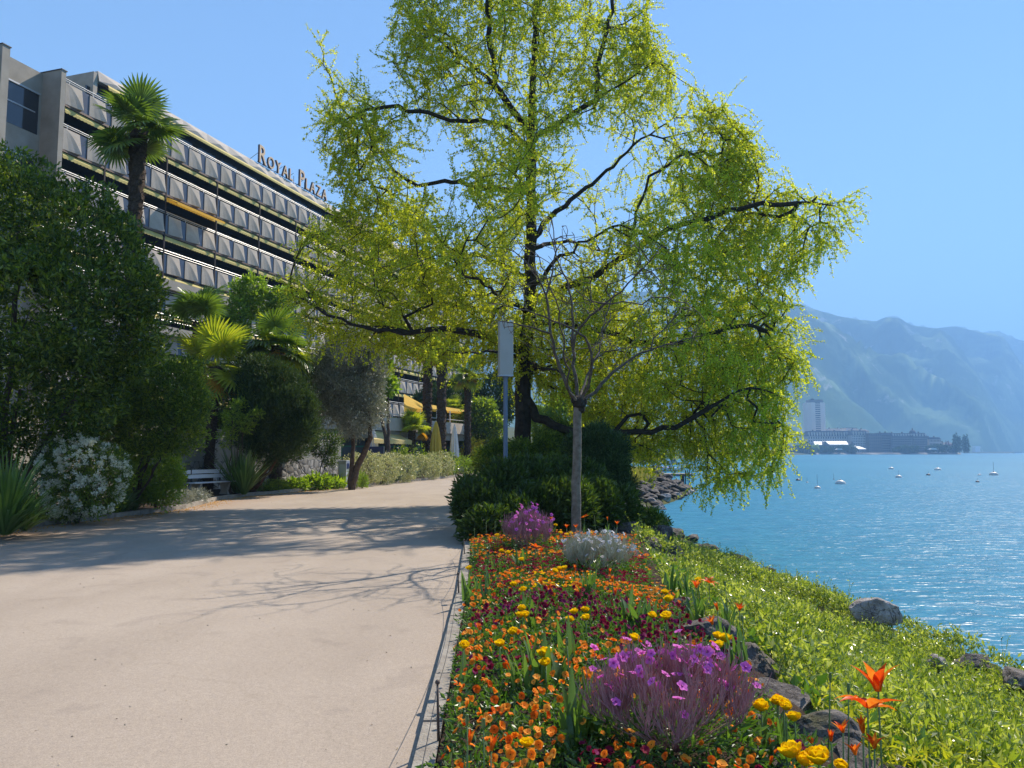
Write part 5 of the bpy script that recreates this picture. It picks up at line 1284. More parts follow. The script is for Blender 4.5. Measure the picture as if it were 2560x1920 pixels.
def pansies():
    g = random.Random(11); gn = np.random.default_rng(5); pts = []
    y = 2.55
    while y < 13.3:
        st = 0.187 if y < 8.4 else 0.2; x = float(bed_left(y)) + 0.09 + g.uniform(0, 0.1)
        while x < float(bed_right(y)) - 0.02 + (0.12 if y > 4 else 0.0):
            X, Y_ = x + g.uniform(-.06,.06), y + g.uniform(-.06,.06)
            if not in_ger(X, Y_) and (X+0.02) < 0.66*Y_+0.2: pts.append((X, Y_))
            x += st
        y += st*0.93
    P3 = np.array([(a*1.5, b*1.5, 0.5) for a, b in pts]); cl = fbm(P3, 3, 12); cl2 = fbm(P3*2.3, 2, 31)
    protos = {}; n = 0; far = []
    for (x, y), c, c2 in zip(pts, cl, cl2):
        kind = 'wine' if c > 0.505 else ('apricot' if c2 > 0.66 else ('yellow' if c2 < 0.24 else 'orange'))
        if y > 8.45 or n >= 298: far.append((x, y, kind)); continue
        n += 1
        nm, lb = {'wine': ('pansy_plant','pansy with dark wine-red flowers'), 'apricot': ('pansy_plant','pansy with pale apricot flowers'), 'yellow': ('pansy_plant','pansy with yellow flowers'), 'orange': ('pansy_plant','pansy with orange flowers')}[kind]
        where = ('in the nearest rows' if y < 4.6 else 'in the middle rows' if y < 6.6 else 'in the far rows') + (' by the path kerb' if x < 0.25 else ' by the rocks' if x > 1.0 else ' between kerb and rocks')
        root = empty(nm, (x, y, bxy(x, y)-0.01), g.uniform(0, 6.28), lb + ' ' + where, 'pansy', kind + ' pansies in the flower bed')
        newobj('foliage', PFO[n % 6], root)
        cols = {'wine': ('wine_petal','wine_petal','plum_petal'), 'apricot': ('apricot_petal','orange_petal'), 'yellow': ('yellow_bloom','apricot_petal'), 'orange': ('orange_petal','orange_petal_deep','orange_petal','apricot_petal')}[kind]
        for k in range(int(np.clip(1 + (c2-0.3)*24, 1, 8)) if kind != 'wine' else 6):
            a = g.uniform(0, 6.28); r = 0.1*math.sqrt(g.random()); me = PF[g.choice(cols)][k % 3]
            o = newobj('flower', me, root); o.location = (r*math.cos(a), r*math.sin(a), g.uniform(0.09, 0.20)); s = g.uniform(0.6, 1.2); o.scale = (s, s, s)
            # heads look towards the light and a little towards the path
            d = Vector((g.gauss(0.1, .6), g.gauss(-0.3, .6), 0.65)).normalized(); d.rotate(Euler((0, 0, -root.rotation_euler.z)))
            o.rotation_euler = d.to_track_quat('Z', 'Y').to_euler()
    # the hundreds beyond the first three hundred
    def merge(kind_sel, name, label):
        V = []; Q = []; mi = []; b = 0; mats = [M['bed_leaf'], M['orange_petal'], M['wine_petal'], M['apricot_petal'], M['yellow_bloom'], M['orange_petal_deep']]
        for x, y, kind in far:
            n_ = 40; a = gn.uniform(0, 6.28, n_); r = 0.12*np.sqrt(gn.random(n_)); z = gn.uniform(0, 0.11, n_)
            Pp = np.stack([x+r*np.cos(a), y+r*np.sin(a), bxy(x, y)+z], 1); N = np.stack([np.cos(a)*.6, np.sin(a)*.6, gn.uniform(.1,1,n_)], 1)
            v, q = leaf_quads(Pp, N, 0.045, 0.42, 0.12, 0.8, gn); V.append(v); Q.append(q+b); b += len(v); mi += [0]*len(q)
            m = {'wine': 2, 'apricot': 3, 'yellow': 4, 'orange': 1}[kind]
            for k in range(7):
                a_ = gn.uniform(0, 6.28); r_ = 0.11*math.sqrt(gn.random()); c = np.array([x+r_*math.cos(a_), y+r_*math.sin(a_), bxy(x, y)+gn.uniform(.1,.165)])
                for t in range(5):
                    d = np.array([math.cos(t*1.2566), math.sin(t*1.2566), 0.25]) + gn.normal(0, .15, 3); v, q = leaf_quads(c[None,:], d[None,:], 0.023, 0.95, 0.1, 0.05, gn)
                    V.append(v); Q.append(q+b); b += 4; mi.append(m if gn.random() > 0.2 or m == 2 else 5)
        tag(newobj(name, npmesh(name, np.concatenate(V), [np.concatenate(Q)], mats, mi)), label, kind='stuff')
    merge(None, 'far_pansies', 'orange, apricot and wine-red pansies filling the far end of the flower bed')
    print('pansies', n, len(far))
pansies()
# leafy filler between the plants
def bed_filler():
    g = np.random.default_rng(8); n = 26000; y = g.uniform(2.4, 13.6, n); l = bed_left(y); r = bed_right(y); x = l + 0.02 + (r+0.1-l)*g.random(n)
    P = np.stack([x, y, bed_z(x, y) + g.uniform(0, 0.07, n)], 1); N = np.stack([g.normal(0,.7,n), g.normal(0,.7,n), g.uniform(.1,1,n)], 1)
    V, Q = leaf_quads(P, N, 0.045, 0.36, 0.12, 0.9, g)
    tag(newobj('bed_greenery', npmesh('bed_greenery', V, [Q], M['bed_leaf'])), 'small green leaves filling the gaps between the pansies', kind='stuff')
bed_filler()

# ------------------------------------------------------------------ tulips
def blade(L, W, az, lean, seed=0):
    g = random.Random(seed); V = []; n = 6; x = 0.012; z = 0.0; a = math.radians(lean)
    for i in range(n+1):
        u = i/n; w = W*math.sin(math.pi*min(0.98, 0.22+0.78*u))**0.7*0.5
        for s, dz in ((-1, 0.25), (0, 0), (1, 0.25)):
            lx, ly = x - abs(s)*w*0.25, s*w
            V.append((lx*math.cos(az)-ly*math.sin(az), lx*math.sin(az)+ly*math.cos(az), z))
        aa = a*(0.35+1.5*u); x += math.sin(aa)*L/n; z += math.cos(aa)*L/n
    return V, [(i*3+k, i*3+k+1, (i+1)*3+k+1, (i+1)*3+k) for i in range(n) for k in range(2)]
def leaf_mesh(L, W, lean, seed):
    V, Q = blade(L, W, 0, lean, seed); return npmesh('leaf', np.array(V), [np.array(Q)], M['strap_leaf'], smooth=True)
TL = [leaf_mesh(0.26, 0.045, 16, 1), leaf_mesh(0.30, 0.036, 10, 2), leaf_mesh(0.22, 0.05, 26, 3)]
def stem_mesh(h, name='stem', mname='green_stem'):
    mb = MB(); mb.tube([(0,0,0),(0.004,0.002,h*0.5),(0,0,h)], [0.0045,0.004,0.0035], 6); return mb.mesh(name, M[mname], smooth=True)
STM = {h: stem_mesh(h) for h in (0.26, 0.32, 0.38)}
def yellow_bloom(seed):
    g = random.Random(seed); ps = []
    for lay, (n, t, L, c) in enumerate(((7, 62, .036, -.55), (6, 40, .036, -.6), (6, 20, .034, -.55), (4, 5, .028, -.4))):
        for i in range(n): ps.append(dict(L=L*g.uniform(.9,1.1), W=L*1.15, az=math.radians(360*i/n + lay*27 + g.uniform(-9,9)), tilt=t+g.uniform(-8,8), cup=0.45, curl=c*g.uniform(.7,1.2), off=0.003, nu=4, nv=3))
    return flower_mesh('bloom', [M['yellow_bloom']], ps)
def lily_tulip(seed, open_):
    g = random.Random(seed); ps = []
    for i in range(6):
        if open_ > 1: t, c, L = 62+g.uniform(-14,14), 0.45+g.uniform(-.2,.3), .078
        elif open_ > 0: t, c, L = 24+g.uniform(-6,8), 0.35+g.uniform(-.1,.3), .07
        else: t, c, L = 8+g.uniform(-4,4), 0.12, .062
        ps.append(dict(L=L*g.uniform(.93,1.07), W=L*.36, az=math.radians(60*i+g.uniform(-7,7)), tilt=t, cup=0.6, curl=c, point=0.92, off=0.004 + (0.002 if i % 2 else 0), nu=6, nv=2, m=i % 2))
    return flower_mesh('bloom', [M['tulip_red'], M['tulip_orange']], ps, (0.006, 0.004, 1))
YB = [yellow_bloom(i) for i in range(4)]; LT = {0: [lily_tulip(1, 0), lily_tulip(2, 0)], 1: [lily_tulip(3, 1), lily_tulip(4, 1)], 2: [lily_tulip(5, 2), lily_tulip(6, 2)]}
def flower_at(kind, px, py, z, s, label, group, seed, me, leaves=2, D=None):
    g = random.Random(seed)
    if D is None: p = G(px, py, z)
    else: p = at(px, py, D); z = p.z
    bz = bxy(p.x, p.y) - 0.01 if p.x < float(bed_right(p.y)) + .2 else 0.02
    h = z - bz; hs = min(STM, key=lambda q: abs(q-h))
    root = empty(kind, (p.x, p.y, bz), g.uniform(0, 6.28), label, 'tulip', group)
    st = newobj('stem', STM[hs], root); st.scale = (1, 1, h/hs)
    b = newobj('bloom', me, root); b.location = (0, 0, h-0.004); b.scale = (s, s, s); b.rotation_euler = (g.uniform(-.3,.3), g.uniform(-.3,.3), g.uniform(0, 6.28))
    for k in range(leaves):
        l = newobj('leaf', TL[(seed+k) % 3], root); q = min(1.0, h/0.28)*g.uniform(.7, 1.05); l.scale = (q, q, q); l.rotation_euler = (0, 0, g.uniform(0, 6.28))
    return root
c2 = lambda x, y: ((1000 + x/2.304)/2.5, (1200 + y/2.304)/2.5)
c3 = lambda x, y: ((1600 + x/2.304)/2.5, (1200 + y/2.304)/2.5)
def place_word(px, py):
    p = G(px, py, .3); d = 'nearest part' if p.y < 4.2 else 'near half' if p.y < 6.2 else 'middle' if p.y < 8.6 else 'far half' if p.y < 10.5 else 'far end'
    e = 'beside the path kerb' if p.x < 0.0 else 'beside the rocks' if p.x > 1.15 else 'between the kerb and the rocks'
    return d, e
YL = [(400,515),(625,425),(605,355),(650,335),(700,465),(585,415),(560,325),(655,610),(710,640),(705,750),(690,790),(722,785),(1005,770),(975,815),(1065,760),(1075,805),(890,530),(920,520),(950,515),(655,885),(575,955),(365,965),(835,1015),(840,1065),(1345,920),(1450,790),(1535,800),(1550,700),(1525,655),(1720,585),(1300,385),(895,265),(960,320),(985,315),(1015,330),(925,310),(1095,312),(1825,910),(1875,930),(1840,965),(2180,1290),(2210,1310)]
for i, (x, y) in enumerate(YL):
    px, py = c2(x, y); d, e = place_word(px, py); big = (x, y) in ((1535,800),(1550,700),(1875,930),(835,1015))
    flower_at('yellow_tulip', px, py, 0.30 if i % 3 else 0.33, 1.35 if not big else 1.7, ('large ' if big else '') + 'double yellow tulip in the %s %s' % (d, e), 'double yellow tulips', 300+i, YB[i % 4], 1 if i % 2 else 2)
for i, (px, py, z, s, lb) in enumerate(((*c2(730,1535),.27,1.25,'ruffled double yellow tulip low in the left foreground of the bed'),(*c3(697,1325),.30,1.6,'large round double yellow tulip just right of the purple clump'),(*c3(890,1385),.30,1.3,'double yellow tulip right of the largest round one, lower of the pair'),(*c3(840,1320),.31,1.1,'double yellow tulip above the pair right of the purple clump'),(*c3(880,1595),.36,1.8,'big double yellow tulip at the bottom edge, leftmost of the bottom group'),(*c3(950,1640),.33,1.5,'double yellow tulip at the bottom edge, middle of the bottom group'),(*c3(1030,1630),.36,1.8,'big double yellow tulip at the bottom edge right of the middle one'),(*c3(1155,1655),.33,1.0,'rightmost small double yellow tulip at the bottom edge'),(*c3(790,1290),.28,.8,'small pale double yellow tulip above the large round one'))):
    flower_at('yellow_tulip', px, py, z, s, lb, 'double yellow tulips', 350+i, YB[i % 4], 2)
OL = [((800,195),2),((875,230),1),((1060,215),2),((960,275),1),((1015,275),1),((1195,230),0),((1250,255),1),((1245,340),1),((780,385),2),((815,415),1),((515,360),1),((1010,520),0),((1205,540),0),((1225,585),0),((1240,660),0),((815,600),0),((1705,620),1),((1780,590),2),((1830,750),0),((1800,830),1),((1955,750),1),((525,1555),0),((390,1520),0)]
for i, ((x, y), k) in enumerate(OL):
    px, py = c2(x, y); d, e = place_word(px, py)
    flower_at('orange_tulip', px, py, 0.40 if y < 400 else 0.34, 1.35 if k == 2 or (x, y) == (1705,620) else 1.1, ['closed narrow','half-open','wide-open star-shaped'][k] + ' red-orange tulip in the %s %s' % (d, e), 'lily-flowered orange tulips', 400+i, LT[k][i % 2], 2)
for i, (x, y, D, k, s, lb) in enumerate(((1310,1310,3.15,2,1.75,'largest wide-open star-shaped orange tulip in the right foreground'),(1372,1215,3.3,1,2.0,'red cup-shaped lily-flowered tulip above the open star in the right foreground'),(1285,1450,3.2,0,1.1,'small red tulip bud under the open star-shaped tulip'),(1350,1540,3.1,1,.9,'drooping orange tulip below the open star-shaped tulip'),(1170,1450,3.4,1,.85,'small orange tulip left of the open star-shaped tulip'),(1100,1500,3.5,0,.8,'leftmost orange tulip bud of the right foreground group'),(1240,1580,3.0,1,.8,'orange tulip at the bottom of the right foreground group'))):
    px, py = c3(x, y); flower_at('orange_tulip', px, py, None, s, lb, 'lily-flowered orange tulips', 450+i, LT[k][i % 2], 2, D)
# leaf clumps whose flowers are over, and bare seed heads
def tulip_leaf_clump(x, y, seed, n, s, label):
    g = random.Random(seed); root = empty('tulip_leaf_clump', (x, y, bxy(x, y)-0.01), 0, label, 'plant', 'leafy tulip clumps without flowers')
    for k in range(n):
        l = newobj('leaf', TL[k % 3], root); q = s*g.uniform(.75, 1.2); l.scale = (q, q, q); l.location = (g.uniform(-.06,.06), g.uniform(-.06,.06), 0); l.rotation_euler = (0, 0, g.uniform(0, 6.28))
for i, (x, y, n, s) in enumerate(((690,540,9,1),(560,560,7,.9),(470,700,10,1),(400,680,7,1),(545,640,8,.9),(740,880,9,1),(1080,720,12,1.1),(1120,680,10,1),(1340,860,10,1.1),(1420,870,8,1),(780,1200,12,1.15),(880,1210,10,1.1),(980,1120,9,1.1),(1010,1560,12,1.2),(1100,1500,10,1.1),(1560,620,8,1),(1700,800,9,1),(1880,830,8,1),(1960,1110,8,1.1),(1870,1020,8,1),(460,480,8,.9),(540,390,7,.9),(1060,560,8,1),(700,1240,7,1),(1650,650,7,.9))):
    px, py = c2(x, y); p = G(px, py, 0.1); d, e = place_word(px, py)
    tulip_leaf_clump(p.x, p.y, 500+i, n, s, 'flowerless tulip leaves in the %s %s' % (d, e))
SH = MB(); SH.tube([(0,0,0),(0.003,0,.2),(0,0,.40)], [.004,.0035,.003], 6); SH.lathe((0,0,.40), [(.003,0),(.0075,.012),(.0085,.03),(.006,.042),(.009,.045),(.001,.049)], 8); SHM = SH.mesh('seed_head', M['green_stem'], smooth=True)
for i, (px, py) in enumerate((c2(495,270),c2(545,270),c2(1130,240),c2(1600,850),c2(1990,830),c2(485,1450),c2(390,1420),c2(985,1030),c3(1065,1170),c3(1180,1215),c2(1890,620),c2(1365,300),c3(620,1000),c2(430,300))):
    p = G(px, py, 0.42 if py < 690 else .44); o = newobj('tulip_seed_head', SHM); o.location = (p.x, p.y, bxy(min(p.x, 1.5), p.y)-.02); o.rotation_euler = (gR.uniform(-.08,.08), gR.uniform(-.08,.08), 0)
    d, e = place_word(px, py); tag(o, 'bare tulip stalk with seed capsule in the %s %s' % (d, e), 'seed head', 'bare tulip stalks')

# ------------------------------------------------------------------ geranium clumps
def gflower(mname, eye, r=0.020):
    ps = [dict(L=r, W=r*1.0, az=math.radians(72*i), tilt=72, cup=0.25, curl=0.15, nu=3, nv=2) for i in range(5)]
    return flower_mesh('flower', [M[mname], M[eye]], ps, (r*0.22, 0.003, 1))
GFm = gflower('magenta_petal', 'magenta_eye'); GFw = gflower('white_petal', 'pale_stem', 0.018)
def geranium(label, x, y, r, h, stem, fm, nmain, nsub, nfl, seed, leafm='bed_leaf', fs=1.0):
    g = np.random.default_rng(seed); z0 = bxy(x, y)
    root = empty('geranium_clump', (x, y, z0), 0, label, 'flower clump')
    A = []; B = []; tips = []
    for i in range(nmain):
        a = g.uniform(0, 6.28); q = math.sqrt(g.random())*0.82; hh = h*(1-0.55*q*q)*g.uniform(.45,.72)
        p0 = np.array([0.03*math.cos(a), 0.03*math.sin(a), 0]); p2 = np.array([r*q*math.cos(a), r*q*math.sin(a), hh]); p1 = p2*0.5 + np.array([0,0,-hh*0.1])
        A += [p0, p1]; B += [p1, p2]
        for k in range(nsub):
            d = np.array([g.normal(0,.5), g.normal(0,.5), 1.0]) + np.array([math.cos(a), math.sin(a), 0])*q*0.5; d /= np.linalg.norm(d)
            ln = h*g.uniform(.18,.42); b = p2 + (p1-p2)*g.uniform(0,.4); m_ = b + d*ln*0.5; d2 = d*0.5 + np.array([0,0,1.0]) + g.normal(0,.12,3); d2 /= np.linalg.norm(d2); e = m_ + d2*ln*0.5
            A += [b, m_]; B += [m_, e]; tips.append((e, d2))
            for t in range(2):
                d3 = d2 + g.normal(0,.22,3); d3 /= np.linalg.norm(d3); s_ = b + (m_-b)*g.uniform(.3,1); A.append(s_); B.append(s_ + d3*ln*g.uniform(.3,.6)); 
    A = np.array(A); B = np.array(B); V, Q = twig_mesh(A, B, 0.0028)
    newobj('stems', npmesh('stems', V, [Q], M[stem]), root)
    n = 420; a = g.uniform(0, 6.28, n); q = np.sqrt(g.random(n)); P = np.stack([r*q*np.cos(a)*.95, r*q*np.sin(a)*.95, g.uniform(0, h*.35, n)], 1)
    V, Q = leaf_quads(P, np.stack([np.cos(a), np.sin(a), g.uniform(.1,1,n)], 1), 0.06, 0.3, .1, .8, g); newobj('foliage', npmesh('foliage', V, [Q], M[leafm]), root)
    idx = g.permutation(len(tips))[:nfl]
    for i in idx:
        e, d = tips[i]; o = newobj('flower', fm, root); o.location = tuple(e); s = fs*g.uniform(.8,1.15); o.scale = (s, s, s)
        dd = Vector((g.normal(0.1,.5), g.normal(-0.35,.5), .6)).normalized(); o.rotation_euler = dd.to_track_quat('Z', 'Y').to_euler()
geranium('large airy clump of purplish stems dotted with magenta flowers in the foreground', GER[0][0], GER[0][1], GER[0][2], 0.56, 'geranium_stem', GFm, 84, 9, 90, 1, fs=1.4)
geranium('smaller dense magenta-purple flower clump at the far end of the bed by the hedge', GER[1][0], GER[1][1], GER[1][2], 0.72, 'geranium_stem', GFm, 80, 9, 98, 2, fs=1.5)
geranium('wide clump of pale stems topped with small white flowers behind the middle of the bed', GER[2][0], GER[2][1], GER[2][2], 0.60, 'pale_stem', GFw, 110, 9, 99, 3, fs=1.45)
print('flowers', time.time()-T0)

# ------------------------------------------------------------------ iron stakes and wire
stk = [(437,742,.36),(458,594,.27),(464,555,.27)]
SPTS = []
for i, (px, py, h) in enumerate(stk):
    p = G(px, py, 0.05); root = empty('iron_stake', (p.x, p.y, 0.0), 0, ['nearest rusty iron stake with a round knob at the bed kerb','second rusty iron stake along the bed kerb, half way to the hedge','farthest rusty iron stake at the bed kerb by the hedge'][i], 'stake', 'iron stakes along the bed')
    mb = MB(); mb.tube([(0.01,0,0.0),(0.004,0.004,h*.5),(0,0,h)], [.009,.0075,.006], 8); mb.build('rod', M['rust_iron'], root, local=True, smooth=True)
    mb = MB(); mb.lathe((0,0,h), [(.003,-.012),(.012,-.006),(.014,.003),(.009,.012),(.001,.016)], 12); mb.build('knob', M['rust_iron'], root, local=True, smooth=True)
    SPTS.append(Vector((p.x, p.y, h-.02)))
mb = MB(); allp = [Vector((-0.36, 1.5, .33))] + SPTS + [Vector((-0.75, 14.0, .25))]
for a, b in zip(allp, allp[1:]):
    mb.tube([a + (b-a)*t + Vector((0,0,-0.16*4*t*(1-t)*min(1,(b-a).length/4))) for t in np.linspace(0, 1, 14)], 0.0022, 5)
tag(mb.build('boundary_wire', M['dark_metal']), 'thin sagging wire strung between the iron stakes along the bed', 'wire')

# ------------------------------------------------------------------ bench
def bench():
    a = Vector((-11.05, 26.25, 0)); b = Vector((-10.35, 28.1, 0)); u = (b-a).normalized(); n = Vector((u.y, -u.x, 0)); L = (b-a).length
    T = Matrix(((u.x,n.x,0,a.x),(u.y,n.y,0,a.y),(0,0,1,0.10),(0,0,0,1)))
    root = empty('park_bench', tuple(a + (b-a)*.5), 0, 'pale blue-white slatted park bench with concrete feet beside the palms', 'bench')
    def seg(name, m, *boxes):
        mb = MB()
        for lo, hi in boxes: mb.tbox(T, lo, hi)
        return mb.build(name, M[m], root)
    for k, (y0, z) in enumerate(((0.10,.44),(0.23,.43),(0.36,.44))): seg('seat_slat', 'slat_white', ((0, y0, z), (L, y0+.115, z+.035)))
    for z in (.60, .76): seg('backrest_slat', 'slat_white', ((-0.02, 0.02-(z-.6)*.3, z), (L-.02, .05-(z-.6)*.3, z+.13)))
    for x in (.25, L-.33):
        mb = MB(); mb.prism([(.02,0),(.42,0),(.36,.12),(.46,.43),(.04,.43),(.10,.12)], x, x+.09, M=T @ Matrix(((0,0,1,0),(1,0,0,0),(0,1,0,0),(0,0,0,1)))); mb.build('leg', M['bench_concrete'], root)
        seg('back_bracket', 'dark_metal', ((x+.03, .0, .42), (x+.06, .02, .90)))
bench()

# ------------------------------------------------------------------ lamp post
def lamp():
    p = at(505.5, 460, 20.0); zt = at(505, 322.5, 20).z; zb = at(505, 376, 20).z
    root = empty('street_lamp', (p.x, 20.0, 0), R(12), 'tall grey lamp post with a long white box-shaped lamp head above the hedge', 'street lamp')
    mb = MB(); mb.tube([(0,0,0),(0,0,zb+.02)], [.062,.058], 14); mb.lathe((0,0,zb-.06), [(.075,0),(.075,.055)], 14); mb.build('pole', M['lamp_pole'], root, local=True, smooth=False)
    w_, d_ = .185, .13; poly = []
    for cx, cy, a0 in ((w_-.03,d_-.03,0),(-w_+.03,d_-.03,90),(-w_+.03,-d_+.03,180),(w_-.03,-d_+.03,270)):
        for k in range(4): poly.append((cx+.03*math.cos(R(a0+30*k)), cy+.03*math.sin(R(a0+30*k))))
    mb = MB(); mb.prism(poly, zb, zt); h = mb.build('lamp_head', M['lamp_white'], root, local=True)
    mb = MB(); mb.prism([(x*1.02, y*1.02) for x, y in poly], zb-.015, zb+.02); mb.prism([(x*1.02, y*1.02) for x, y in poly], zt-.02, zt+.015)
    o = newobj('trim', mb.mesh('trim', M['cabinet_grey']), h)
lamp()

# ------------------------------------------------------------------ garden walls on the left
def garden_walls():
    ys = [12, 16, 20, 24, 28, 32, 35, 37.5, 39.5]; xs = [-13.0, -13.0, -12.9, -12.6, -12.0, -11.2, -10.5, -9.5, -8.7]
    root = empty('garden_wall', (-12.9, 20, 0), 0, 'long retaining wall of rubble stone below and smooth concrete above behind the shrubs', 'wall')
    def run(name, m, w, z0, z1, off=0.0):
        mb = MB()
        for i in range(len(ys)-1):
            a = Vector((xs[i]+off, ys[i], 0)); b = Vector((xs[i+1]+off, ys[i+1]-.015, 0)); t = (b-a).normalized(); n = Vector((-t.y, t.x, 0))*w
            V = [(v.x, v.y, z) for z in (z0, z1) for v in (a, b, b+n, a+n)]
            mb.add(V, quads=[(0,3,2,1),(4,5,6,7),(0,1,5,4),(1,2,6,5),(2,3,7,6),(3,0,4,7)])
        return mb.build(name, M[m], root)
    run('rubble_base', 'rubble_stone', .4, 0, 1.25, .06); run('upper_wall', 'pale_wall', .32, 1.25, 2.35); run('coping', 'concrete_warm', .42, 2.35, 2.5, .05)
    r2 = empty('stone_ledge', (-12.0, 16.8, 0), 0, 'pale stone ledge lit by the sun at the far left behind the strap-leaved clump', 'wall')
    mb = MB(); mb.box((-13.0,15.2,0.1),(-11.7,18.2,1.25)); mb.build('ledge_body', M['pale_wall'], r2); mb = MB(); mb.box((-13.05,15.15,1.252),(-11.62,18.25,1.42)); mb.build('ledge_slab', M['concrete_warm'], r2)
garden_walls()

# ------------------------------------------------------------------ cabinet, sign, chalkboard
p = at(344, 470, 35.0); root = empty('service_cabinet', (p.x, 35, 0), R(-20), 'narrow grey-blue service cabinet standing by the olive tree', 'cabinet')
mb = MB(); mb.box((-.20,-.15,.05),(.20,.15,1.18)); mb.box((-.22,-.17,1.18),(.22,.17,1.22)); mb.build('body', M['cabinet_grey'], root, local=True)
mb = MB(); mb.box((-.14,-.158,.18),(.14,-.151,1.05)); mb.build('door', M['slat_white'], root, local=True)
mb = MB(); mb.box((.202,-.1,.85),(.21,.1,1.10)); mb.build('notice', M['sign_blue'], root, local=True)
def text_mesh(body, h, m, depth=0.004):
    c = bpy.data.curves.new('lettering', 'FONT'); c.body = body; c.size = h; c.extrude = depth; c.align_x = 'CENTER'; o = bpy.data.objects.new('lettering', c); COL.objects.link(o)
    bpy.context.view_layer.update(); me = bpy.data.meshes.new_from_object(o.evaluated_get(bpy.context.evaluated_depsgraph_get())); bpy.data.objects.remove(o); bpy.data.curves.remove(c)
    me.materials.clear(); me.materials.append(m); return me
p = at(375.5, 452, 42.0); zt = at(375, 446.5, 42).z; zb = at(375, 458.5, 42).z
root = empty('blue_sign', (p.x, 42, 0), R(8), 'dark blue rectangular sign board above the variegated bushes', 'sign')
mb = MB(); mb.box((-.42,-.04,zb),(.42,.04,zt)); b_ = mb.build('sign_board', M['sign_blue'], root, local=True)
for x in (-.46, .44): mb = MB(); mb.box((x-.0,-.03,0),(x+.03,.03,zt+.02)); mb.build('post', M['cabinet_grey'], root, local=True)
o = newobj('lettering', text_mesh('ROYAL PLAZA', 0.10, M['cabinet_grey']), b_); o.location = (0, -.046, zb+.07); o.rotation_euler = (math.pi/2, 0, 0)
p = at(448, 470, 52.0); root = empty('chalkboard_stand', (p.x, 52, 0), R(25), 'black folding chalkboard stand at the end of the path', 'chalkboard')
for s in (-1, 1):
    T = Matrix.Translation((0, s*.02, 1.25)) @ Matrix.Rotation(R(14*s), 4, 'X')
    mb = MB(); mb.tbox(T, (-.30,-.012,-1.0), (.30,.012,0)); mb.tbox(T, (-.32,-.018,-1.28), (-.27,.018,.03)); mb.tbox(T, (.27,-.018,-1.28), (.32,.018,.03)); mb.build('board_leaf', M['board_black'], root, local=True)

# ------------------------------------------------------------------ pavilion
def pavilion():
    pts = [(-16,43),(-11.5,44.6),(-9.4,46.4),(-7.6,49.2),(-6.2,52.5),(-5.0,56.2),(-3.6,60.6),(-2.6,64.5)]
    root = empty('pavilion_building', (-8, 56, 0), 0, 'low curved pavilion with a pale concrete terrace parapet and teal framed windows', 'pavilion')
    def ribbon(name, m, off0, off1, z0, z1):
        mb = MB(); n = len(pts); q = []
        for i in range(n):
            a = Vector((*pts[max(i-1,0)],0)); b = Vector((*pts[min(i+1,n-1)],0)); t = (b-a).normalized(); nn = Vector((t.y,-t.x,0)); c = Vector((*pts[i],0))
            q.append((c+nn*off0, c+nn*off1))
        V = []
        for o0, o1 in q: V += [(o0.x,o0.y,z0),(o1.x,o1.y,z0),(o1.x,o1.y,z1),(o0.x,o0.y,z1)]
        Q = [(i*4+k, i*4+(k+1)%4, (i+1)*4+(k+1)%4, (i+1)*4+k) for i in range(n-1) for k in range(4)] + [(0,3,2,1), ((n-1)*4,(n-1)*4+1,(n-1)*4+2,(n-1)*4+3)]
        mb.add(V, quads=Q); return mb.build(name, M[m], root)
    ribbon('terrace_parapet', 'roof_concrete', .0, .25, 2.95, 3.75); ribbon('terrace_edge', 'concrete', -.9, .05, 2.45, 2.945); ribbon('terrace_floor', 'concrete', -14, -.01, 2.96, 3.1)
    ribbon('glazing', 'tinted_panel', -1.3, -1.2, 0.05, 2.44); ribbon('base_wall', 'pale_wall', -1.2, -1.1, 0, .5)
    for i in range(len(pts)-1):
        a = Vector((*pts[i],0)); b = Vector((*pts[i+1],0)); t = (b-a).normalized(); nn = Vector((t.y,-t.x,0))
        for k in range(3):
            c = a + (b-a)*(k/3) - nn*1.17; mb = MB(); T = Matrix(((t.x,nn.x,0,c.x),(t.y,nn.y,0,c.y),(0,0,1,0),(0,0,0,1)))
            mb.tbox(T, (-.05,0,.5), (.05,.09,2.44)); mb.tbox(T, (.052,.0,1.9), ((b-a).length/3-.052,.07,2.0)); mb.build('window_frame', M['green_frame'], root)
    # rail on the terrace
    mb = MB(); 
    for a, b in zip(pts[2:], pts[3:]): mb.tube([(*a, 4.0), (*b, 4.0)], .025, 6)
    for a in pts[2:]: mb.tube([(*a, 3.7), (*a, 4.0)], .02, 6)
    mb.build('terrace_rail', M['rail_metal'], root)
pavilion()
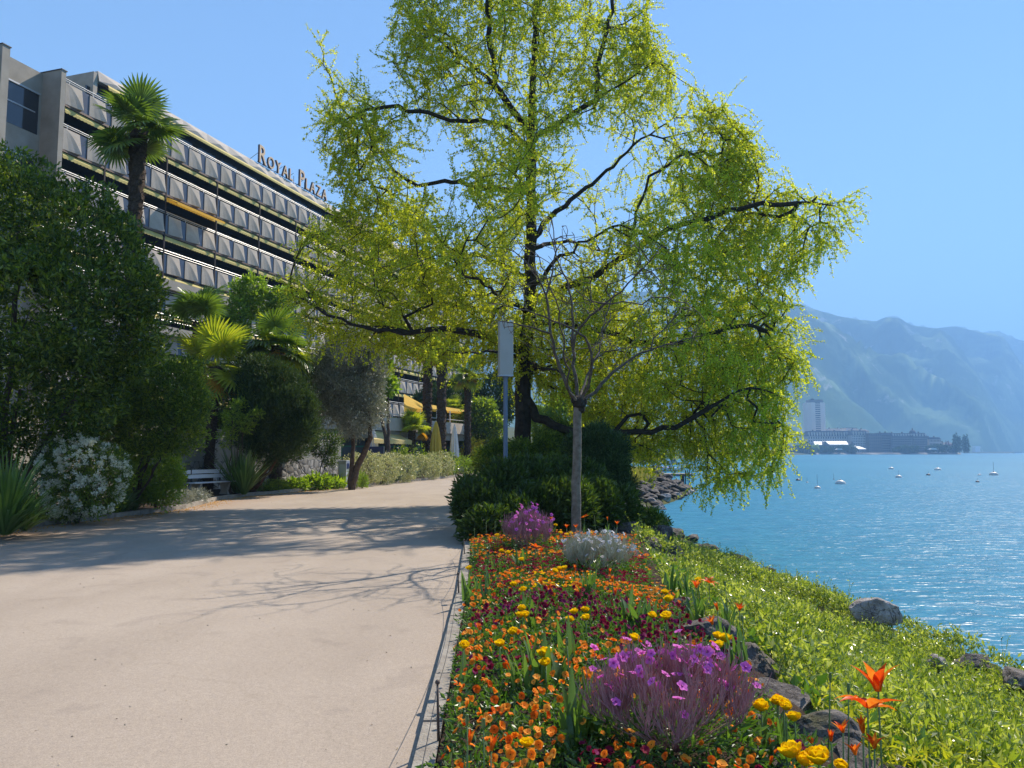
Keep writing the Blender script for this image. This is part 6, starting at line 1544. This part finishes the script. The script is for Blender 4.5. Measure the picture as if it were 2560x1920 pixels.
def awning(label, P4, cloth, posts, val=0.22, name='awning', cat='awning'):
    c = sum((Vector(p) for p in P4), Vector())/4; root = empty(name, (c.x, c.y, c.z), 0, label, cat, 'awnings of the pavilion')
    a, b, c_, d = [Vector(p) for p in P4]; mb = MB(); n = 12; V = []
    for i in range(n+1):
        u = i/n
        for k in range(5):
            v = k/4; p = (a+(b-a)*u)*(1-v) + (d+(c_-d)*u)*v; p.z -= 0.10*math.sin(math.pi*v); V.append(tuple(p))
    mb.add(V, quads=[(i*5+k, i*5+k+1, (i+1)*5+k+1, (i+1)*5+k) for i in range(n) for k in range(4)]); mb.build('cloth', M[cloth], root)
    mb = MB(); V = []; m = 40
    for i in range(m+1):
        p = d + (c_-d)*(i/m); V += [(p.x, p.y, p.z), (p.x, p.y, p.z-val-.04*abs(math.sin(i*math.pi/2*0.8)))]
    mb.add(V, quads=[(2*i, 2*i+1, 2*i+3, 2*i+2) for i in range(m)]); mb.build('valance', M[cloth], root)
    for q in posts: mb = MB(); mb.tube([q, (q[0], q[1], q[2]+q[3] if len(q) > 3 else 5)] if False else [(q[0],q[1],q[2]),(q[0],q[1],q[3])], .045, 8); mb.build('post', M['white_parasol'], root)
awning('upper yellow awning stretched over the pavilion terrace, left one', [tuple(at(404,394,54)), tuple(at(424,405,57)), tuple(at(428,409,55)), tuple(at(404,408,50.5))], 'awning_cloth', [(at(420,410,53.5).x, 53.5, 3.1, at(420,409,53.5).z)])
awning('thin upper yellow awning over the right end of the pavilion terrace', [tuple(at(426,404,58)), tuple(at(466,410,64)), tuple(at(463,412,61)), tuple(at(428,409,55.5))], 'awning_cloth', [(at(437,412,56).x, 56, 3.1, at(437,410,56).z), (at(450,412,58.5).x, 58.5, 3.1, at(450,411,58.5).z)], .12)
awning('lower cream yellow awning over the pavilion windows', [tuple(at(374,431,47.5)), tuple(at(396,431,50.5)), tuple(at(412,440.5,49)), tuple(at(374,439,45))], 'cream_awning_cloth', [])
awning('striped yellow awning at the right end of the pavilion', [tuple(at(464,438,62)), tuple(at(470,439,65)), tuple(at(474,455,63)), tuple(at(466,455,60))], 'cream_awning_cloth', [])
def folded_parasol(label, px, py0, py1, D, r, cloth):
    t = at(px, py0, D); b = at(px, py1, D); root = empty('folded_parasol', (t.x, D, 0), 0, label, 'parasol', 'folded parasols by the pavilion')
    mb = MB(); mb.tube([(0,0,0),(0,0,t.z+.05)], .035, 8); mb.lathe((0,0,0), [(.35,0),(.35,.08),(.05,.12)], 14); mb.build('pole', M['rail_metal'], root, local=True)
    g = random.Random(int(px)); V = []; k = 20; rows = [(1.0,b.z),(0.95,b.z+(t.z-b.z)*.25),(0.78,b.z+(t.z-b.z)*.5),(.5,b.z+(t.z-b.z)*.8),(.14,t.z)]
    for q, z in rows:
        for j in range(k): a = 2*math.pi*j/k; rr = r*q*(1 + (.22 if j % 2 else -.18)); V.append((rr*math.cos(a), rr*math.sin(a), z + (g.uniform(-.08,.08) if z == b.z else 0)))
    mb = MB(); mb.add(V, quads=[(i*k+j, i*k+(j+1)%k, (i+1)*k+(j+1)%k, (i+1)*k+j) for i in range(4) for j in range(k)], ngons=[list(range(4*k, 5*k))]); mb.build('canopy', M[cloth], root, local=True)
folded_parasol('folded yellow parasol between the palms in front of the pavilion', 436, 421.5, 455, 50, .33, 'yellow_parasol')
folded_parasol('folded white parasol right of the palms in front of the pavilion', 454.5, 425, 457, 51, .26, 'white_parasol')
folded_parasol('folded white parasol behind the blue sign board', 373, 429, 450, 46, .28, 'white_parasol')
folded_parasol('small far folded white parasol between the path bend and the lamp post', 469.5, 447, 458, 66, .26, 'white_parasol')
p = at(409, 447, 56); bush('yellow_shrub', 'bright yellow leafy shrub at the path bend beyond the palms', 'shrub', [(at(471,449,60).x,60,at(471,449,60).z-.4,.9,.9,1.0),(at(474,443,60).x,60,at(474,443,60).z-.2,.6,.6,.5)], 260, 8, .16, .16, 'yellow_shrub_leaf', 120, .5, stems=1, stem_r=.04)
p = at(432, 458, 47); bush('rust_leaved_shrub', 'reddish brown leafed low shrubs in front of the pavilion windows', 'shrub', [(at(408,455,47).x,47,1.1,1.2,.8,.9),(at(425,458,49).x,49,.9,1.0,.8,.8),(at(447,460,50).x,50,.8,.8,.8,.8)], 700, 8, .16, .12, 'dead_palm_leaf' if False else 'shrub_leaf', 121, .4, stems=2, stem_r=.04)

# ================================================================== lake
def buoy(label, px, py, r, dark=False, mast=0.0, flat=0.75):
    p = G(px, py, WATER_Z); root = empty('mooring_buoy', (p.x, p.y, WATER_Z), 0, label, 'buoy', 'mooring buoys on the lake')
    mb = MB(); r = r*.82; mb.lathe((0,0,-.12*r), [(r*.55,-r*.5),(r,-r*.05),(r*1.0,r*.18),(r*.85,r*flat*.8),(r*.4,r*flat*1.1),(r*.1,r*flat*1.18)], 16); mb.build('float', M['buoy_dark' if dark else 'buoy_white'], root, local=True, smooth=True)
    mb = MB(); mb.lathe((0,0,r*flat*1.04), [(r*.12,0),(r*.12,r*.12),(r*.05,r*.16)], 8)
    if mast: mb.tube([(0,0,r*flat*1.0),(0,0,mast*.7)], .018 if mast > 2 else .011, 6)
    mb.build('top_ring', M['buoy_dark'], root, local=True)
bc = lambda x, y: ((1560 + x/2.212)/2.5, (940 + y/2.212)/2.5)
for x, y, r, dk, ms, lb in ((905,497,.45,0,0,'small white buoy farthest left beyond the hanging ginkgo branches'),(825,546,.3,0,0,'tiny white buoy just right of the hanging branches'),(680,573,.45,0,0,'white buoy half hidden by the hanging ginkgo branches'),(860,583,.33,0,0,'flat white buoy left of the dark buoy'),(963,578,.33,1,.9,'dark upright buoy between two small white ones'),(1013,590,.15,0,.8,'tiny white buoy with a thin stick'),(1070,622,.35,0,1.8,'white buoy with a tall thin stick, nearest but one'),(1197,597,.62,0,0,'biggest round white buoy in the middle of the lake'),(1478,515,.62,0,0,'distant white buoy beneath the town'),(1519,562,.5,0,1.3,'white buoy with a stick left of the small dark buoy'),(1683,549,.35,1,.8,'small dark buoy below the poplars'),(1735,521,.7,0,0,'low wide white buoy under the right end of the town'),(2045,549,.72,0,2.6,'large white buoy with a mast at the right'),(1955,587,.25,1,.6,'tiny dark buoy left of the large masted one'),(1965,549,.3,0,0,'tiny pale buoy far left of the large masted one'),(1160,572,.12,1,1.0,'thin dark stick marker above the biggest buoy')):
    buoy(lb, *bc(x, y), r, bool(dk), ms)

def boat(label, px, py, L, heading, hull, cover, mast=0.0, cabin=False):
    p = G(px, py, WATER_Z); root = empty('moored_boat', (p.x, p.y, WATER_Z), heading, label, 'boat', 'boats moored by the jetty')
    n = 14; rows = []
    for i in range(n+1):
        u = i/n; x = L*(u-.5); wd = .17*L*(math.sin(math.pi*min(1, .30+.70*u))**.6 if u < 1 else 0) + .004; sh = .09*L*(1+.55*u*u); dr = -.03*L*(1-u**3)
        rows.append([(x,-wd,sh),(x,-wd*.8,.03*L),(x,0,dr),(x,wd*.8,.03*L),(x,wd,sh)])
    V = [v for r_ in rows for v in r_]; Q = [(i*5+k, i*5+k+1, (i+1)*5+k+1, (i+1)*5+k) for i in range(n) for k in range(4)] + [(i*5+4, i*5, (i+1)*5, (i+1)*5+4) for i in range(n)]
    mb = MB(); mb.add(V, quads=Q, ngons=[[0,4,3,2,1]]); mb.build('hull', M[hull], root, local=True, smooth=False)
    mb = MB(); z = .1*L
    if cabin:
        mb.prism([(-.02*L,z),(.0,z+.1*L),(.16*L,z+.11*L),(.26*L,z+.015*L)], -.1*L, .1*L, M=Matrix(((1,0,0,0),(0,0,1,0),(0,1,0,0),(0,0,0,1)))); mb.build('cabin', M['hull_white'], root, local=True)
        mb = MB(); mb.prism([(-.22*L,z),(-.2*L,z+.09*L),(-.03*L,z+.08*L),(-.03*L,z)], -.11*L, .11*L, M=Matrix(((1,0,0,0),(0,0,1,0),(0,1,0,0),(0,0,0,1)))); mb.build('canvas_cover', M[cover], root, local=True)
    else:
        V = []
        for i in range(11):
            u = i/10; x = -.46*L+.62*L*u; h_ = z + .10*L*(1-.75*u) + .01*L*math.sin(u*9)
            V += [(x,-.15*L*(1-.5*u*u),z),(x,-.02*L,h_),(x,.02*L,h_),(x,.15*L*(1-.5*u*u),z)]
        mb.add(V, quads=[(i*4+k, i*4+k+1, (i+1)*4+k+1, (i+1)*4+k) for i in range(10) for k in range(3)], ngons=[[0,1,2,3]]); mb.build('canvas_cover', M[cover], root, local=True)
    if mast:
        mb = MB(); mb.tube([(.1*L,0,z),(.1*L,0,mast)], [.06,.04], 8); mb.tube([(.1*L,0,z+.9),(-.42*L,0,z+1.0)], .07, 6); mb.build('mast', M['rail_metal'], root, local=True)
boat('white sailing boat with a bright blue cover moored behind the jetty', 668, 471.3, 5.4, R(8), 'hull_white', 'canvas_blue', 7.5)
boat('pale green motor boat with a white cabin farther out behind the sailing boat', 669.5, 464.3, 7.0, R(184), 'hull_green', 'canvas_teal', 0, True)
def jetty():
    root = empty('wooden_jetty', (15, 76, WATER_Z), 0, 'small wooden jetty on dark piles reaching out from the rocky point', 'jetty')
    x0, x1 = at(645, 470, 76).x, at(690, 470, 76).x; zd = at(680, 473.5, 76).z
    mb = MB(); 
    k = x0
    while k < x1: mb.box((k,75.2,zd-.05),(k+.17,76.8,zd)); k += .19
    mb.build('deck', M['concrete_warm'], root)
    mb = MB(); mb.box((x0,75.15,zd-.25),(x1,75.27,zd-.055)); mb.box((x0,75.15,WATER_Z+.35),(x1-.8,75.25,WATER_Z+.5)); mb.build('beam', M['lamp_pole'], root)
    for px, w_, up in ((681.5,.28,0),(679.5,.12,-.1),(670,.07,0),(684,.12,.35),(688,.09,.9),(686.5,.06,.2)):
        x = at(px, 470, 75.6).x; mb = MB(); mb.tube([(x,75.0,-3.0),(x,75.0,zd+up)], w_*.5, 8); mb.build('pile', M['pier_wood'], root)
jetty()

# ================================================================== the town across the bay
TD_ = 1050.0
tc = lambda x, y: ((1980 + x/4.608)/2.5, (960 + y/4.608)/2.5)
plain('town_grey', (0.16,0.15,0.155), 0.9, (0.22,0.21,0.21), 0.05); plain('town_brown', (0.12,0.095,0.085), 0.9, (0.17,0.14,0.125), 0.05)
plain('town_cream', (0.46,0.42,0.36), 0.9, (0.54,0.50,0.44), 0.05); plain('town_tower', (0.74,0.60,0.50), 0.9, (0.82,0.69,0.60), 0.03)
plain('town_roof', (0.07,0.065,0.07), 0.8, (0.11,0.10,0.105), 0.05); plain('town_window', (0.04,0.045,0.055), 0.3); plain('town_white', (0.75,0.74,0.72), 0.6); plain('town_red', (0.25,0.09,0.06), 0.8)
plain('shore_stone', (0.10,0.09,0.085), 0.9, (0.22,0.20,0.18), 0.1)
def TX(x, D): return at(*tc(x, 800), D).x
def TZ(y, D): return at(*tc(1000, y), D).z
def spit():
    xs = np.linspace(250, 2070, 60); V = []
    for x in xs:
        X = TX(x, TD_-40) ; Xb = TX(x, TD_+500); e = max(0.0, (x-1850)/220)
        f = TD_-45 + 30*e*e + 6*math.sin(x*.02)
        V += [(X, f, WATER_Z-.6), (X, f+3, WATER_Z+1.2), (X, f+6, 0.6), (X+20*(1-e), f+400*(1-.9*e), 2.0), (X+40*(1-e), f+420*(1-.88*e), -3)]
    n = len(xs); tag(newobj('town_shore_ground', npmesh('town_shore_ground', V, [np.array([(i*5+k,(i+1)*5+k,(i+1)*5+k+1,i*5+k+1) for i in range(n-1) for k in range(4)])], M['shore_stone'])), kind='structure')
spit()
def building(label, x0, x1, yt, D, depth, wall, roof='mansard', rows=4, cols=8, rh=None, name='town_building', dorm=0, balc=False, yb=812, group='buildings of the town across the bay'):
    X0, X1, zt, zb = TX(x0, D), TX(x1, D), TZ(yt, D), -0.5; W = X1-X0; rhm = rh if rh is not None else (zt)*.16
    root = empty(name, ((X0+X1)/2, D+depth/2, 0), 0, label, 'building', group)
    ze = zt - rhm if roof in ('mansard', 'hip') else zt
    mb = MB(); mb.box((X0, D, zb), (X1, D+depth, ze)); mb.build('wall', M[wall], root)
    if roof == 'mansard' or roof == 'hip':
        i_ = rhm*(.45 if roof == 'mansard' else 1.2); V = [(X0-.6,D-.6,ze+.002),(X1+.6,D-.6,ze+.002),(X1+.6,D+depth+.6,ze+.002),(X0-.6,D+depth+.6,ze+.002),(X0+i_,D+i_,zt),(X1-i_,D+i_,zt),(X1-i_,D+depth-i_,zt),(X0+i_,D+depth-i_,zt)]
        mb = MB(); mb.add(V, quads=[(0,3,2,1),(4,5,6,7),(0,1,5,4),(1,2,6,5),(2,3,7,6),(3,0,4,7)]); rf = mb.build('roof', M['town_roof'], root)
        for k in range(dorm):
            cx = X0 + W*(k+.5)/dorm; mb = MB(); mb.box((cx-.9,D-.3,ze+.3),(cx+.9,D+2.5,ze+rhm*.75)); mb.build('dormer', M['town_cream'], root)
        for k in range(max(2, int(W/22))):
            cx = X0 + W*(k+.35)/max(2, int(W/22)); mb = MB(); mb.box((cx-.7,D+depth*.4,zt-.3),(cx+.7,D+depth*.4+1.6,zt+1.8)); mb.build('chimney', M['town_brown'], root)
    else:
        mb = MB(); mb.box((X0-.5, D-.5, zt), (X1+.5, D+depth+.5, zt+.5)); mb.build('roof', M['town_roof'], root)
    if rows*cols:
        fh = (ze-1.0)/rows; wme = None
        for r_ in range(rows):
            for c_ in range(cols):
                w_ = W/cols*(.42 if not balc else .62); cx = X0 + W*(c_+.5)/cols; cz = 1.2 + fh*(r_+.5)
                if wme is None:
                    mb = MB(); mb.box((-w_/2,-.06,-fh*.28),(w_/2,.0,fh*.28)); wme = mb.mesh('window', M['town_window'])
                o = newobj('window', wme, root); o.location = Vector((cx, D-.01, cz)) - Vector(root.location)
    if balc:
        for r_ in range(rows): mb = MB(); z = 1.2+(ze-1.0)/rows*r_; mb.box((X0+.5,D-1.6,z-.2),(X1-.5,D-.07,z+.9)); mb.build('balcony', M['town_cream' if wall == 'town_cream' else 'town_grey'], root)
    return root
def tower():
    D = TD_+60; X0, X1 = TX(200, D), TX(402, D); zt = TZ(212, D); W = X1-X0; dp = 24
    root = empty('tower_block', ((X0+X1)/2, D+12, 0), 0, 'tall pale residential tower rising above the town and the ginkgo branches', 'tower')
    mb = MB(); mb.prism([(X0,D+5),(X0+5,D),(X1-2,D),(X1,D+2),(X1,D+dp-5),(X1-5,D+dp),(X0+5,D+dp),(X0,D+dp-5)], -.5, zt); mb.build('wall', M['town_tower'], root)
    mb = MB(); mb.prism([(X0+5,D+3),(X1-2,D+3),(X1-2,D+dp-4),(X0+5,D+dp-4)], zt, zt+4.3); mb.build('penthouse', M['town_grey'], root)
    mb = MB(); mb.box((X0+9,D+9,zt+4.3),(X0+13,D+13,zt+6)); mb.tube([(X0+11,D+11,zt+6),(X0+11,D+11,zt+9)], .15, 6); mb.build('roof_mast', M['dark_metal'], root)
    n = 24; fh = zt/n; me = None; me2 = None
    for k in range(n):
        for (a, b) in ((X0+10.6, X0+17.6),):
            mb = MB(); mb.box((a, D-.35, fh*k+fh*.45), (b, D-.01, fh*(k+1)-.1)); mb.build('window_band', M['town_grey'], root)
        mb = MB(); mb.box((X1-.4,D+3,fh*k+fh*.1),(X1+1.7,D+9,fh*k+fh*.45)); mb.build('balcony', M['town_tower'], root)
tower()
building('long ornate palace hotel with dark mansard roof and dormers behind the market hall', 190, 690, 540, TD_+20, 22, 'town_cream', rows=5, cols=18, rh=7.5, dorm=16)
building('tall plain grey block behind the palace hotel roof', 632, 762, 508, TD_+90, 20, 'town_tower', roof='flat', rows=0, cols=0)
building('low beige building with a wide roof on the slope just right of the tower', 430, 628, 512, TD_+160, 20, 'town_cream', roof='hip', rows=0, cols=0, rh=3)
building('white balconied hotel facade right of the market hall', 700, 892, 535, TD_+5, 22, 'town_cream', rows=7, cols=10, rh=6.5, dorm=6, balc=False)
building('flat-roofed brown apartment block right of the white hotel', 892, 1040, 572, TD_-5, 22, 'town_brown', roof='flat', rows=6, cols=6)
building('brown-grey block stepped back beside the long balconied block', 1040, 1160, 560, TD_+6, 22, 'town_brown', rows=7, cols=5, rh=3, balc=True)
building('long dark grey balconied apartment block in the middle of the quay', 1160, 1400, 566, TD_, 24, 'town_grey', rows=7, cols=12, rh=4, dorm=8, balc=True)
rt = building('dark grey balconied block with a domed roof in the middle of the quay', 1400, 1566, 562, TD_-3, 24, 'town_grey', rows=7, cols=9, rh=5, dorm=5, balc=True)
mb = MB(); cx = TX(1425, TD_); mb.lathe((cx, TD_+6, TZ(566, TD_)), [(4.2,0),(4.0,2.0),(2.6,3.8),(1.0,4.6),(.2,7.5)], 12); mb.build('dome', M['town_roof'], rt)
building('small cream building with a pale flat roof at the right end of the quay', 1590, 1722, 612, TD_+10, 18, 'town_cream', rows=4, cols=8, rh=3)
building('pale block rising between the tower and the grey block', 700, 900, 520, TD_+70, 18, 'town_cream', roof='hip', rows=0, cols=0, rh=3)
building('terracotta coloured low house just left of the poplars', 1742, 1880, 672, TD_+10, 14, 'town_cream', roof='hip', rows=2, cols=5, rh=3)
building('grey building glimpsed through the hanging ginkgo branches', -620, -560, 560, 800, 14, 'town_cream', roof='hip', rows=4, cols=4, rh=3)
def chateau():
    root = empty('small_castle', (TX(1810, TD_+4), TD_+5, 0), 0, 'little castle with red pointed spires left of the poplars', 'castle')
    mb = MB(); mb.box((TX(1780,TD_),TD_,-.5),(TX(1865,TD_),TD_+9,TZ(718,TD_))); mb.build('wall', M['town_cream'], root)
    for x in (1790, 1817): mb = MB(); mb.lathe((TX(x,TD_),TD_+2,0), [(1.3,0),(1.3,TZ(715,TD_))], 10); mb.build('turret', M['town_cream'], root); mb = MB(); mb.lathe((TX(x,TD_),TD_+2,TZ(715,TD_)+.01), [(1.7,0),(.1,8.0)], 10); mb.build('spire', M['town_red'], root)
    mb = MB(); mb.prism([(TX(1830,TD_),TZ(718,TD_)+.01),(TX(1868,TD_),TZ(718,TD_)+.01),(TX(1849,TD_),TZ(690,TD_))], TD_-.5, TD_+9.5, M=Matrix(((1,0,0,0),(0,0,1,0),(0,1,0,0),(0,0,0,1)))); mb.build('roof', M['town_red'], root)
chateau()
def market():
    D = TD_-22; root = empty('market_hall', (TX(540,D), D+10, 0), 0, 'open market hall with a wide pale metal roof and lower wing roofs on the quay', 'hall')
    def roofp(x0, x1, x0t, x1t, yb, yt, d0, d1, m='town_white'):
        V = [(TX(x0,D),D+d0,TZ(yb,D)),(TX(x1,D),D+d0,TZ(yb,D)),(TX(x1t,D),D+d1,TZ(yt,D)),(TX(x0t,D),D+d1,TZ(yt,D))]; V += [(x,y,z-.5) for x,y,z in V]
        mb = MB(); mb.add(V, quads=[(0,1,2,3),(7,6,5,4),(0,4,5,1),(1,5,6,2),(2,6,7,3),(3,7,4,0)]); mb.build('roof', M[m], root)
    roofp(440, 655, 405, 690, 696, 656, 0, 16); roofp(262, 350, 300, 398, 700, 660, 0, 14); roofp(745, 838, 745, 800, 748, 718, -6, 6); roofp(685, 735, 690, 730, 716, 694, -2, 6); roofp(495, 545, 500, 540, 748, 726, -8, 2)
    mb = MB()
    for a, b in ((350,440),(655,742)): mb.add([(TX(a,D),D+.3,TZ(712,D)),(TX(b,D),D+.3,TZ(712,D)),(TX((a+b)/2,D),D+.3,TZ(660,D)),(TX(a,D),D+16,TZ(712,D)),(TX(b,D),D+16,TZ(712,D)),(TX((a+b)/2,D),D+16,TZ(660,D))], tris=[(0,1,2),(5,4,3)], quads=[(0,2,5,3),(1,4,5,2)])
    mb.build('gable', M['town_roof'], root)
    mb = MB(); mb.box((TX(285,D),D+2,0),(TX(740,D),D+15,TZ(712,D))); mb.build('hall_body', M['town_brown'], root)
    for x in range(290, 840, 40): mb = MB(); X = TX(x,D); mb.box((X-.3,D-.3,-.5),(X+.3,D+.3,TZ(748 if x > 740 else 712,D)-.6)); mb.build('column', M['town_grey'], root)
market()
D2 = 2100; root = empty('far_white_building', (TX(2140,D2), D2, 0), 0, 'tiny white building far off beyond the poplars', 'building')
mb = MB(); mb.box((TX(2112,D2),D2,-1),(TX(2172,D2),D2+15,TZ(716,D2))); mb.build('wall', M['town_white'], root); mb = MB(); mb.box((TX(2098,D2),D2-2,TZ(728,D2)),(TX(2190,D2),D2+16,TZ(726,D2))); mb.build('roof', M['town_white'], root)
# far flat shore beyond the spit
V = []; 
for x in np.linspace(1900, 2700, 20): V += [(TX(x,1900),1900+40*math.sin(x*.01),WATER_Z-.5),(TX(x,1900),1915+40*math.sin(x*.01),1.0),(TX(x,3200),3200,4.0)]
tag(newobj('far_shore_ground', npmesh('far_shore_ground', V, [np.array([(i*3+k,(i+1)*3+k,(i+1)*3+k+1,i*3+k+1) for i in range(19) for k in range(2)])], M['ground_soil'])), kind='structure')
def far_tree(name, label, x, y, rx, ry, D, mname='far_leaf', n=110, sz=1.5, lsz=1.7, group='trees on the far quay', seed=0, sc=1.0):
    X, z = TX(x, D), TZ(y, D); r = rx/4.608/2.5*D/F; rz = ry/4.608/2.5*D/F
    bush(name, label, 'tree', [(X-r*.3, D, z-rz*.1, r*.75, r*.75, rz*.9), (X+r*.3, D+.5, z, r*.7, r*.7, rz)], n, 8, sz, lsz, mname, seed, .6, group=group, stems=1, stem_r=.35, rough=.3, zmin=-1.5)
for i, (x, y, rx, ry, mn, lb) in enumerate(((262,755,56,54,'bright_leaf','round light green tree left of the market hall'),(345,758,50,40,'far_leaf','darker tree right of the round light green one'),(430,770,50,38,'far_leaf','low dark tree in front of the market hall left half'),(585,745,58,38,'far_leaf','flat-topped dark tree in front of the market hall middle'),(680,755,62,40,'far_leaf','flat-topped dark tree in front of the market hall right half'),(150,740,70,60,'far_leaf','dark tree by the water left of the round light green one'),(60,760,70,50,'far_leaf','dark shore tree under the ginkgo branches'),(1215,765,50,32,'far_leaf','first of the low dark quay trees under the long balconied block'),(1300,750,60,38,'far_leaf','second and tallest quay tree under the long balconied block'),(1400,752,62,36,'far_leaf','third quay tree under the domed block'),(1600,745,55,36,'far_leaf','quay tree left of the white quay pavilions'),(1690,740,60,40,'far_leaf','quay tree above the white quay pavilions'),(1780,745,60,38,'far_leaf','quay tree under the little castle'),(1860,755,50,34,'far_leaf','quay tree at the foot of the poplars'),(-60,750,60,50,'far_leaf','shore tree behind the hanging ginkgo branches'),(-200,740,80,60,'far_leaf','larger shore tree far left behind the hanging branches'))):
    far_tree('quay_tree', lb, x, y, rx, ry, TD_-34, mn, seed=600+i)
for i, (x, yt, yb, rx, lb) in enumerate(((1878,582,790,24,'leftmost poplar of the row at the end of the spit'),(1905,568,790,22,'tallest poplar, second of the row at the end of the spit'),(1935,600,790,22,'third poplar of the row at the end of the spit'),(1990,592,790,20,'fourth poplar, just right of the gap'),(2022,600,790,22,'rightmost poplar at the tip of the spit'))):
    D = TD_-30+i*2; X = TX(x, D); r = rx/4.608/2.5*D/F; z0, z1 = TZ(yb, D), TZ(yt, D); zc = (z0+z1)/2; hz = (z1-z0)/2
    bush('poplar_tree', lb, 'tree', [(X, D, zc, r*.8, r*.8, hz), (X, D, zc-hz*.35, r, r, hz*.6)], 150, 8, 1.1, 1.3, 'far_leaf', 640+i, .5, group='poplars at the end of the spit', stems=1, stem_r=.3, rough=.25, zmin=-1, up=1.2)
# shore trees nearer on the left, between the point and the town
for i, (px, py, rp, D, mn, lb) in enumerate(((640,446,12,170,'far_leaf','dark tree on the shore behind the rocky point'),(655,444,12,230,'far_leaf','dark shore tree above the sailing boat mast'),(672,447,10,300,'shrub_leaf','green shore tree right of the mast'),(692,446,9,380,'far_leaf','shore tree left of the white canopy'),(704,441,12,600,'far_leaf','tall dark tree beside the glimpsed grey building'),(720,450,8,620,'far_leaf','low tree beneath the glimpsed grey building'),(625,440,12,120,'shrub_leaf','green tree on the shore right behind the juniper'))):
    L = [lump(px+dx*rp, py+dy*rp, D+dd, rp*s) for dx, dy, dd, s in ((0,0,0,.8),(-.7,.3,2,.6),(.7,.3,-2,.6),(0,.6,0,.8))]
    bush('shore_tree', lb, 'tree', L, 170, 8, D/700+.3, D/620+.3, mn, 680+i, .55, group='trees along the near shore', stems=1, stem_r=.3, rough=.35, zmin=-1)
for i, (px, D, w_, lb) in enumerate(((706,500,9,'white canopy roof by the water under the hanging branches'),(at(*tc(1620,795),TD_-42).x*0+ (1980+1620/4.608)/2.5, TD_-42, 8, 'white quay pavilion under the right-hand trees'),((1980+540/4.608)/2.5, TD_-44, 6,'small white stall roof in front of the market hall'))):
    c = at(px, 451, D); root = empty('white_canopy', (c.x, D, 0), 0, lb, 'canopy', 'white canopies along the quay'); hw = w_/2*D/F; z = at(px, 449.5 if i else 448, D).z
    mb = MB(); mb.prism([(-hw,z),(hw,z),(hw*.55,z+hw*.28),(-hw*.55,z+hw*.28)], -3, 3, M=Matrix(((1,0,0,0),(0,0,1,0),(0,1,0,0),(0,0,0,1)))); mb.build('roof', M['town_white'], root, local=True)
    for s in (-.9, .9): mb = MB(); mb.box((s*hw-.1,-2.9,-.5),(s*hw+.1,-2.7,z)); mb.build('post', M['town_grey'], root, local=True)
print('town', time.time()-T0)
print('done', time.time() - T0, 'objects', len(bpy.data.objects))
